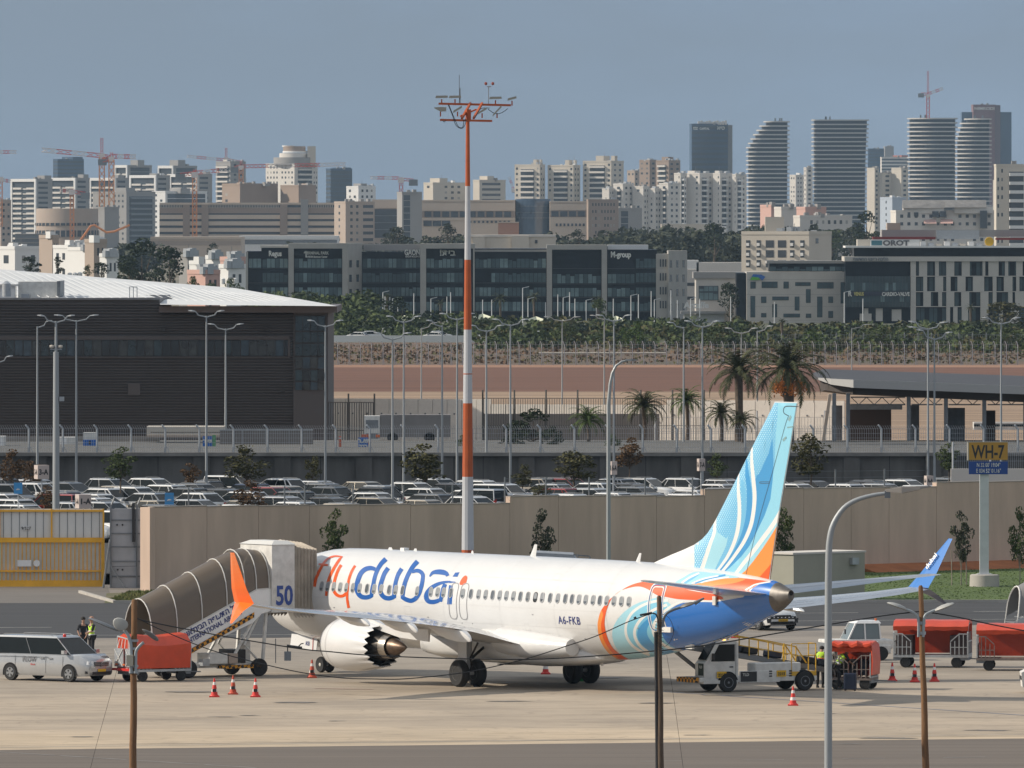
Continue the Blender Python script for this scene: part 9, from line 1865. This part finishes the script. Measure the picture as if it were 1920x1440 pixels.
def person(label,loc,rz,J,vest,trous,shirt,hat=None,sc=1.0,band=None):
 """J: joints in metres, x right, y back (person faces -y), z up"""
 t=thing('person',label,'person',loc,rz); t.scale=(sc,)*3; V_=lambda k:Vector(J[k])
 names=['pelvis','waist','chest','neck','head0','head1','shR','elR','wrR','haR','shL','elL','wrL','haL','hipR','knR','anR','toR','hipL','knL','anL','toL']
 rad={'pelvis':(.13,.10),'waist':(.12,.09),'chest':(.15,.10),'neck':(.055,.055),'head0':(.075,.085),'head1':(.085,.095),'sh':(.065,.06),'el':(.045,.045),'wr':(.03,.03),'ha':(.022,.035),'hip':(.095,.095),'kn':(.062,.062),'an':(.04,.045),'to':(.04,.03)}
 R=lambda n: rad.get(n) or rad[n[:-1]]
 vs=[(V_(n),*R(n)) for n in names]; ix={n:i for i,n in enumerate(names)}
 E_=[('pelvis','waist'),('waist','chest'),('chest','neck'),('neck','head0'),('head0','head1')]+[(a+s,b+s) for s in 'RL' for a,b in (('sh','el'),('el','wr'),('wr','ha'),('hip','kn'),('kn','an'),('an','to'))]+[('chest','shR'),('chest','shL'),('pelvis','hipR'),('pelvis','hipL')]
 b=skinned('body',vs,[(ix[a],ix[c]) for a,c in E_],0,skin_m,t)
 def gar(nm,ns,ed,add,m): return skinned(nm,[(V_(n),R(n)[0]+add,R(n)[1]+add) for n in ns],[(ns.index(a),ns.index(c)) for a,c in ed],0,m,t)
 gar('trousers',['pelvis','hipR','knR','anR','hipL','knL','anL'],[('pelvis','hipR'),('hipR','knR'),('knR','anR'),('pelvis','hipL'),('hipL','knL'),('knL','anL')],.018,trous)
 gar('shirt',['waist','chest','shR','elR','shL','elL','pelvis'],[('waist','chest'),('chest','shR'),('shR','elR'),('chest','shL'),('shL','elL'),('waist','pelvis')],.012,shirt)
 if vest: gar('vest',['waist','chest','shR','shL','pelvis'],[('waist','chest'),('chest','shR'),('chest','shL'),('waist','pelvis')],.026,vest)
 if band:
  for f in (.15,.55): c=lerp(V_('pelvis'),V_('chest'),f); mb=MB(); ax=(V_('chest')-V_('pelvis')).normalized(); xx_=Vector((1,0,0)); yy_=ax.cross(xx_).normalized(); mb.loft([[c+ax*d+xx_*.168*math.cos(k*PI/8)+yy_*.132*math.sin(k*PI/8) for k in range(16)] for d in (-.035,.035)],cap=False); mb.build('vest_band',band,t)
 hd=V_('head1'); mb=MB(); hdv=Vector(J.get('face',(0,-1,0))).normalized()
 mb.box(hd+hdv*.10+Vector((0,0,-.02)),(.03,.03,.04)); mb.build('nose',skin_m,t)
 mb=MB(); c=hd+Vector((0,0,.02))-hdv*.012; mb.lathe([(.098,-.03),(.105,.02),(.088,.075),(.045,.105),(0,.112)],12,c=tuple(c)); mb.build('cap' if hat else 'hair',hat or hair_m,t,True)
 for s in 'RL':
  hp=V_('ha'+s); wr=V_('wr'+s); d=(hp-wr).normalized(); pr=d.cross(Vector((0,1,.1))).normalized(); mb=MB()
  for k in range(4): q0=hp+pr*(-.03+.02*k); mb.tube([q0,q0+d*.045,q0+d*.075+Vector((0,-.01,0))],[.011,.010,.007],5)
  mb.tube([hp-d*.02+pr*.03,hp+pr*.055+d*.02],[.012,.009],5); mb.build('fingers',skin_m,t)
 for s in 'RL':
  a,to=V_('an'+s),V_('to'+s); mb=MB(); mb.loft([[a+Vector((-.045,.06,-.07)),a+Vector((.045,.06,-.07)),a+Vector((.04,.05,.03)),a+Vector((-.04,.05,.03))],[to+Vector((-.05,-.03,-.045)),to+Vector((.05,-.03,-.045)),to+Vector((.04,-.02,.02)),to+Vector((-.04,-.02,.02))]]); mb.build('shoe',black_p,t)
 return t
ST={'pelvis':(0,0,.95),'waist':(0,0,1.10),'chest':(0,0,1.32),'neck':(0,0,1.49),'head0':(0,-.01,1.57),'head1':(0,-.015,1.66),'shR':(.19,0,1.42),'elR':(.25,0,1.14),'wrR':(.22,-.14,.95),'haR':(.21,-.19,.89),'shL':(-.19,0,1.42),'elL':(-.25,0,1.14),'wrL':(-.22,-.14,.95),'haL':(-.21,-.19,.89),'hipR':(.10,0,.90),'knR':(.11,-.02,.50),'anR':(.11,.02,.09),'toR':(.12,-.13,.05),'hipL':(-.10,0,.90),'knL':(-.11,-.02,.50),'anL':(-.11,.02,.09),'toL':(-.12,-.13,.05)}
def P_(**k): d=dict(ST); d.update(k); return d
q=Vector((X(172,492),492,0))
person('bald man in dark shirt and pale green vest standing behind the silver van',q,math.radians(-60),P_(elR=(.24,-.12,1.15),wrR=(.08,-.24,1.10),haR=(.04,-.26,1.08)),vest_y,cloth_b,cloth_b,skin_m,1.05,refl)
person('dark haired person mostly hidden behind the windscreen of the silver van',Vector((X(156,494),494,0)),math.radians(20),P_(),None,cloth_b,cloth_b,None,1.0)
bend=P_(waist=(0,-.10,1.09),chest=(0,-.24,1.27),neck=(0,-.36,1.38),head0=(0,-.42,1.42),head1=(0,-.47,1.48),shR=(.19,-.28,1.36),shL=(-.19,-.28,1.36),elR=(.22,-.42,1.12),wrR=(.16,-.58,1.0),haR=(.14,-.64,.98),elL=(-.22,-.42,1.12),wrL=(-.16,-.58,1.0),haL=(-.14,-.64,.98),hipR=(.10,.04,.90),hipL=(-.10,.04,.90),pelvis=(0,.02,.96))
q=G(1538,1290); person('loader in lime and orange vest seen from behind at the end of the belt',(q.x,q.y,0),math.radians(165),P_(waist=(0,-.06,1.1),chest=(0,-.14,1.3),neck=(0,-.20,1.45),head0=(0,-.25,1.50),head1=(0,-.30,1.56),shR=(.2,-.15,1.40),shL=(-.2,-.15,1.40),elR=(.27,-.28,1.18),wrR=(.2,-.48,1.08),haR=(.18,-.54,1.06),elL=(-.27,-.28,1.18),wrL=(-.2,-.48,1.08),haL=(-.18,-.54,1.06)),vest_y,cloth_b,cloth_b,None,1.04,vest_o)
q=G(1570,1293); person('loader in a yellow vest bending over the cart beside the navy suitcase',(q.x,q.y,0),math.radians(118),bend,vest_y,cloth_b,cloth_b,None,1.06,refl)
# ================================================================ foreground poles, lamps and cables
wood=M('weathered_pole_wood',(.27,.135,.055),.85,var=1,col2=(.13,.07,.035),scale=1.2,stretch=(7,7,.5),bump=.5,bscale=9); wood_d=M('dark_pole_wood',(.17,.115,.075),.85,var=1,col2=(.07,.05,.035),scale=1.2,stretch=(7,7,.5),bump=.5,bscale=9)
lampf=M('lamp_head_grey',(.36,.36,.34),.5); armf=M('lamp_arm_grey',(.36,.40,.42),.4,metal=.3)
YF=360; fz=lambda py:Zp(py,YF)
def fx(px,ref): return X(px,YF)-X(ref,YF)
def wpole(label,xt,xb,yt,m,w0,w1):
 t=thing('utility_pole',label,'utility pole',(X(xb,YF),YF,0)); r0,r1=w0/2*YF/FPX,w1/2*YF/FPX; mb=MB(); top=Vector((fx(xt,xb),0,fz(yt))); n=9
 pts=[lerp(Vector((0,0,0)),top,k/n)+Vector((.012*math.sin(k*1.7),0,0)) for k in range(n+1)]; mb.tube(pts+[top+Vector((0,0,.06))],[lerp(r1,r0,k/n) for k in range(n+1)]+[r0*.55],12); mb.build('shaft',m,t,True); return t
def head(par,pts,width,thick,m=lampf,glass=None):
 """cobra head: path of 3 points"""
 a,b,c=[Vector(p) for p in pts]; mb=MB(); d=(c-a).normalized(); s=Vector((0,1,0)); up=s.cross(d).normalized()
 if up.z<0: up=-up
 rr=[]
 for f,w,h in ((0,.25,.4),(.15,.55,.8),(.4,.95,1),(.7,1,.85),(.92,.65,.5),(1,.2,.2)):
  p=lerp(a,c,f); rr.append([p+s*width*w*math.cos(k*PI/5)*.5+up*thick*h*math.sin(k*PI/5)*(.6 if math.sin(k*PI/5)>0 else .25) for k in range(10)])
 mb.loft(rr); mb.build('lamp_head',m,par,True)
 if glass: mb=MB(); mb.loft([[lerp(a,c,f)+s*width*.38*t_-up*thick*.3 for t_ in (-1,1)] for f in (.25,.85)],cap=False,close=False); mb.build('lens',glass,par)
def ohead(par,px,py,w,h,tilt,m,glass=None):
 c=Vector((fx(px,249),-.3,fz(py))); mb=MB(); rr=[]; ca,sa=math.cos(tilt),math.sin(tilt); n=14
 for d,f in ((-.07,.5),(-.05,.9),(0,1),(.06,.8),(.10,.35)):
  rr.append([c+Vector((w*f*.5*math.cos(k*2*PI/n)*(1+.15*math.sin(k*2*PI/n))*ca-h*f*.5*math.sin(k*2*PI/n)*sa*(-1),d,w*f*.5*math.cos(k*2*PI/n)*(-sa)*(-1)*(1 if tilt<0 else -1)*(1)+h*f*.5*math.sin(k*2*PI/n)*ca)) for k in range(n)])
 mb.loft(rr); mb.build('lamp_head',m,par,True)
 if glass: mb=MB(); mb.loft([[c+(q-c)*.8+Vector((0,-.035,0)) for q in rr[1]],[c+(q-c)*.78+Vector((0,-.045,0)) for q in rr[1]]]); mb.build('lens',glass,par)
lens=M('lamp_lens',(.14,.13,.12),.25)
p1=wpole('brown wooden pole with three street lamp heads, left foreground',251.5,249,1127,wood,11,15)
F1=lambda px,py,d=0:Vector((fx(px,249),d,fz(py)))
mb=MB(); mb.tube([F1(p.x,p.y,-.15) for p in bez([(246,1262),(246,1225),(245,1205),(240,1190),(234,1182)],4)],.055,6); mb.tube([F1(p.x,p.y,-.2) for p in bez([(255,1262),(255,1235),(256,1220),(263,1210),(270,1204)],4)],.05,6); mb.tube([F1(p.x,p.y,-.1) for p in bez([(246,1240),(244,1200),(238,1188),(225,1183)],4)],.045,6); mb.build('lamp_arm',armf,p1,True)
ohead(p1,226,1170,.52,.42,.45,lampf); head(p1,(F1(222,1183,-.1),F1(195,1170,0),F1(165,1159,.1)),.4,.14,galv_d); ohead(p1,283,1190,.60,.32,-.5,M('lamp_underside',(.17,.16,.15),.5),lens)
for y_ in (1201,1216,1249,1260): mb=MB(); mb.lathe([(.155,-.04),(.155,.04)],12,c=tuple(F1(250.5,y_)),axis='z',cap=False); mb.build('steel_band',galv,p1)
mb=MB(); mb.box(F1(244,1238,-.25),(.22,.2,.36)); mb.build('junction_box',M('junction_beige',(.42,.39,.31),.6),p1)
p2=wpole('dark wooden pole with a black companion tube and one lamp arm, centre right',1235.5,1240,1120,wood_d,9,14)
F2=lambda px,py,d=0:Vector((fx(px,1240),d,fz(py)))
mb=MB(); mb.tube([F2(1229.5,1185,-.02),F2(1230.5,1250,-.02),F2(1233,1530,.0)],.062,8); mb.build('black_tube',black_p,p2,True)
mb=MB(); mb.tube([F2(p.x,p.y,-.15) for p in bez([(1243,1175),(1244,1160),(1250,1150),(1262,1143),(1278,1138)],4)],.045,6); mb.build('lamp_arm',galv_d,p2,True)
head(p2,(F2(1276,1139,-.15),F2(1292,1134,-.15),F2(1304,1130,-.15)),.5,.16,M('lamp_dark_grey',(.13,.12,.11),.5)); mb=MB(); mb.tube([F2(1302,1131,-.15),F2(1320,1121,-.15)],[.07,.03],6); mb.build('photocell_arm',galv_d,p2)
mb=MB(); mb.tube([F2(p.x,p.y,-.18) for p in bez([(1224,1150),(1230,1152),(1234,1165),(1236,1190)],4)],.025,5)
for q0 in range(9): mb.tube([F2(1228,1165+q0*6,-.16),F2(1244,1168+q0*7,-.16)],.012,4)
mb.tube([F2(p.x,p.y,-.1) for p in bez([(1238,1150),(1254,1158),(1263,1180),(1258,1200),(1246,1212),(1232,1206)],5)],.010,4); mb.build('cable_loops',black_p,p2)
p3=wpole('reddish wooden pole with two grey street lamp heads, right foreground',1726,1739,1101,wood,9,15)
F3=lambda px,py,d=0:Vector((fx(px,1739),d,fz(py)))
mb=MB(); mb.tube([F3(p.x,p.y,-.15) for p in bez([(1722,1194),(1722,1165),(1718,1153),(1708,1146),(1696,1142)],4)],.045,6); mb.tube([F3(p.x,p.y,-.15) for p in bez([(1731,1194),(1732,1165),(1735,1153),(1745,1147),(1758,1142)],4)],.045,6); mb.build('lamp_arm',armf,p3,True)
head(p3,(F3(1699,1143,-.15),F3(1682,1135,-.15),F3(1663,1130,-.15)),.62,.17); head(p3,(F3(1753,1145,-.15),F3(1770,1136,-.15),F3(1789,1131,-.15)),.62,.17)
for y_ in (1168,1187): mb=MB(); mb.lathe([(.13,-.05),(.13,.05)],12,c=tuple(F3(lerp(1726,1739,(y_-1101)/424),y_)),axis='z',cap=False); mb.build('steel_band',galv,p3)
YN=250; nz_=lambda py:Zp(py,YN); nx=lambda px:X(px,YN)-X(1553,YN)
nl=thing('curved_street_lamp','tall grey steel lamp post with curved arm and flat head, nearest the camera','street lamp',(X(1553,YN),YN,0))
mb=MB(); mb.tube([Vector((nx(p.x),0,nz_(p.y))) for p in bez([(1553,2020),(1553,1440),(1553,1200),(1553.5,1060),(1556,1010),(1564,980),(1582,953),(1605,938),(1635,929),(1661,925)],3)],[lerp(.098,.042,k/27) for k in range(28)],12); mb.build('pole',lampgrey,nl,True)
for y_ in (1070,1366): mb=MB(); r_=lerp(.098,.06,(2020-y_)/1000); mb.lathe([(r_,-.05),(r_,.05)],12,c=(0,0,nz_(y_))); mb.build('collar',lampgrey,nl)
mb=MB(); mb.box((nx(1664),0,nz_(927)),(.13,.14,.16),0); mb.build('knuckle',galv_d,nl)
mb=MB(); mb.loft([[(nx(1660),-.07,nz_(922)),(nx(1660),.07,nz_(922)),(nx(1660),.06,nz_(918)),(nx(1660),-.06,nz_(918))],[(nx(1690),-.16,nz_(924)),(nx(1690),.16,nz_(924)),(nx(1690),.13,nz_(913)),(nx(1690),-.13,nz_(913))],[(nx(1725),-.12,nz_(917)),(nx(1725),.12,nz_(917)),(nx(1725),.10,nz_(911.5)),(nx(1725),-.10,nz_(911.5))],[(nx(1745),-.02,nz_(913)),(nx(1745),.02,nz_(913)),(nx(1745),.02,nz_(911)),(nx(1745),-.02,nz_(911))]]); mb.build('lamp_head',M('led_head_taupe',(.25,.225,.20),.5),nl)
mb=MB(); mb.loft([[(nx(1692),-.12,nz_(925)),(nx(1692),.12,nz_(925))],[(nx(1726),-.08,nz_(918)),(nx(1726),.08,nz_(918))]],cap=False,close=False); mb.build('lens',black_p,nl)
def cable(label,pts,Y,r,n=6):
 q=[P(x,y,Y_) for (x,y),Y_ in zip(pts,Y if isinstance(Y,list) else [Y]*len(pts))]; mb=MB(); mb.tube(bez(q,n),r,5); o=mb.build('overhead_cable',M('cable_black',(.016,.016,.017),.6),None,True); tag(o,label,'cable','overhead cables'); return o
cable('thick black cable sagging from the left wooden pole across the engine',[(257,1160),(290,1168),(420,1193),(560,1216),(620,1222),(700,1229),(860,1235),(1000,1236),(1130,1229),(1232,1220)],YF,.020)
cable('thinner black cable sagging lowest under the engine to the centre pole',[(266,1163),(300,1180),(382,1214),(452,1235),(560,1260),(640,1271),(700,1273),(757,1273),(857,1263),(930,1249),(994,1233),(1060,1212),(1119,1192),(1180,1165),(1226,1149)],YF,.017)
cable('long black cable running from the centre pole up to the right pole',[(1240,1220),(1330,1209),(1430,1192),(1560,1170),(1660,1154),(1728,1146)],YF,.022)
cable('black cable falling from the right pole out of the picture',[(1728,1146),(1790,1156),(1860,1171),(1960,1190)],YF,.022)
cable('hair thin guy wire hanging beside the left pole',[(222,1245),(205,1310),(180,1400),(160,1480)],YF,.006); cable('hair thin guy wire hanging right of the centre pole',[(1250,1228),(1262,1300),(1273,1380),(1285,1470)],YF,.006)
sp=P(552,1214,YF); s_=thing('cable_splice','black splice clamp with a grey weight hanging on the cable by the nose','cable fitting',sp); mb=MB(); mb.tube([(-.25,0,.05),(.25,0,-.02)],.05,6); mb.tube([(.1,0,0),(.22,0,.12),(.3,0,.13)],.025,4); mb.tube([(-.22,0,.0),(-.22,0,-.15)],.025,4); mb.build('clamp',black_p,s_); mb=MB(); mb.box((-.22,0,-.28),(.22,.12,.30)); mb.build('weight',galv_d,s_)
sp=P(1217,1150,YF); s_=thing('cable_clamp','small black tension clamp on the cable at the centre pole','cable fitting',sp); mb=MB(); mb.tube([(-.3,0,-.06),(.1,0,.02)],.035,6); mb.tube([(-.5,0,-.16),(-.42,0,-.12)],.03,6); mb.build('clamp',black_p,s_)
# ================================================================ air
hz=bpy.data.materials.new('haze_air'); hz.use_nodes=True; n=hz.node_tree.nodes; l=hz.node_tree.links
for q in list(n):
 if q.type!='OUTPUT_MATERIAL': n.remove(q)
pv=n.new('ShaderNodeVolumePrincipled'); pv.inputs['Density'].default_value=.000024; pv.inputs['Color'].default_value=(.56,.78,1,1); pv.inputs['Anisotropy'].default_value=0
l.new(pv.outputs[0],[q for q in n if q.type=='OUTPUT_MATERIAL'][0].inputs['Volume'])
mb=MB(); mb.bb(-5200,5200,-60,12500,-12,150); hb=mb.build('haze',hz); tag(hb,'thin blue city haze filling the air over the airfield','haze',kind='stuff')
